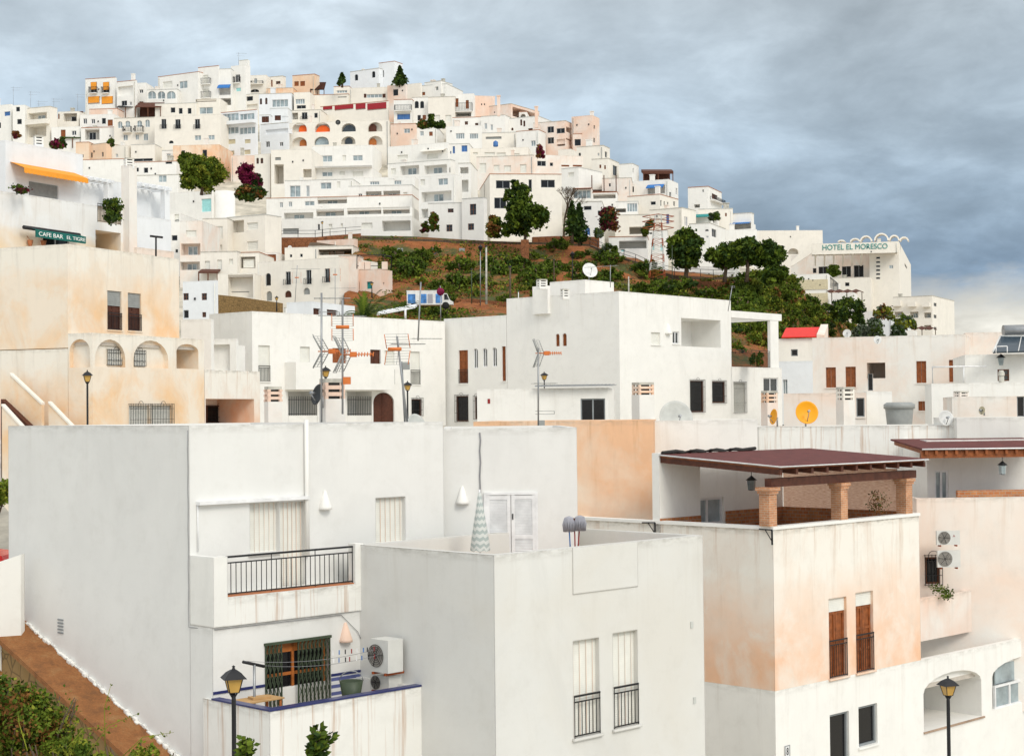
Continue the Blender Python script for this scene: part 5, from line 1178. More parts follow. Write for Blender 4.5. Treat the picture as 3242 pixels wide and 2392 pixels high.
    # ---- wall uplighters
    for x, y, fc, lb in ((709, 1113, FGL[0], 'white cone wall lamp right of the balcony window'), (1011, 1101, fw, 'white cone wall lamp left of the striped parasol'), (754, 1402, fr2, 'peach tinted cone wall lamp above the folding grille')):
        u, z = fc.hit(x, y); m = MB('pink' if 'peach' in lb else 'white'); p = fc.pt(u, z, .03); m.lathe([(.0, -.02), (.17, 0), (.16, .06), (.03, .45), (0, .46)], 16, at=p); o = m.build('wall_lamp', off=p); tag(o, lb, 'wall lamp', 'cone wall lamps')
    use('10'); fc = M3FR; u, z = fc.hit(1517, 480); p = fc.pt(u, z, .05); m = MB('white'); m.lathe([(0, -.02), (.3, 0), (.28, .1), (.06, .75), (0, .76)], 14, at=p); tag(m.build('wall_lamp', off=p), 'white cone wall lamp beside the covered terrace of the corner house', 'wall lamp', 'cone wall lamps')
    use('D')
    # ---- parasol and mops on the roof terrace
    p = P(1050, 1205, 40.5); zt = P(1047, 1074, 40.5).z; hgt = zt - p.z; t = thing('parasol', (p.x, p.y, p.z - .6), 'closed green and white striped parasol on the roof terrace', 'parasol')
    m = MB('parasol_cloth'); n = 16; prof = [(.215, .0), (.195, .25), (.145, .62), (.09, 1.0), (.035, hgt - .05), (.01, hgt)]
    R_ = [[V((p.x + r * (1 + .22 * (k % 2)) * cos(2 * pi * k / n), p.y + r * (1 + .22 * (k % 2)) * sin(2 * pi * k / n), p.z + z + (.05 if k % 2 and i == 0 else 0))) for k in range(n)] for i, (r, z) in enumerate(prof)]
    for i in range(len(R_) - 1):
        for k in range(n):
            j = (k + 1) % n; m.face([R_[i][k], R_[i][j], R_[i + 1][j], R_[i + 1][k]], 0, [(0, prof[i][1] + .5 - .05 * (k % 2)), (0, prof[i][1] + .5 - .05 * (j % 2)), (0, prof[i + 1][1] + .5 - .05 * (j % 2)), (0, prof[i + 1][1] + .5 - .05 * (k % 2))], True)
    m.build('cloth', t); m = MB('frame_white'); m.tube([(p.x, p.y, p.z - .6), (p.x, p.y, zt + .05)], .022); m.build('pole', t)
    for x, y0, y1, dx_, mt, lb, hd in ((1244, 1130, 1195, 4, 'blue', 'upturned mop with a blue pole behind the parapet', 1), (1268, 1128, 1195, -6, 'red_metal', 'upturned mop with a red pole beside a broom', 1), (1256, 1127, 1195, 2, 'red_metal', 'upturned dark broom between two mops', 0)):
        a, b = P(x + dx_, y1 + 25, 40.6), P(x, y0 + 14, 40.6); t = thing('mop' if hd else 'broom', a, lb, 'mop' if hd else 'broom', 'upturned mops and broom'); m = MB(mt); m.tube([a, b], .016); m.build('handle', t)
        if hd:
            m = MB('mop_grey'); m.lathe([(.02, -.16), (.12, -.12), (.13, .05), (.10, .15), (.03, .18)], 12, at=b)
            for k in range(22): a_ = 2 * pi * k / 22; m.tube([b + V((.1 * cos(a_), .1 * sin(a_), .14)), b + V((.15 * cos(a_), .15 * sin(a_), -.02)), b + V((.13 * cos(a_), .13 * sin(a_), -.2))], .014, n=4)
            m.build('mop_head', t)
        else: m = MB('wood_dark'); m.box((-.17, -.04, 0), (.17, .04, .1), at=b); m.build('brush', t)
    # ---- blue coped terrace clutter
    a, b = P(556, 1540, 36.2), P(556, 1452, 36.2); t = thing('clothes_line_post', a - V((0, 0, .6)), 'grey T shaped clothes line post on the blue coped terrace', 'clothes line')
    m = MB('steel'); m.tube([a - V((0, 0, .6)), b], .03); m.build('post', t); m = MB('iron'); q = V((.5, -.5, 0)); e0, e1 = b + q * .45 + V((-.32, 0, .03)), b + V((.3, .3, -.03)) 
    m.tube([P(531, 1446, 36.0), P(578, 1456, 36.4)], .035); m.build('crossbar', t); m = MB('cord')
    for k, (xa, ya) in enumerate(((533, 1444), (575, 1454))):
        A_ = P(xa, ya, 36.0 + .4 * k); B_ = P(872 + 15 * k, 1404 + 8 * k, 38.2); m.tube([A_ + (B_ - A_) * (i / 8) - V((0, 0, .18 * 4 * (i / 8) * (1 - i / 8))) for i in range(9)], .006, n=4)
    m.build('line', t)
    random.seed(5)
    for k in range(16):
        xx = 725 + (k % 8) * 13 + random.random() * 5; yy = (1425 if k < 8 else 1442) - (xx - 725) * .1
        p = P(xx, yy, 37.1 + (xx - 725) * .008); m = MB(['frame_white', 'blue', 'iron', 'red_metal'][k % 4]); m.box((-.012, -.012, -.07), (.012, .012, .03), at=p); tag(m.build('clothes_peg', off=p), 'clothes peg hanging on the line beside the folding grille', 'clothes peg', 'clothes pegs on the line')
    p = P(560, 1527, 36.2); t = thing('terrace_table', (p.x, p.y, p.z - .72), 'low board table with a flattened cardboard box on the small terrace', 'table'); m = MB('cardboard'); m.box((-.55, -.3, -.03), (.55, .3, .0), at=p, rz=.8); m.build('table_top', t)
    m = MB('cardboard'); m.box((-.2, -.15, .002), (.22, .13, .05), at=p + V((.05, .05, 0)), rz=.6); m.build('cardboard_sheet', t)
    for sx in (-.48, .48):
        for sy in (-.24, .24): m = MB('wood_orange'); q = Matrix.Rotation(.8, 3, 'Z') @ V((sx, sy, 0)); m.tube([p + q - V((0, 0, .72)), p + q - V((0, 0, .03))], .03); m.build('leg', t)
    p = P(768, 1497, 37.4); t = thing('bucket', (p.x, p.y, p.z - .3), 'dark green bucket chair on the blue coped terrace', 'bucket'); m = MB('darkgreen_iron'); m.lathe([(.2, -.3), (.27, .1), (.25, .1), (.19, -.25), (0, -.25)], 16, at=p); m.build('tub', t)
    m = MB('steel'); m.tube([p + V((.27 * cos(a_), .0, .1 + .22 * sin(a_))) for a_ in [pi * k / 8 for k in range(9)]], .014); m.build('handle', t)
    # iron laundry brackets on the weathered house
    for x, y, fc, lb in ((1690, 1158, phr, 'rusty iron laundry bracket at the corner of the weathered house'), (1434, 1142, None, 'iron laundry bracket where the ochre wall meets the white coping')):
        p = P(x - 2, y, 49.8 if fc else 52.9); q = P(x - 30, y - 2 if fc else y, 49.6 if fc else 52.7); m = MB('iron'); m.tube([p, p - V((0, 0, .45))], .03, n=4); m.tube([p, q], .03, n=4); m.tube([p - V((0, 0, .35)), p + (q - p) * .55], .02, n=4); tag(m.build('laundry_bracket', off=p), lb, 'bracket', 'iron laundry brackets')
    # hanging lanterns under the red roofs
    for x, y, Y, lb in ((1643, 1062, 56.3, 'small wall lantern under the red pergola roof'), (2192, 1028, 61.5, 'hanging lantern under the right red roof')):
        p = P(x, y, Y); t = thing('hanging_lantern', p, lb, 'lantern', 'terrace lanterns'); m = MB('iron'); m.lathe([(.02, .35), (.2, .2), (.03, .2)], 6, at=p); m.tube([p + V((0, 0, .3)), p + V((0, 0, .6))], .012); m.build('lantern_cap', t); m = MB('iron'); m.lathe([(.13, -.14), (.0, -.16)], 6, at=p); m.build('lantern_base', t); m = MB('glass_pale'); m.lathe([(.12, -.13), (.15, .19)], 6, at=p, smooth=False); m.build('lantern_glass', t)
    fc = phr2; u, z = fc.hit(1720, 1641); m = MB('frame_white'); m.fbox(fc, u - .12, u + .12, z - .17, z + .17, .004, .03); t = m.build('house_number_plate', off=fc.pt(u, z)); tag(t, 'white house number plate with a dark border at the bottom', 'number plate')
    m = MB('frame_grey')
    for r4 in ((u - .13, u - .105, z - .18, z + .18), (u + .105, u + .13, z - .18, z + .18), (u - .105, u + .105, z + .155, z + .18), (u - .105, u + .105, z - .18, z - .155)): m.fbox(fc, *r4, .03, .04)
    m.build('plate_border', t); text_part('8', fc, (u - .05, u + .05, z - .11, z + .11), .036, 'iron', 'number', t, .004)
    # ---- water tank and solar heater on the right
    use('5'); a, b = P(1040, 1585, 74), P(1290, 1585, 74); r_ = (b.x - a.x) / 2; c = V(((a.x + b.x) / 2, 74 + r_, P(1160, 1700, 74).z)); zt = P(1160, 1583, 74).z - c.z
    t = thing('water_tank', c, 'grey oval water tank with a flat lid on the right roofs', 'water tank'); m = MB('tank_grey'); m.lathe([(r_ * .72, -.9), (r_ * .9, zt - .3), (r_ * .9, zt - .28)], 28, at=c); m.build('tank_body', t); m = MB('tank_grey'); m.lathe([(r_ * .9, zt - .3), (r_, zt - .28), (r_, zt - .1), (r_ * .8, zt), (0, zt + .01)], 28, at=c); m.build('lid', t)
    Yp = 97; t = thing('solar_water_heater', P(1900, 1185, Yp), 'solar water heater with dark panels and a grey tank', 'solar heater')
    q = [P(1890, 1178, Yp), P(2300, 1165, Yp), P(2310, 1050, Yp + 2.2), P(1950, 1052, Yp + 2.2)]; nrm = (q[1] - q[0]).cross(q[3] - q[0]).normalized() * .1; m = MB('solar'); m.hexa([p - nrm for p in q] + q); m.build('collector_panel', t)
    m = MB('dish_white'); pts = [q[0] + (q[1] - q[0]) * .5 + nrm * .2, q[3] + (q[2] - q[3]) * .47 + nrm * .2]; m.tube(pts, .03); m.tube([q[0] + nrm * .1, q[3] + nrm * .1], .05); m.tube([q[3] + nrm * .1, q[2] + nrm * .1], .05); m.build('panel_frame', t)
    m = MB('steel'); m.tube([P(1972, 1008, Yp + 2.4), P(2330, 1000, Yp + 2.4)], .34, n=18); m.build('tank', t)
    m = MB('frame_white')
    for x in (1915, 2005): m.tube([P(x, 1190, Yp - .1), P(x, 1135, Yp - .1)], .03)
    m.tube([P(1915, 1135, Yp - .1), P(2005, 1132, Yp - .1)], .03); m.build('stand', t)
    p = P(1955, 1245, 98); t = thing('hanging_lantern', p, 'black wall lantern above the brown window near the right edge', 'lantern', 'terrace lanterns'); m = MB('iron'); m.lathe([(0, .4), (.3, .15), (.05, .15)], 6, at=p); m.tube([p + V((0, .3, .3)), p + V((0, 0, .35))], .02); m.build('lantern_cap', t); m = MB('glass_pale'); m.lathe([(.12, -.3), (.2, .14)], 6, at=p, smooth=False); m.build('lantern_glass', t)
    m = MB('frame_white'); t = None; p = P(1400, 1440, 96)
    m.tube([P(1405, 1440, 97), P(1402, 1300, 97), P(1660, 1296, 97.5), P(1840, 1296, 97.8)], .05); m.tube([P(1655, 1440, 97.5), P(1655, 1296, 97.5)], .05); tag(m.build('pipe_railing', off=p), 'thin white pipe frame before the brown shutters at the right', 'frame')
    m = MB('concrete'); m.tube([P(1960, 1510, 90), P(1958, 1370, 90)], .15, n=12); m.lathe([(.18, 0), (.18, .15), (.1, .3), (0, .3)], 12, at=P(1958, 1370, 90)); tag(m.build('vent_pipe', off=P(1960, 1510, 90)), 'tall grey round vent pipe near the right edge', 'pipe')
    use('D')
    # ---- cafe awning sign
    f = CAFE.shift(1.0)
    a, za = f.hit(80, 510); b, zb_ = f.hit(188, 525); hh_ = P(80, 502, 93).z - P(80, 518, 93).z; CF = f; f = CAFE; dlt = 0
    t = thing('shop_sign', f.pt(a, za), 'dark green awning sign with white lettering over the cafe door', 'sign'); m = MB('sign_green'); m.hexa([f.pt(a, za - hh_ * .5, 1.0), f.pt(b, zb_ - hh_ * .5 , 1.0), f.pt(b, zb_ - hh_ * .5, .9), f.pt(a, za - hh_ * .5, .9), f.pt(a, za + hh_ * .5, 1.0), f.pt(b, zb_ + hh_ * .5, 1.0), f.pt(b, zb_ + hh_ * .5, .9), f.pt(a, za + hh_ * .5, .9)])
    m.build('valance', t); m = MB('iron'); m.tube([f.pt(a - .5, za + hh_ * .8, .5), f.pt(b, zb_ + hh_ * .8, .5)], .12); m.build('awning_roller', t)
    m = MB('sign_green'); m.face([f.pt(a, za + hh_ * .8, .5), f.pt(b, zb_ + hh_ * .8, .5), f.pt(b, zb_ + hh_ * .5, .96), f.pt(a, za + hh_ * .5, .96)]); m.build('awning_cloth', t)
    L = b - a; dzz = zb_ - za; zc = (za + zb_) / 2
    text_part('CAFE BAR', f, (a + L * .04, a + L * .52, za + dzz * .28 - hh_ * .28, za + dzz * .28 + hh_ * .28), 1.02, 'letter_white', 'lettering', t, .01, dzz * .48)
    text_part('EL TIGRE', f, (a + L * .60, a + L * .98, za + dzz * .79 - hh_ * .24, za + dzz * .79 + hh_ * .24), 1.02, 'letter_white', 'lettering', t, .01, dzz * .38)
    for x, y in ((59, 531), (88, 532)):
        u, z = f.hit(x, y); p = f.pt(u, z, .25); m = MB('terracotta'); m.lathe([(.1, -.2), (.18, .15), (.16, .15), (.1, .1), (0, .1)], 12, at=p); m.tube([p + V((0, 0, .1)), f.pt(u, z + .4, .02)], .015); tag(m.build('flower_pot', off=p), 'terracotta pot hung on the cafe wall left of the green sign', 'flower pot', 'wall pots by the cafe door')
    a, b = P(341, 560, 90), P(341, 517, 90); t = thing('clothes_line_post', a, 'dark T shaped clothes post on the roof right of the cafe', 'clothes line'); m = MB('iron'); m.tube([a, b], .05); m.build('post', t); m = MB('iron'); m.tube([P(328, 516, 90), P(356, 519, 90)], .06); m.build('crossbar', t)
    # ---- car and wall at the far left
    p = P(-8, 1186, 46); t = thing('parked_car', p - V((0, 0, .9)), 'red parked car mostly cut by the left edge', 'car'); 
    prof = [(-2.1, .35), (-2.1, .8), (-1.3, .9), (-.7, 1.38), (.6, 1.4), (1.25, .95), (2.0, .85), (2.1, .4), (2.1, .35)]
    m = MB('car_red'); q = p - V((1.6, 0, 1.15))
    for s_ in (-.8, .8): m.face([q + V((x_, s_, z_)) for x_, z_ in prof][::(1 if s_ < 0 else -1)])
    for (x1, z1), (x2, z2) in zip(prof, prof[1:] + prof[:1]): m.face([q + V((x1, -.8, z1)), q + V((x2, -.8, z2)), q + V((x2, .8, z2)), q + V((x1, .8, z1))])
    m.build('body', t); m = MB('glass'); m.box((-.75, -.82, .92), (.6, .82, 1.3), at=q); m.build('side_glass', t)
    for s_ in (-1.3, 1.3):
        m = MB('rubber'); m.lathe([(0, -.1), (.32, -.1), (.32, .1), (0, .1)], 20, M=Matrix.Rotation(pi / 2, 3, 'X'), at=q + V((s_, -.74, .32))); m.build('wheel', t)
    w_ = thing('garden_wall', P(30, 1350, 41), 'low white wall stub at the left edge meeting the grey house side', 'wall')
    m = MB('streaked'); A_, B_ = P(-60, 1248, 40.5), P(46, 1211, 41.3); zb = P(40, 1420, 41).z - 2; m.hexa([V((A_.x, A_.y, zb)), V((B_.x, B_.y, zb)), V((B_.x, B_.y + .3, zb)), V((A_.x, A_.y + .3, zb)), A_, B_, B_ + V((0, .3, 0)), A_ + V((0, .3, 0))]); m.build('wall', w_)
    # sloping tile-topped stair wall along the grey side wall
    f = FGL[1]; t = thing('sloping_wall', fpt(f, 300, 1650), 'sloping terracotta topped wall with a ragged white plaster edge beside the grey house', 'wall')
    (a, za), (b, zb_) = f.hit(62, 1363), f.hit(392, 1655); sl = (zb_ - za) / (b - a); b2 = b - 6; z2 = zb_ + sl * -6
    wd = 1.0
    def slab(m, u0, u1, d0, d1, w0, w1, mi=0):
        zz0, zz1 = za + sl * (u0 - a), za + sl * (u1 - a)
        m.hexa([f.pt(u0, zz0 + d0, w1), f.pt(u1, zz1 + d0, w1), f.pt(u1, zz1 + d0, w0), f.pt(u0, zz0 + d0, w0), f.pt(u0, zz0 + d1, w1), f.pt(u1, zz1 + d1, w1), f.pt(u1, zz1 + d1, w0), f.pt(u0, zz0 + d1, w0)], mi, True)
    m = MB('rubble'); slab(m, a + .1, b2, -7, -.13, .004, wd); m.build('wall', t)
    m = MB('tile_brown'); slab(m, a + .5, b2, -.128, 0, .004, wd + .12); slab(m, a - .15, a + .49, -.128, .02, .004, wd + .12); m.build('tile_top', t)
    m = MB('streaked'); random.seed(11); n = 110; st = (b2 - a) / n
    for i in range(n): slab(m, a + st * i, a + st * (i + 1), .0, 0.02 + random.random() * .06, .003, .03 + random.random() * .10)
    m.build('plaster_edge', t)
FGL = FGL_
props()
# ================================================================== hotel, road edge, poles, pylon, van
def hotel():
    use('5'); Y = 350
    h, fl, fr = bld('cream hotel with a name band and arched roof crowns on the right skyline', 1132, 288, Y, 74, xl=893, xr=1250, yb=1120, mat='cream', cat='hotel', name='hotel',
        fl='k 950 414 982 430;k 950 449 982 464;k 950 482 982 497;k 950 514 982 529;k 950 546 982 561;k 950 578 982 593;l 1055 480 1088 508', fr='k 1180 480 1200 502', par=.3)
    # name band
    _, f, _ = bld('', 1122, 292, Y - 3.2, 81, xl=433, r=3, yb=380, mat='cream', root=h, par=0)
    text_part('HOTEL EL MORESCO', f, rect(f, 519, 312, 1042, 354), .06, 'letter_teal', 'lettering', h, .06)
    m = MB('cream'); pts = [(433, 299), (433, 384), (285, 482), (262, 490), (262, 455)]
    A_ = [f.pt(*f.hit(*p), .0) for p in pts]; B_ = [f.pt(*f.hit(*p), -1.0) for p in pts]
    m.face(A_[::-1]); m.face(B_)
    for k in range(5): j = (k + 1) % 5; m.face([A_[k], A_[j], B_[j], B_[k]])
    m.build('sloping_parapet', h)
    _, f2, _ = bld('', 893, 372, Y + 6, 66, xl=262, r=5, yb=700, mat='blush', root=h, par=0, fl='k 487 492 560 560;k 675 490 748 576;k 772 482 850 576;k 440 505 470 545')
    m = MB('cream')
    for i in range(6):
        u = f.hit(470 + i * 75, 380)[0]; z = f.hit(470 + i * 75, 384)[1]; m.hexa([f.pt(u, z - 2.2, -5.9), f.pt(u + .3, z - 2.2, -5.9), f.pt(u + .3, z - 2.2, -6.3), f.pt(u, z - 2.2, -6.3), f.pt(u, z - .01, -.6), f.pt(u + .3, z - .01, -.6), f.pt(u + .3, z - .01, -6.3), f.pt(u, z - .01, -6.3)])
    m.build('canopy_braces', h)
    bld('', 905, 577, Y - 2, 70, xl=560, r=6, yb=1120, mat='cream', root=h, par=.3, fl='k 700 620 735 650')
    # arched crowns
    for x0, x1, yt, yb in ((640, 700, 275, 292), (738, 822, 262, 292), (818, 918, 241, 292), (932, 1052, 221, 282), (1052, 1138, 236, 282), (1136, 1212, 250, 284)):
        m = MB('cream'); u0, u1, z0, z1 = rect(fl.shift(0 if x1 < 1100 else -3 if x1 < 1150 else -4.5), x0, yt, x1, yb); ff = fl.shift(0 if x1 < 1100 else -3 if x1 < 1150 else -4.5); um, hw = (u0 + u1) / 2, (u1 - u0) / 2; K = 14; t = .3
        for k in range(K):
            a, b = pi * k / K, pi * (k + 1) / K; q = []
            for w_ in (-.2, -3.0):
                q.append([ff.pt(um + hw * cos(a), z0 + (z1 - z0) * sin(a), w_), ff.pt(um + hw * cos(b), z0 + (z1 - z0) * sin(b), w_), ff.pt(um + (hw - t) * cos(b), z0 + (z1 - z0 - t) * sin(b), w_), ff.pt(um + (hw - t) * cos(a), z0 + (z1 - z0 - t) * sin(a), w_)])
            m.face(q[0]); m.face(q[1][::-1])
            for i in range(4): j = (i + 1) % 4; m.face([q[0][i], q[0][j], q[1][j], q[1][i]])
        m.build('roof_arch', h)
    bld('', 1400, 727, Y - 12, 62, xl=1085, xr=1578, yb=1160, mat='cream', root=h, par=.3, fl='ob 1097 855 1165 900;ob 1222 855 1290 905;ob 1335 862 1393 905;ob 1335 962 1393 1002;P 1092 768 1155 812;P 1213 780 1277 816;P 1328 786 1388 818', fr='k 1414 785 1438 812;k 1414 880 1438 908;k 1415 978 1438 1002')
    t, fl, _ = bld('building with white and tan horizontal bands below the hotel', 562, 548, 318, 74, xl=284, xr=662, yb=860, mat='white', cat='building', name='banded_building', fr='k 580 600 650 690')
    m = MB('shutter_tan')
    for y0, y1 in ((598, 678), (708, 795)): fbx(m, fl, 284, y0, 562, y1, .004, .12)
    m.build('tan_band', t)
    use('5')
    bld('white terrace house with a ragged dark canopy below the hotel', 770, 695, 312, 72, xl=580, r=6, yb=900, mat='white', fl='k 690 610 750 640')
    bld('small white house among cacti below the hotel', 985, 848, 300, 70, xl=800, r=5, yb=1000, mat='white', fl='k 905 900 985 915')
    bld('white garden wall house between the cacti and the blush roof', 1200, 905, 290, 70, xl=930, r=5, yb=1080, mat='cool')
    bld('low white house with a rusty canopy at the right edge of the cacti', 1270, 1005, 285, 74, xl=1190, r=5, yb=1100, mat='white')
    for x0, x1, y0, y1, lb in ((580, 850, 688, 706, 'dark ragged canopy over the terrace below the hotel'), (1200, 1440, 985, 1005, 'rusty brown canopy at the right of the cacti')):
        m = MB('canopy_brown'); Y_ = 300; a, b = P(x0, y1, Y_), P(x1, y1 - 2, Y_); hh_ = P(x0, y0, Y_).z - a.z
        n = 8; t = thing('canopy', a, lb, 'canopy', 'roof canopies')
        for i in range(n): p, q = a + (b - a) * (i / n), a + (b - a) * ((i + 1) / n); k1, k2 = .3 * (i % 2), .3 * ((i + 1) % 2); m.hexa([p + V((0, 0, k1)), q + V((0, 0, k2)), q + V((0, 3, k2 + .5)), p + V((0, 3, k1 + .5)), p + V((0, 0, k1 + .15)), q + V((0, 0, k2 + .15)), q + V((0, 3, k2 + .65)), p + V((0, 3, k1 + .65))])
        m.build('canopy_sheet', t); m = MB('bark')
        for k in (0.05, .5, .95): p = a + (b - a) * k; m.tube([p - V((0, 0, 3)), p + V((0, .1, .1))], .08)
        m.build('posts', t)
hotel()
def canopies():
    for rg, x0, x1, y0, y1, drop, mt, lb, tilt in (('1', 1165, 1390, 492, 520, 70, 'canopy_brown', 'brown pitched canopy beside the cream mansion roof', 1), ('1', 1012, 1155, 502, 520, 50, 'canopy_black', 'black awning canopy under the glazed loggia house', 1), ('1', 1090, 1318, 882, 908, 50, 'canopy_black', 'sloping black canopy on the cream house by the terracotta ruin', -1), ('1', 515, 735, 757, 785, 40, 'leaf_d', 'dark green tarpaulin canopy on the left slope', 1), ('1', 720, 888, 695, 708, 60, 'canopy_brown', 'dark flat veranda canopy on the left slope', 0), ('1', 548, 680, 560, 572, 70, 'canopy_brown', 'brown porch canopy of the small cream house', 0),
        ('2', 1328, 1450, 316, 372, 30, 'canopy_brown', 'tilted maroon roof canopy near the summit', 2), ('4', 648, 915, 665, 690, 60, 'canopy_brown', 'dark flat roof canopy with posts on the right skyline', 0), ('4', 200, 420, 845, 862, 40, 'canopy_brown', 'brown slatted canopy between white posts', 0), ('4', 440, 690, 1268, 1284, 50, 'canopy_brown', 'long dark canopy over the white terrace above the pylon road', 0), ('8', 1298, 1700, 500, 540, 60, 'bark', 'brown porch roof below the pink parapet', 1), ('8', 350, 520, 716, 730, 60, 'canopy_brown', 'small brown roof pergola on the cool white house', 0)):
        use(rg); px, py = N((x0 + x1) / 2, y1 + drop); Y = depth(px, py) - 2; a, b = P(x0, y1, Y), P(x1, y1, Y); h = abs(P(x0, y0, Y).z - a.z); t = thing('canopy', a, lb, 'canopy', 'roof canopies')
        m = MB(mt); dz = h + .85 if tilt else .8; th = .15 if tilt else max(.15, h)
        l0 = V((0, 0, dz * (1 if tilt < 0 else 0) * .0)); 
        q = [a + V((0, 0, 0)), b + V((0, 0, -dz if tilt == -1 else 0)) * 1, b + V((0, 3.5, dz)), a + V((0, 3.5, dz))]
        if not tilt: q = [p - V((0, 0, 0)) for p in q]
        m.hexa(q + [p + V((0, 0, th)) for p in q]); m.build('canopy_sheet', t)
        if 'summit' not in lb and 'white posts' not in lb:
            k_ = MB('wood_dark'); zb_ = P(x0, y1 + drop, Y).z - 1; k_.hexa([V((a.x + .3, a.y + 3.2, zb_)), V((b.x - .3, b.y + 3.2, zb_)), V((b.x - .3, b.y + 3.4, zb_)), V((a.x + .3, a.y + 3.4, zb_)), V((a.x + .3, a.y + 3.2, a.z + dz - .25)), V((b.x - .3, b.y + 3.2, a.z + dz - .25)), V((b.x - .3, b.y + 3.4, a.z + dz - .25)), V((a.x + .3, a.y + 3.4, a.z + dz - .25))]); k_.build('shade_panel', t); m = MB('frame_brown'); zl = P(x0, y1 + drop, Y).z  # dark panel added to stand in for the deep shade beneath the canopy
        for p in (a + (b - a) * .02, a + (b - a) * .5, a + (b - a) * .98): m.tube([V((p.x, p.y + .1, zl - 1)), p + V((0, .1, 0))], .09, n=5)
        m.build('posts', t)
canopies()
def ribbon(name, label, pts, h, th, mat, cat='wall', dz=0):
    """a wall following photo points"""
    W_ = [Wn(px, py, depth(px, py) * .98) for px, py in pts]; m = MB(mat)
    for a, b in zip(W_, W_[1:]):
        d = (b - a).normalized(); n = V((-d.y, d.x, 0)).normalized() * th
        lo = V((0, 0, -h)); m.hexa([a + lo, b + lo, b + lo + n, a + lo + n, a, b, b + n, a + n])
    if cat: t = thing(name, W_[len(W_) // 2], label, cat); m.build('wall', t); return t, W_
    return m, W_
def roadside():
    use('8'); n8 = lambda L: [N(x, y) for x, y in L]
    t, W1 = ribbon('retaining_wall', 'brown retaining wall under the road left of the bridge', n8([(1070, 418), (1370, 416), (1500, 402), (1770, 382)]), 7, .6, 'rubble_red')
    use('D'); t, W2 = ribbon('bridge_parapet', 'long brown road bridge parapet crossing above the hillside', [N(x, y) for x, y in ((787, 517), (870, 521), (1000, 525), (1100, 528), (1200, 530), (1290, 534))], 1.6, .5, 'bark')
    m = MB('concrete')
    for i, px in enumerate((875, 952, 1010)):
        p = Wn(*N(px, 540), depth(*N(px, 540)) * .975); m = MB('tank_grey'); m.box((-.4, -.4, -2.5), (.4, .4, -.2), at=p); m.box((-.8, -.6, -4.2), (.8, .6, -2.501), at=p); m.build('pier', t)
    t, W3 = ribbon('road_wall', 'low dark road wall curving down to the right past the pylon', [N(x, y) for x, y in ((1290, 536), (1340, 556), (1390, 572), (1430, 590), (1475, 602), (1560, 606), (1640, 604))], 1.4, .4, 'bark')
    for W_, lb in ((W1, 'thin iron road railing before the stepped apartment block'), (W3, 'thin iron railing above the curving road wall')):
        t = thing('road_railing', W_[0], lb, 'railing'); m = MB('iron')
        for z in (.55, 1.05): m.tube([p + V((0, .2, z)) for p in W_], .035, n=4)
        for a, b in zip(W_, W_[1:]):
            n = max(2, int((b - a).length / 2.0))
            for i in range(n): p = a + (b - a) * i / n + V((0, .2, 0)); m.tube([p, p + V((0, 0, 1.05))], .04, n=4)
        m.build('railing', t)
    use('8'); t, _ = ribbon('stone_wall', 'golden dry stone wall sloping down below the cream apartments', [(N(x, y)) for x, y in ((520, 916), (700, 935), (850, 958), (1062, 988))], 9, .6, 'rubble')
    for lb, pts, h in (('brown stone terrace wall on the hillside right of the van', ((995, 656), (1030, 652), (1062, 656), (1104, 660)), 5), ('short rubble wall low on the hillside near the corner house', ((1110, 640), (1160, 634), (1172, 640)), 3), ('orange terrace wall under the round pines', ((1470, 612), (1560, 615), (1660, 618)), 1.6), ('rubble bank wall at the foot of the tall pine', ((1165, 518), (1215, 516), (1310, 518)), 4)):
        use('D'); ribbon('terrace_wall', lb, [N(x, y) for x, y in pts], h, .8, 'rubble_red')
    use('D'); p = Wn(*N(1148, 562), depth(*N(1148, 562)) * .97); m = MB('rubble_red'); m.box((-.55, -.55, -2), (.55, .55, 2.4), at=p); m.box((-.75, -.75, -2.2), (.75, .75, -.8), at=p); tag(m.build('stone_pillar', off=p), 'square red stone pillar standing on the hillside', 'pillar')
    # the corner house gable room behind the white row
    use('9'); bld('white gabled roof room behind the grid aerials', 595, 286, 135, 50, xl=250, xr=910, yb=480, mat='cool', par=0, fl='', fr='D 655 362 760 415') if False else None
    _, fl, fr = bld('white roof room with red brown windows behind the grid aerials', 520, 290, 135, 66, xl=300, xr=905, yb=480, mat='cool', par=0, fr='D 538 352 600 410;D 658 365 752 418')
    m = MB('cool'); 
    # poles
    use('10')
    for x, y0, y1, Y, r_, mt, lb in ((412, -25, 262, 200, .07, 'steel', 'thin grey lamp post on the hillside'), (447, -40, 255, 196, .14, 'concrete', 'thick pale utility pole on the hillside'), (588, 80, 300, 190, .14, 'bark', 'brown wooden pole behind the stepped roof'), (847, 40, 190, 205, .08, 'bark', 'thin wooden pole left of the white roof dish'), (956, 15, 170, 205, .07, 'iron', 'dark lamp post behind the white roof dish'), (1288, 140, 240, 190, .1, 'concrete', 'pale pole with a crossbar right of the white roof dish'), (1545, -40, 150, 215, .06, 'darkgreen_iron', 'green flag pole before the round pines'), (637, 225, 300, 180, .06, 'frame_white', 'short white pole behind the stepped roof'), (360, 95, 250, 190, .06, 'darkgreen_iron', 'green street post right of the van')):
        a, b = P(x, y1, Y), P(x, y0, Y); t = thing('pole', a, lb, 'pole', 'poles on the hillside'); m = MB(mt); m.tube([a - V((0, 0, 1)), b], r_, r2=r_ * .7, n=6); m.build('shaft', t)
        m = MB('iron')
        if 'lamp' in lb: m.lathe([(.12, -.3), (.25, .15), (.3, .2), (0, .5)], 6, at=b)
        elif 'crossbar' in lb: m.tube([b + V((-.6, 0, -.4)), b + V((.6, 0, -.2))], .07, n=4)
        else: m.lathe([(r_ * 1.3, -.1), (r_ * 1.3, .05), (0, .08)], 6, at=b)
        m.build('pole_head', t)
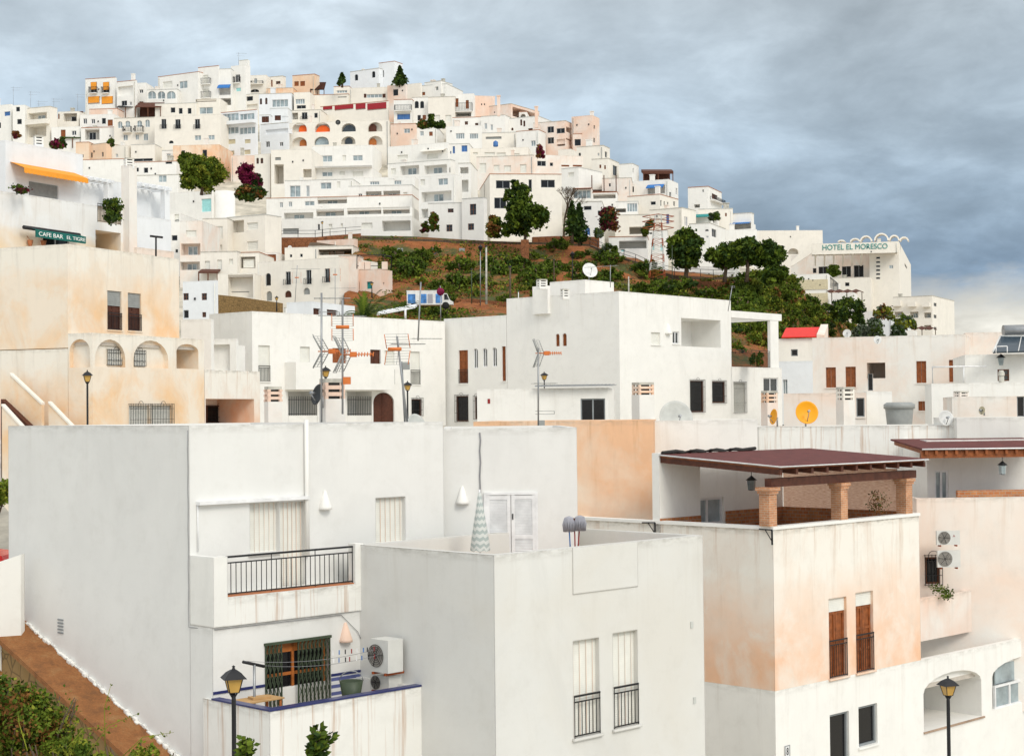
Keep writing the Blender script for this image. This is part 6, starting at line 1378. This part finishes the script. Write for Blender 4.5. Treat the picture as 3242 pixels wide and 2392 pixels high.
    # lattice pylon
    use('4'); Y = 206; b, tp = P(770, 1600, Y), P(782, 1050, Y); t = thing('lattice_pylon', b, 'red and white lattice pylon at the edge of the hillside', 'pylon'); H_ = tp.z - b.z
    mr = MB('rust', 'dish_grey'); n = 16; wb, wt = .95, .38
    def corner(k, f): w_ = wb + (wt - wb) * f; return b + (tp - b) * f + V((w_ * (-1, 1, 1, -1)[k], w_ * (-1, -1, 1, 1)[k], 0))
    for i in range(n):
        f0, f1 = i / n, (i + 1) / n; mi = (i // 2) % 2
        for k in range(4):
            mr.tube([corner(k, f0), corner(k, f1)], .045, mi, n=4); mr.tube([corner(k, f0), corner((k + 1) % 4, f1)], .026, mi, n=4); mr.tube([corner(k, f1), corner((k + 1) % 4, f1)], .024, mi, n=4)
    for f in (.80, .90, .98):
        p = b + (tp - b) * f
        for s_ in (-1, 1): mr.tube([p + V((0, 0, .3)), p + V((s_ * 2.0, 0, 0))], .07, n=4); mr.tube([p - V((0, 0, .4)), p + V((s_ * 2.0, 0, 0))], .05, n=4)
    mr.build('lattice', t)
    # van with posters
    use('9'); Y = 183; a, c = P(1366, 322, Y), P(1775, 325, Y); zt = P(1500, 203, Y).z; zb = a.z - .5; L = c.x - a.x; t = thing('van', (a.x + L / 2, Y, zb), 'white box van covered in blue posters on the road at the left of the hillside', 'van')
    h_ = zt - zb; bx = L * .78; m = MB('dish_white'); m.box((0, 0, .5), (bx, 2.1, h_), at=(a.x, Y, zb)); m.box((-.03, -.03, h_ + .001), (bx + .05, 2.13, h_ + .12), at=(a.x, Y, zb)); m.build('cargo_box', t)
    m = MB('dish_white'); pr = [(bx + .02, .5), (L, .5), (L, h_ * .42), (L * .93, h_ * .52), (L * .87, h_ * .88), (bx + .02, h_ * .9)]
    m.face([V((a.x + x_, Y + .05, zb + z_)) for x_, z_ in pr]); m.face([V((a.x + x_, Y + 2.0, zb + z_)) for x_, z_ in pr][::-1])
    for k in range(len(pr)): j = (k + 1) % len(pr); m.face([V((a.x + pr[k][0], Y + .05, zb + pr[k][1])), V((a.x + pr[k][0], Y + 2, zb + pr[k][1])), V((a.x + pr[j][0], Y + 2, zb + pr[j][1])), V((a.x + pr[j][0], Y + .05, zb + pr[j][1]))])
    m.build('cab', t)
    m = MB('glass'); m.face([V((a.x + x_, Y + .04, zb + z_)) for x_, z_ in ((bx + .15, h_ * .52), (L * .915, h_ * .52), (L * .865, h_ * .84), (bx + .15, h_ * .84))]); m.build('side_window', t)
    for i, (f0, f1, mt) in enumerate(((.03, .24, 'poster_blue'), (.37, .55, 'poster_blue'), (.58, .72, 'mop_grey'), (.8, .97, 'poster_blue'))):
        m = MB(mt); m.box((bx * f0, -.02, h_ * .34), (bx * f1, -.004, h_ * .86), at=(a.x, Y, zb)); m.build('poster', t)
    for f in (.16, .84): m = MB('rubber'); m.lathe([(0, -.12), (.4, -.12), (.4, .12), (0, .12)], 18, M=Matrix.Rotation(pi / 2, 3, 'X'), at=(a.x + L * f, Y + .1, zb + .4)); m.build('wheel', t)
    m = MB('steel'); p = P(1664, 250, Y - 3); m.tube([p - V((0, 0, 4)), p + V((0, 0, 1.2))], .05); t = thing('traffic_sign', p - V((0, 0, 4)), 'round purple red traffic sign in front of the van', 'traffic sign'); m.build('post', t); m = MB('leaf_purple'); m.lathe([(0, -.04), (.42, -.04), (.42, .04), (0, .04)], 20, M=Matrix.Rotation(pi / 2, 3, 'X'), at=P(1664, 205, Y - 3.1)); m.build('sign_disc', t)
    m = MB('cool'); A_, B_ = P(1100, 395, 178), P(1440, 330, 178); m.hexa([A_ - V((0, 0, .25)), B_ - V((0, 0, .25)), B_ + V((0, 4, .2)), A_ + V((0, 4, .2)), A_, B_, B_ + V((0, 4, .5)), A_ + V((0, 4, .5))]); t = thing('market_canopy', A_, 'pale flat canopy roof on a post below the van', 'canopy', 'roof canopies'); m.build('canopy_sheet', t); m = MB('frame_white'); m.tube([P(1353, 470, 178), P(1353, 355, 178)], .12); m.build('posts', t)
    # rooftop frame of the lower pink townhouse
    use('8'); Y = 207; t = thing('roof_trellis', P(1735, 690, Y), 'dark pipe frame with white posts on the pink townhouse terrace', 'frame'); m = MB('iron'); q = [P(1735, 690, Y), P(1735, 572, Y), P(1970, 568, Y), P(1970, 690, Y)]; m.tube(q, .07, n=4); m.tube([P(1970, 568, Y), P(2035, 585, Y + 7), P(2035, 690, Y + 7)], .07, n=4); m.tube([P(1735, 572, Y), P(1760, 580, Y + 7), P(2035, 585, Y + 7)], .07, n=4); m.tube([P(1740, 665, Y), P(1970, 665, Y)], .05, n=4); m.build('pipe_frame', t)
    for x in (1777, 1830, 1978): m = MB('pink'); p = P(x, 690, Y - .2); m.box((-.35, -.35, -.1), (.35, .35, P(x, 632, Y).z - p.z), at=p); m.build('post', t)
    # blue tank
    use('3'); p = P(1017, 866, 262); m = MB('blue'); m.lathe([(0, 0), (.36, 0), (.40, .12), (.38, .75), (.25, .86), (.14, .87), (.14, .95), (0, .95)], 14, at=p); tag(m.build('water_tank', off=p), 'blue plastic water tank on the long cream house roof', 'water tank')
    for x, y0, y1, lb in ((1043, 428, 500, 'tan chimney on the salmon back building'), (1372, 522, 600, 'tan chimney at the end of the salmon terrace building')):
        p = P(x, y1, 285); z = P(x, y0, 285).z - p.z; m = MB('pink'); m.box((-.28, -.28, -2), (.28, .28, z), at=p); m.box((-.36, -.36, z + .001), (.36, .36, z + .15), at=p); tag(m.build('chimney', off=p), lb, 'chimney', 'skyline chimneys')
roadside()

# ================================================================== plants
def rleaf(m, c, s, mi):
    u = V((random.gauss(0, 1), random.gauss(0, 1), random.gauss(0, 1))).normalized(); v = u.orthogonal().normalized(); v = (Matrix.Rotation(random.random() * 6.3, 3, u) @ v); w_ = u.cross(v)
    a, b = s * random.uniform(.6, 1.3), s * random.uniform(.4, .8)
    m.face([c - v * a, c + w_ * b, c + v * a, c - w_ * b], mi)
def crown(m, c, r, n_cl, n_leaf, ls, fill=.35, gap=.0, cl_r=.30, mats=3, shape=None):
    for k in range(n_cl):
        while True:
            d = V((random.uniform(-1, 1), random.uniform(-1, 1), random.uniform(-1, 1)))
            if shape == 'mound':
                if (d.x * d.x + d.y * d.y) < (1 - max(0, d.z) ** 2): break
                continue
            if fill < d.length < 1: break
        if shape == 'cone':
            h = random.random() ** 1.3; a = random.random() * 6.3; rr = (1 - h) * random.uniform(.35, 1); d = V((cos(a) * rr, sin(a) * rr, h * 2 - 1)); cr = cl_r * (1.15 - h)
        else: cr = cl_r * random.uniform(.6, 1.25)
        p = c + V((d.x * r[0], d.y * r[1], d.z * r[2])); R_ = min(r) if shape != 'cone' else r[0]; R_ = max(R_, max(r) * .5) * cr; mi = min(mats - 1, int(random.random() ** 1.2 * mats))
        for j in range(n_leaf):
            q = V((random.gauss(0, .5), random.gauss(0, .5), random.gauss(0, .42))); rleaf(m, p + q * R_, ls, mi if random.random() < .75 else random.randrange(mats))
def tree(label, x0, x1, y0, y1, yb, Y, mats=('leaf_d', 'leaf_a', 'leaf_b'), n=60, nl=60, ls=.3, shape=None, name='tree', cat='tree', fill=.35, cl_r=.34, group=None, trunk=.25, limbs=5, extra=()):
    low = name in ('bush', 'creeper', 'terrace_plant')
    if low: y1 = max(y1, yb - 2); cl_r *= 1.15; n = int(n * 1.35); trunk *= .4; shape = shape or 'mound'; limbs = 3
    a, b = P(x0, y1, Y), P(x1, y0, Y); c = (a + b) / 2; rx, rz = (b.x - a.x) / 2, (b.z - a.z) / 2; foot = P((x0 + x1) / 2, yb, Y); foot.z -= 0 if low else .5
    t = thing(name, foot, label, cat, group); c = V((c.x, Y, c.z))
    m = MB('bark'); top = c + V((0, 0, rz * (.75 if shape == 'cone' else .2))); mid = foot + (c - foot) * .5 + V((rx * .08, 0, 0)); m.tube([foot, mid, top], [trunk, trunk * .75, trunk * .25], n=7)
    for k in range(limbs):
        an = 2 * pi * k / limbs + random.random(); s_ = foot + (top - foot) * random.uniform(.45, .7); e = c + V((cos(an) * rx * .7, sin(an) * rx * .6, rz * random.uniform(-.4, .5))); m.tube([s_, s_ + (e - s_) * .5 + V((0, 0, .1 * rz)), e], [trunk * .45, trunk * .3, trunk * .1], n=5)
    m.build('trunk', t)
    m = MB(*mats); crown(m, c, (rx * .86, max(rx * .86, 1.0) if shape != 'cone' else rx * .86, rz * .88), n, nl, ls, fill, 0, cl_r, len(mats), shape)
    for X0, X1, Y0, Y1, k in extra:
        a, b = P(X0, Y1, Y), P(X1, Y0, Y); q = (a + b) / 2; q.y = Y; crown(m, q, ((b.x - a.x) / 2 * .9, (b.x - a.x) / 2 * .9, (b.z - a.z) / 2 * .9), k, nl, ls, .1, 0, cl_r * 1.3, len(mats))
    m.build('crown', t); return t
def plants():
    random.seed(21)
    use('3'); tree('tall ragged pine tree in front of the cream house with black windows', 1085, 1450, 1290, 1640, 1680, 236, n=80, nl=75, ls=.3, cl_r=.28, fill=.15, name='pine_tree', extra=((1110, 1320, 1190, 1420, 30), (1150, 1225, 1145, 1260, 10), (1060, 1180, 1520, 1650, 14), (1290, 1490, 1380, 1560, 22), (1080, 1140, 1290, 1340, 6)))
    tree('narrow dark cypress before the blue arched doors', 1645, 1720, 1330, 1640, 1680, 233, mats=('leaf_d', 'leaf_d', 'leaf_a'), n=40, nl=45, ls=.28, shape='cone', name='cypress_tree', cl_r=.7); tree('second narrow dark cypress leaning right of its neighbour', 1705, 1790, 1340, 1690, 1700, 234, mats=('leaf_d', 'leaf_d', 'leaf_a'), n=45, nl=45, ls=.28, shape='cone', name='cypress_tree', cl_r=.7)
    tree('skyline cypress right of the summit chapel', 128, 235, 155, 318, 330, 330, mats=('leaf_d', 'leaf_d', 'leaf_a'), n=60, nl=40, ls=.34, shape='cone', name='cypress_tree', cl_r=.55)
    use('2'); tree('small dark cypress left of the summit chapel', 1572, 1640, 215, 318, 330, 330, mats=('leaf_d', 'leaf_a'), n=30, nl=30, ls=.34, shape='cone', name='cypress_tree', cl_r=.6)
    use('2'); tree('large feathery light green tree among the cream houses', 165, 590, 920, 1225, 1260, 247, mats=('leaf_b', 'leaf_c', 'leaf_b', 'leaf_a'), n=130, nl=85, ls=.24, cl_r=.27, fill=.05, name='broadleaf_tree', extra=((180, 420, 960, 1150, 26), (380, 610, 1000, 1200, 30), (200, 520, 1120, 1250, 40))); tree('rounded green tree top beside the feathery light green tree', 165, 330, 915, 1040, 1100, 252, mats=('leaf_a', 'leaf_b'), n=45, nl=55, ls=.3, name='broadleaf_tree')
    tree('purple bougainvillea tree right of the feathery green tree', 690, 870, 1012, 1215, 1235, 250, mats=('leaf_purple', 'leaf_purple', 'leaf_red'), n=55, nl=55, ls=.28, name='bougainvillea', cl_r=.3, cat='bougainvillea'); tree('olive green bush below the purple bougainvillea', 670, 950, 1200, 1310, 1330, 246, mats=('leaf_a', 'leaf_rust', 'leaf_d'), n=55, nl=50, ls=.28, name='bush', cat='bush', limbs=3)
    tree('dark bush at the right shoulder of the purple bougainvillea', 820, 910, 1090, 1190, 1230, 248, mats=('leaf_d', 'leaf_purple'), n=22, nl=40, ls=.28, name='bush', cat='bush', limbs=3)
    use('1'); tree('maroon bougainvillea above the cafe house roof', 415, 548, 800, 885, 930, 262, mats=('leaf_purple', 'leaf_red', 'leaf_a'), n=36, nl=40, ls=.3, name='bougainvillea', cat='bougainvillea'); tree('green bush beside the maroon bougainvillea', 510, 580, 785, 830, 860, 264, n=16, nl=36, ls=.3, name='bush', cat='bush', limbs=3)
    tree('reddish bush at the left edge terrace', 110, 180, 715, 775, 790, 262, mats=('leaf_red', 'leaf_rust'), n=14, nl=30, ls=.28, name='bush', cat='bush', limbs=3); tree('green shrubs behind the terracotta ruin', 935, 985, 795, 830, 850, 268, n=12, nl=30, ls=.28, name='bush', cat='bush', limbs=3)
    use('3'); tree('dark creeper climbing the terrace of the brown door house', 430, 490, 572, 680, 700, 268, n=26, nl=36, ls=.28, name='creeper', cat='climbing plant', limbs=3); tree('low plant row on the terrace left of the climbing creeper', 335, 450, 630, 690, 705, 267, mats=('leaf_d', 'leaf_a', 'leaf_rust'), n=28, nl=30, ls=.26, name='bush', cat='bush', limbs=3); tree('low plant row right of the climbing creeper', 480, 585, 640, 695, 705, 267, mats=('leaf_d', 'leaf_a'), n=24, nl=30, ls=.26, name='bush', cat='bush', limbs=3)
    tree('red flowering creeper below the green window', 1375, 1440, 830, 935, 960, 262, mats=('leaf_red', 'leaf_purple', 'leaf_rust'), n=24, nl=36, ls=.26, name='creeper', cat='climbing plant', limbs=3); tree('green and red hedge left of the little brown windowed house', 440, 520, 1430, 1560, 1600, 246, mats=('leaf_a', 'leaf_b', 'leaf_rust'), n=26, nl=40, ls=.26, name='bush', cat='bush', limbs=3); tree('pinkish red bush by the parking under the flats', 370, 430, 1500, 1590, 1610, 246, mats=('leaf_red', 'leaf_a'), n=18, nl=36, ls=.26, name='bush', cat='bush', limbs=3)
    tree('yellow green bush left of the tall pine', 940, 1060, 1420, 1640, 1660, 238, mats=('leaf_rust', 'leaf_a', 'leaf_c'), n=40, nl=40, ls=.28, name='bush', cat='bush', limbs=4); tree('dark red vine mass on the right slope', 1925, 2085, 1380, 1555, 1600, 240, mats=('leaf_red', 'leaf_rust', 'leaf_d'), n=50, nl=45, ls=.26, name='bush', cat='bush', limbs=4)
    # bare tree
    Y = 239; f0 = P(1610, 1650, Y); t = thing('bare_tree', f0, 'leafless grey tree between the tall pine and the cypresses', 'tree'); m = MB('bark'); 
    def grow(p, d, L, r, lv):
        q = p + d * L; m.tube([p, q], r, r2=r * .65, n=5, cap=False)
        if lv:
            for _ in range(3): grow(q, (d + V((random.uniform(-.8, .8), random.uniform(-.8, .8), random.uniform(-.15, .5)))).normalized(), L * .72, r * .62, lv - 1)
    grow(f0, V((.05, 0, 1)), 2.5, .2, 5); m.build('trunk', t)
    use('4'); tree('big round dark pine right of the lattice pylon', 850, 1185, 1165, 1520, 1600, 224, n=95, nl=75, ls=.32, cl_r=.27, fill=.2, name='pine_tree', trunk=.35)
    tree('first round pine of the spreading row before the hotel', 1185, 1530, 1290, 1540, 1600, 222, n=95, nl=70, ls=.3, cl_r=.28, fill=.2, name='pine_tree', trunk=.3); tree('tallest round pine in the spreading row before the hotel', 1400, 1700, 1235, 1500, 1600, 221, n=90, nl=70, ls=.3, cl_r=.28, fill=.2, name='pine_tree', trunk=.3); tree('rightmost round pine of the spreading row before the hotel', 1580, 1895, 1270, 1530, 1600, 222, n=90, nl=70, ls=.3, cl_r=.28, fill=.2, name='pine_tree', trunk=.3)
    tree('dark bush tucked under the rightmost round pine', 1680, 1920, 1480, 1600, 1640, 219, n=45, nl=60, ls=.28, name='bush', cat='bush', limbs=3)
    for x0, x1, y0, y1, lb in ((225, 300, 1155, 1230, 'green potted bush beside the blue arched door'), (265, 430, 1290, 1390, 'grey green bush below the dark slot window house'), (640, 690, 1145, 1210, 'small palm like plant on the brown canopy terrace'), (670, 740, 1090, 1150, 'green tuft above the pylon road houses'), (1225, 1330, 1020, 1080, 'small tuft on the teal canopied terrace')):
        tree(lb, x0, x1, y0, y1, y1 + 12, 232, mats=('leaf_a', 'leaf_b', 'leaf_grey'), n=18, nl=36, ls=.26, name='bush', cat='bush', limbs=3)
    use('5')
    for x0, x1, y0, y1, Y, lb, mt in ((555, 665, 480, 560, 330, 'green bush in front of the hotel canopy openings', ('leaf_a', 'leaf_b')), (570, 830, 720, 920, 285, 'large green bush below the banded building', ('leaf_d', 'leaf_a', 'leaf_b')), (760, 860, 760, 950, 284, 'dark bush right of the large green bush', ('leaf_d', 'leaf_a')), (880, 990, 910, 1010, 270, 'dark spiky bush among the cacti', ('leaf_d', 'leaf_grey')), (1050, 1190, 960, 1060, 262, 'blue green agave clump by the blush roof', ('leaf_grey', 'leaf_d', 'leaf_a')), (930, 1090, 800, 900, 275, 'straggling cactus in front of the hotel wing', ('leaf_c', 'leaf_grey', 'leaf_rust')), (1090, 1290, 880, 980, 272, 'prickly pear cactus right of the white garden wall', ('leaf_c', 'leaf_grey', 'leaf_a')), (750, 900, 960, 1080, 262, 'grey green agave left of the white parapet dish', ('leaf_grey', 'leaf_d')), (900, 1010, 940, 1060, 260, 'grey agave behind the white parapet dish', ('leaf_grey', 'leaf_grey', 'leaf_a'))):
        tree(lb, x0, x1, y0, y1, y1 + 15, Y, mats=mt, n=36, nl=45, ls=.28, name='bush', cat='bush', limbs=3)
    # fan palm tuft behind the white row
    use('9'); Y = 132; c = P(985, 425, Y); t = thing('palm_tree', c - V((0, 0, 3)), 'green fan palm rising behind the white row roof', 'palm tree'); m = MB('bark'); m.tube([c - V((0, 0, 3)), c], .25); m.build('trunk', t); m = MB('leaf_a', 'leaf_b', 'leaf_d')
    for k in range(46):
        an = random.uniform(-.15, pi + .15) if k % 3 else random.random() * 6.3; el = random.uniform(.1, 1.35); d = V((cos(an) * cos(el), sin(an) * cos(el) * .7, sin(el))); L = random.uniform(2.6, 4.6) * (.75 if d.x < 0 else 1.1); mi = random.randrange(3); pts = [c + d * (L * s_) - V((0, 0, 1)) * (L * .38 * s_ * s_) + V((.25 * s_ * L, 0, 0)) for s_ in [i / 7 for i in range(8)]]
        for i, (p, q) in enumerate(zip(pts, pts[1:])):
            tn = (q - p).normalized(); sd = tn.cross(V((0, 0, 1))).normalized()
            for s_ in (-1, 1):
                for e in (0, .5):
                    b0 = p + (q - p) * e; tip = b0 + tn * .45 + sd * s_ * (.42 * (1 - i / 9)) - V((0, 0, .14)); m.face([b0, b0 + tn * .12, tip], mi)
    m.build('fronds', t)
    # shrubs over the hillside: six made, the rest copied
    protos = []
    for k in range(6):
        t = thing('shrub', (0, 0, 0), 'low green shrub growing on the orange hillside below the town', 'shrub', 'shrubs on the hillside')
        mats = [('leaf_a', 'leaf_b', 'leaf_d'), ('leaf_a', 'leaf_b', 'leaf_c'), ('leaf_a', 'leaf_b'), ('leaf_b', 'leaf_rust', 'leaf_c'), ('leaf_a', 'leaf_b'), ('leaf_b', 'leaf_c', 'leaf_a')][k]
        m = MB(*mats); crown(m, V((0, 0, .35)), (1.1, 1.1, .42), 30, 34, .11, .1, 0, .36, len(mats)); m.build('foliage', t); m = MB('bark')
        for j in range(4): an = j * 1.6; m.tube([V((0, 0, -.5)), V((cos(an) * .5, sin(an) * .5, .6))], .05, n=4)
        m.build('stems', t); protos.append(t)
    # low ground scrub over the whole slope, too fine to count
    from mathutils import noise as mn
    random.seed(77); m = MB('leaf_a', 'leaf_b', 'leaf_c', 'leaf_rust', 'rubble_red'); n_ = 0
    while n_ < 5200:
        px = random.uniform(1120, 2720); py = random.uniform(lerp_tab(px, HT) + 6, 1120); p = hill_pt(px, py); d_ = mn.fractal(p * .09, 1, 2, 4) + .25 * (px > 2250) + random.gauss(0, .18)
        n_ += 1
        if d_ < -.02 and random.random() > .16: continue
        dry = d_ < .06; mi = random.choice((2, 3, 3, 4)) if dry else random.choice((0, 0, 1, 1, 2)); s_ = random.uniform(.10, .26) * (.7 if dry else 1)
        for j in range(9): rleaf(m, p + V((random.gauss(0, .38), random.gauss(0, .38), random.uniform(-.1, .35))), s_, mi if random.random() < .8 else random.randrange(3))
    structure(m, 'scrub', 'stuff')
    k = 0; use('D'); random.seed(8); spots = []
    CL = [(880, 560, 80, 26, 14), (850, 600, 60, 30, 9), (1050, 590, 70, 22, 7), (1180, 585, 50, 16, 5), (960, 640, 60, 18, 8), (1270, 600, 110, 30, 7), (1400, 600, 80, 22, 9), (1500, 640, 90, 20, 10), (1640, 650, 100, 34, 36), (1740, 690, 60, 26, 22), (1780, 715, 60, 20, 16), (1330, 560, 50, 10, 6), (930, 670, 40, 14, 14), (1560, 690, 90, 20, 16), (1690, 620, 60, 16, 14), (1200, 545, 60, 12, 6)]
    for cx_, cy_, sx, sy, n in CL:
        for _ in range(n): spots.append((random.gauss(cx_, sx * .55), random.gauss(cy_, sy * .6)))
    for _ in range(14): spots.append((random.gauss(1645, 28), random.gauss(738, 16)))
    for _ in range(80): spots.append((random.uniform(800, 1560), random.uniform(545, 690)))
    for _ in range(40): spots.append((random.gauss(1700, 55), random.gauss(655, 26)))
    for x, y in spots:
        px, py = N(x, y); top = lerp_tab(px, HT) + 12
        if py < top or px < 1120 or px > 2850 or py > 1120: continue
        loc = hill_pt(px, py) + V((0, 0, -.2)); s_ = (random.uniform(.35, .9) if 800 < x < 1560 and k % 2 else random.uniform(.8, 2.1)) * (1.15 if px > 2330 else 1)
        if k < 6: o = protos[k]; o.location = loc; o.scale = (s_,) * 3; o.rotation_euler.z = random.random() * 6
        else: dup(protos[k % 6], loc, random.random() * 6.3, None, s_)
        k += 1
    # green plants in front, lower left
    def bush(label, cx_, cy_, Y, r, n, nl, ls, mats, stems, seed, name='bush', drop=1.5):
        random.seed(seed); c = P(cx_, cy_, Y); t = thing(name, c - V((0, 0, r[2] + 1.5)), label, 'bush'); m = MB(*mats); crown(m, c, r, n, nl, ls, .0, 0, .26, len(mats)); m.build('foliage', t); m = MB('bark')
        for k in range(stems):
            an = random.random() * 6.3; e = c + V((cos(an) * r[0] * .9, sin(an) * r[1] * .8, r[2] * random.uniform(.2, .95))); b = c - V((random.uniform(-.3, .3), 0, r[2] + drop)); m.tube([b, b + (e - b) * .6 + V((0, 0, .3)), e], [.03, .02, .008], n=4)
        m.build('stems', t); return t
    bush('dense green and rust bush in the lower left corner', 22, 1645, 24, (1.05, .9, .85), 190, 120, .036, ('leaf_b', 'leaf_c', 'leaf_a', 'leaf_rust', 'leaf_b'), 30, 31)
    bush('tall olive green bush at the left edge below the tiled wall', -30, 1545, 25, (.6, .7, .6), 70, 100, .042, ('leaf_a', 'leaf_b', 'leaf_rust'), 16, 32); bush('thinner yellow green bush right of the dense corner bush', 150, 1690, 22.5, (.62, .6, .42), 60, 90, .036, ('leaf_b', 'leaf_c', 'leaf_a'), 26, 33)
    bush('low weeds at the bottom edge beside the tiled wall', 300, 1668, 21.5, (.55, .5, .22), 22, 50, .03, ('leaf_b', 'leaf_c'), 14, 34)
    if False: bush('small dark grey shrub by the left wall stub', 4, 1335, 36, (.45, .4, .28), 14, 60, .05, ('leaf_grey', 'leaf_d', 'leaf_rust'), 6, 38, drop=.2)
    def sprig(label, x, y0, y1, w_, Y, n, mats, seed, ls):
        random.seed(seed); a, b = P(x, y1 + 120, Y), P(x, y0, Y); t = thing('sapling', a, label, 'sapling', 'sapling tops at the bottom edge'); m = MB('bark'); lf = MB(*mats); W_ = px2m(w_ / REG[cur][2], Y)
        for k in range(n):
            an = random.uniform(0, 6.3); e = b + V((cos(an) * W_ * random.uniform(.1, 1), sin(an) * W_ * .7, -(b.z - P(x, y1, Y).z) * random.uniform(0, .9))); s_ = a + (b - a) * random.uniform(.3, .8); md = s_ + (e - s_) * .5 + V((0, 0, .05)); m.tube([s_, md, e], [.012, .008, .004], n=4)
            for j in range(16):
                f = random.uniform(.35, 1.02); p = s_ + (e - s_) * f; d = V((random.gauss(0, 1), random.gauss(0, 1), random.uniform(-.2, .9))).normalized(); sd = d.orthogonal().normalized() * ls * .32; lf.face([p, p + d * ls * .5 + sd, p + d * ls, p + d * ls * .5 - sd], random.randrange(len(mats)))
        m.build('stems', t); lf.build('leaves', t)
    use('D'); sprig('leafy sapling top at the foot of the front street lamp', 540, 1612, 1660, 26, 26, 16, ('leaf_a', 'leaf_b'), 41, .13); sprig('taller leafy sapling top below the stained terrace wall', 696, 1586, 1660, 36, 26, 20, ('leaf_a', 'leaf_b', 'leaf_d'), 42, .14)
    # long dry shoots
    random.seed(50); t = thing('dry_shoots', P(250, 1650, 22), 'long thin yellow shoots arching over the brown tiled wall', 'shoots'); m = MB('leaf_c'); lf = MB('leaf_b', 'leaf_c')
    for x0, y0, x1, y1 in ((230, 1640, 243, 1495), (190, 1650, 300, 1560), (150, 1630, 235, 1590), (260, 1660, 380, 1600), (60, 1640, 40, 1560)):
        a, b = P(x0, y0, 22), P(x1, y1, 22.4); md = (a + b) / 2 + V((-.05, 0, .12)); m.tube([a, md, b], [.008, .006, .003], n=4)
        for j in range(14): f = random.uniform(.3, 1); p = a + (b - a) * f + V((0, 0, .1 * (1 - abs(2 * f - 1)))); rleaf(lf, p + V((random.gauss(0, .02), 0, random.gauss(0, .02))), .028, j % 2)
    m.build('shoot_stems', t); lf.build('leaves', t)
    # plants left edge behind the foreground house
    use('D'); tree('bright green tree beyond the left edge of the foreground house', -40, 22, 1042, 1110, 1185, 50, mats=('leaf_b', 'leaf_c', 'leaf_a'), n=40, nl=60, ls=.07, name='broadleaf_tree', trunk=.1); 
    tree('potted plant in the railed gap of the cafe terrace', 222, 268, 430, 484, 490, 97.6, mats=('leaf_d', 'leaf_a', 'leaf_b'), n=26, nl=50, ls=.10, name='terrace_plant', cat='plant', trunk=.06, limbs=3); tree('dark plant behind the rail of the white pergola terrace', 1640, 1668, 768, 800, 802, 123.5, mats=('leaf_d', 'leaf_a', 'leaf_rust'), n=16, nl=40, ls=.10, name='terrace_plant', cat='plant', trunk=.05, limbs=3); tree('thin reddish plant under the red pergola roof', 1905, 1935, 1075, 1120, 1122, 55.4, mats=('leaf_rust', 'leaf_a'), n=12, nl=24, ls=.035, name='terrace_plant', cat='plant', trunk=.03, limbs=4)
    tree('small green plant on the peach balcony ledge', 2048, 2074, 1283, 1300, 1305, 59.3, mats=('leaf_a', 'leaf_b'), n=10, nl=26, ls=.05, name='terrace_plant', cat='plant', trunk=.03, limbs=3); tree('flower box tuft left of the cafe house window', 30, 58, 405, 420, 424, 92.6, mats=('leaf_d', 'leaf_a', 'leaf_red'), n=12, nl=30, ls=.08, name='terrace_plant', cat='plant', trunk=.04, limbs=3)
plants()
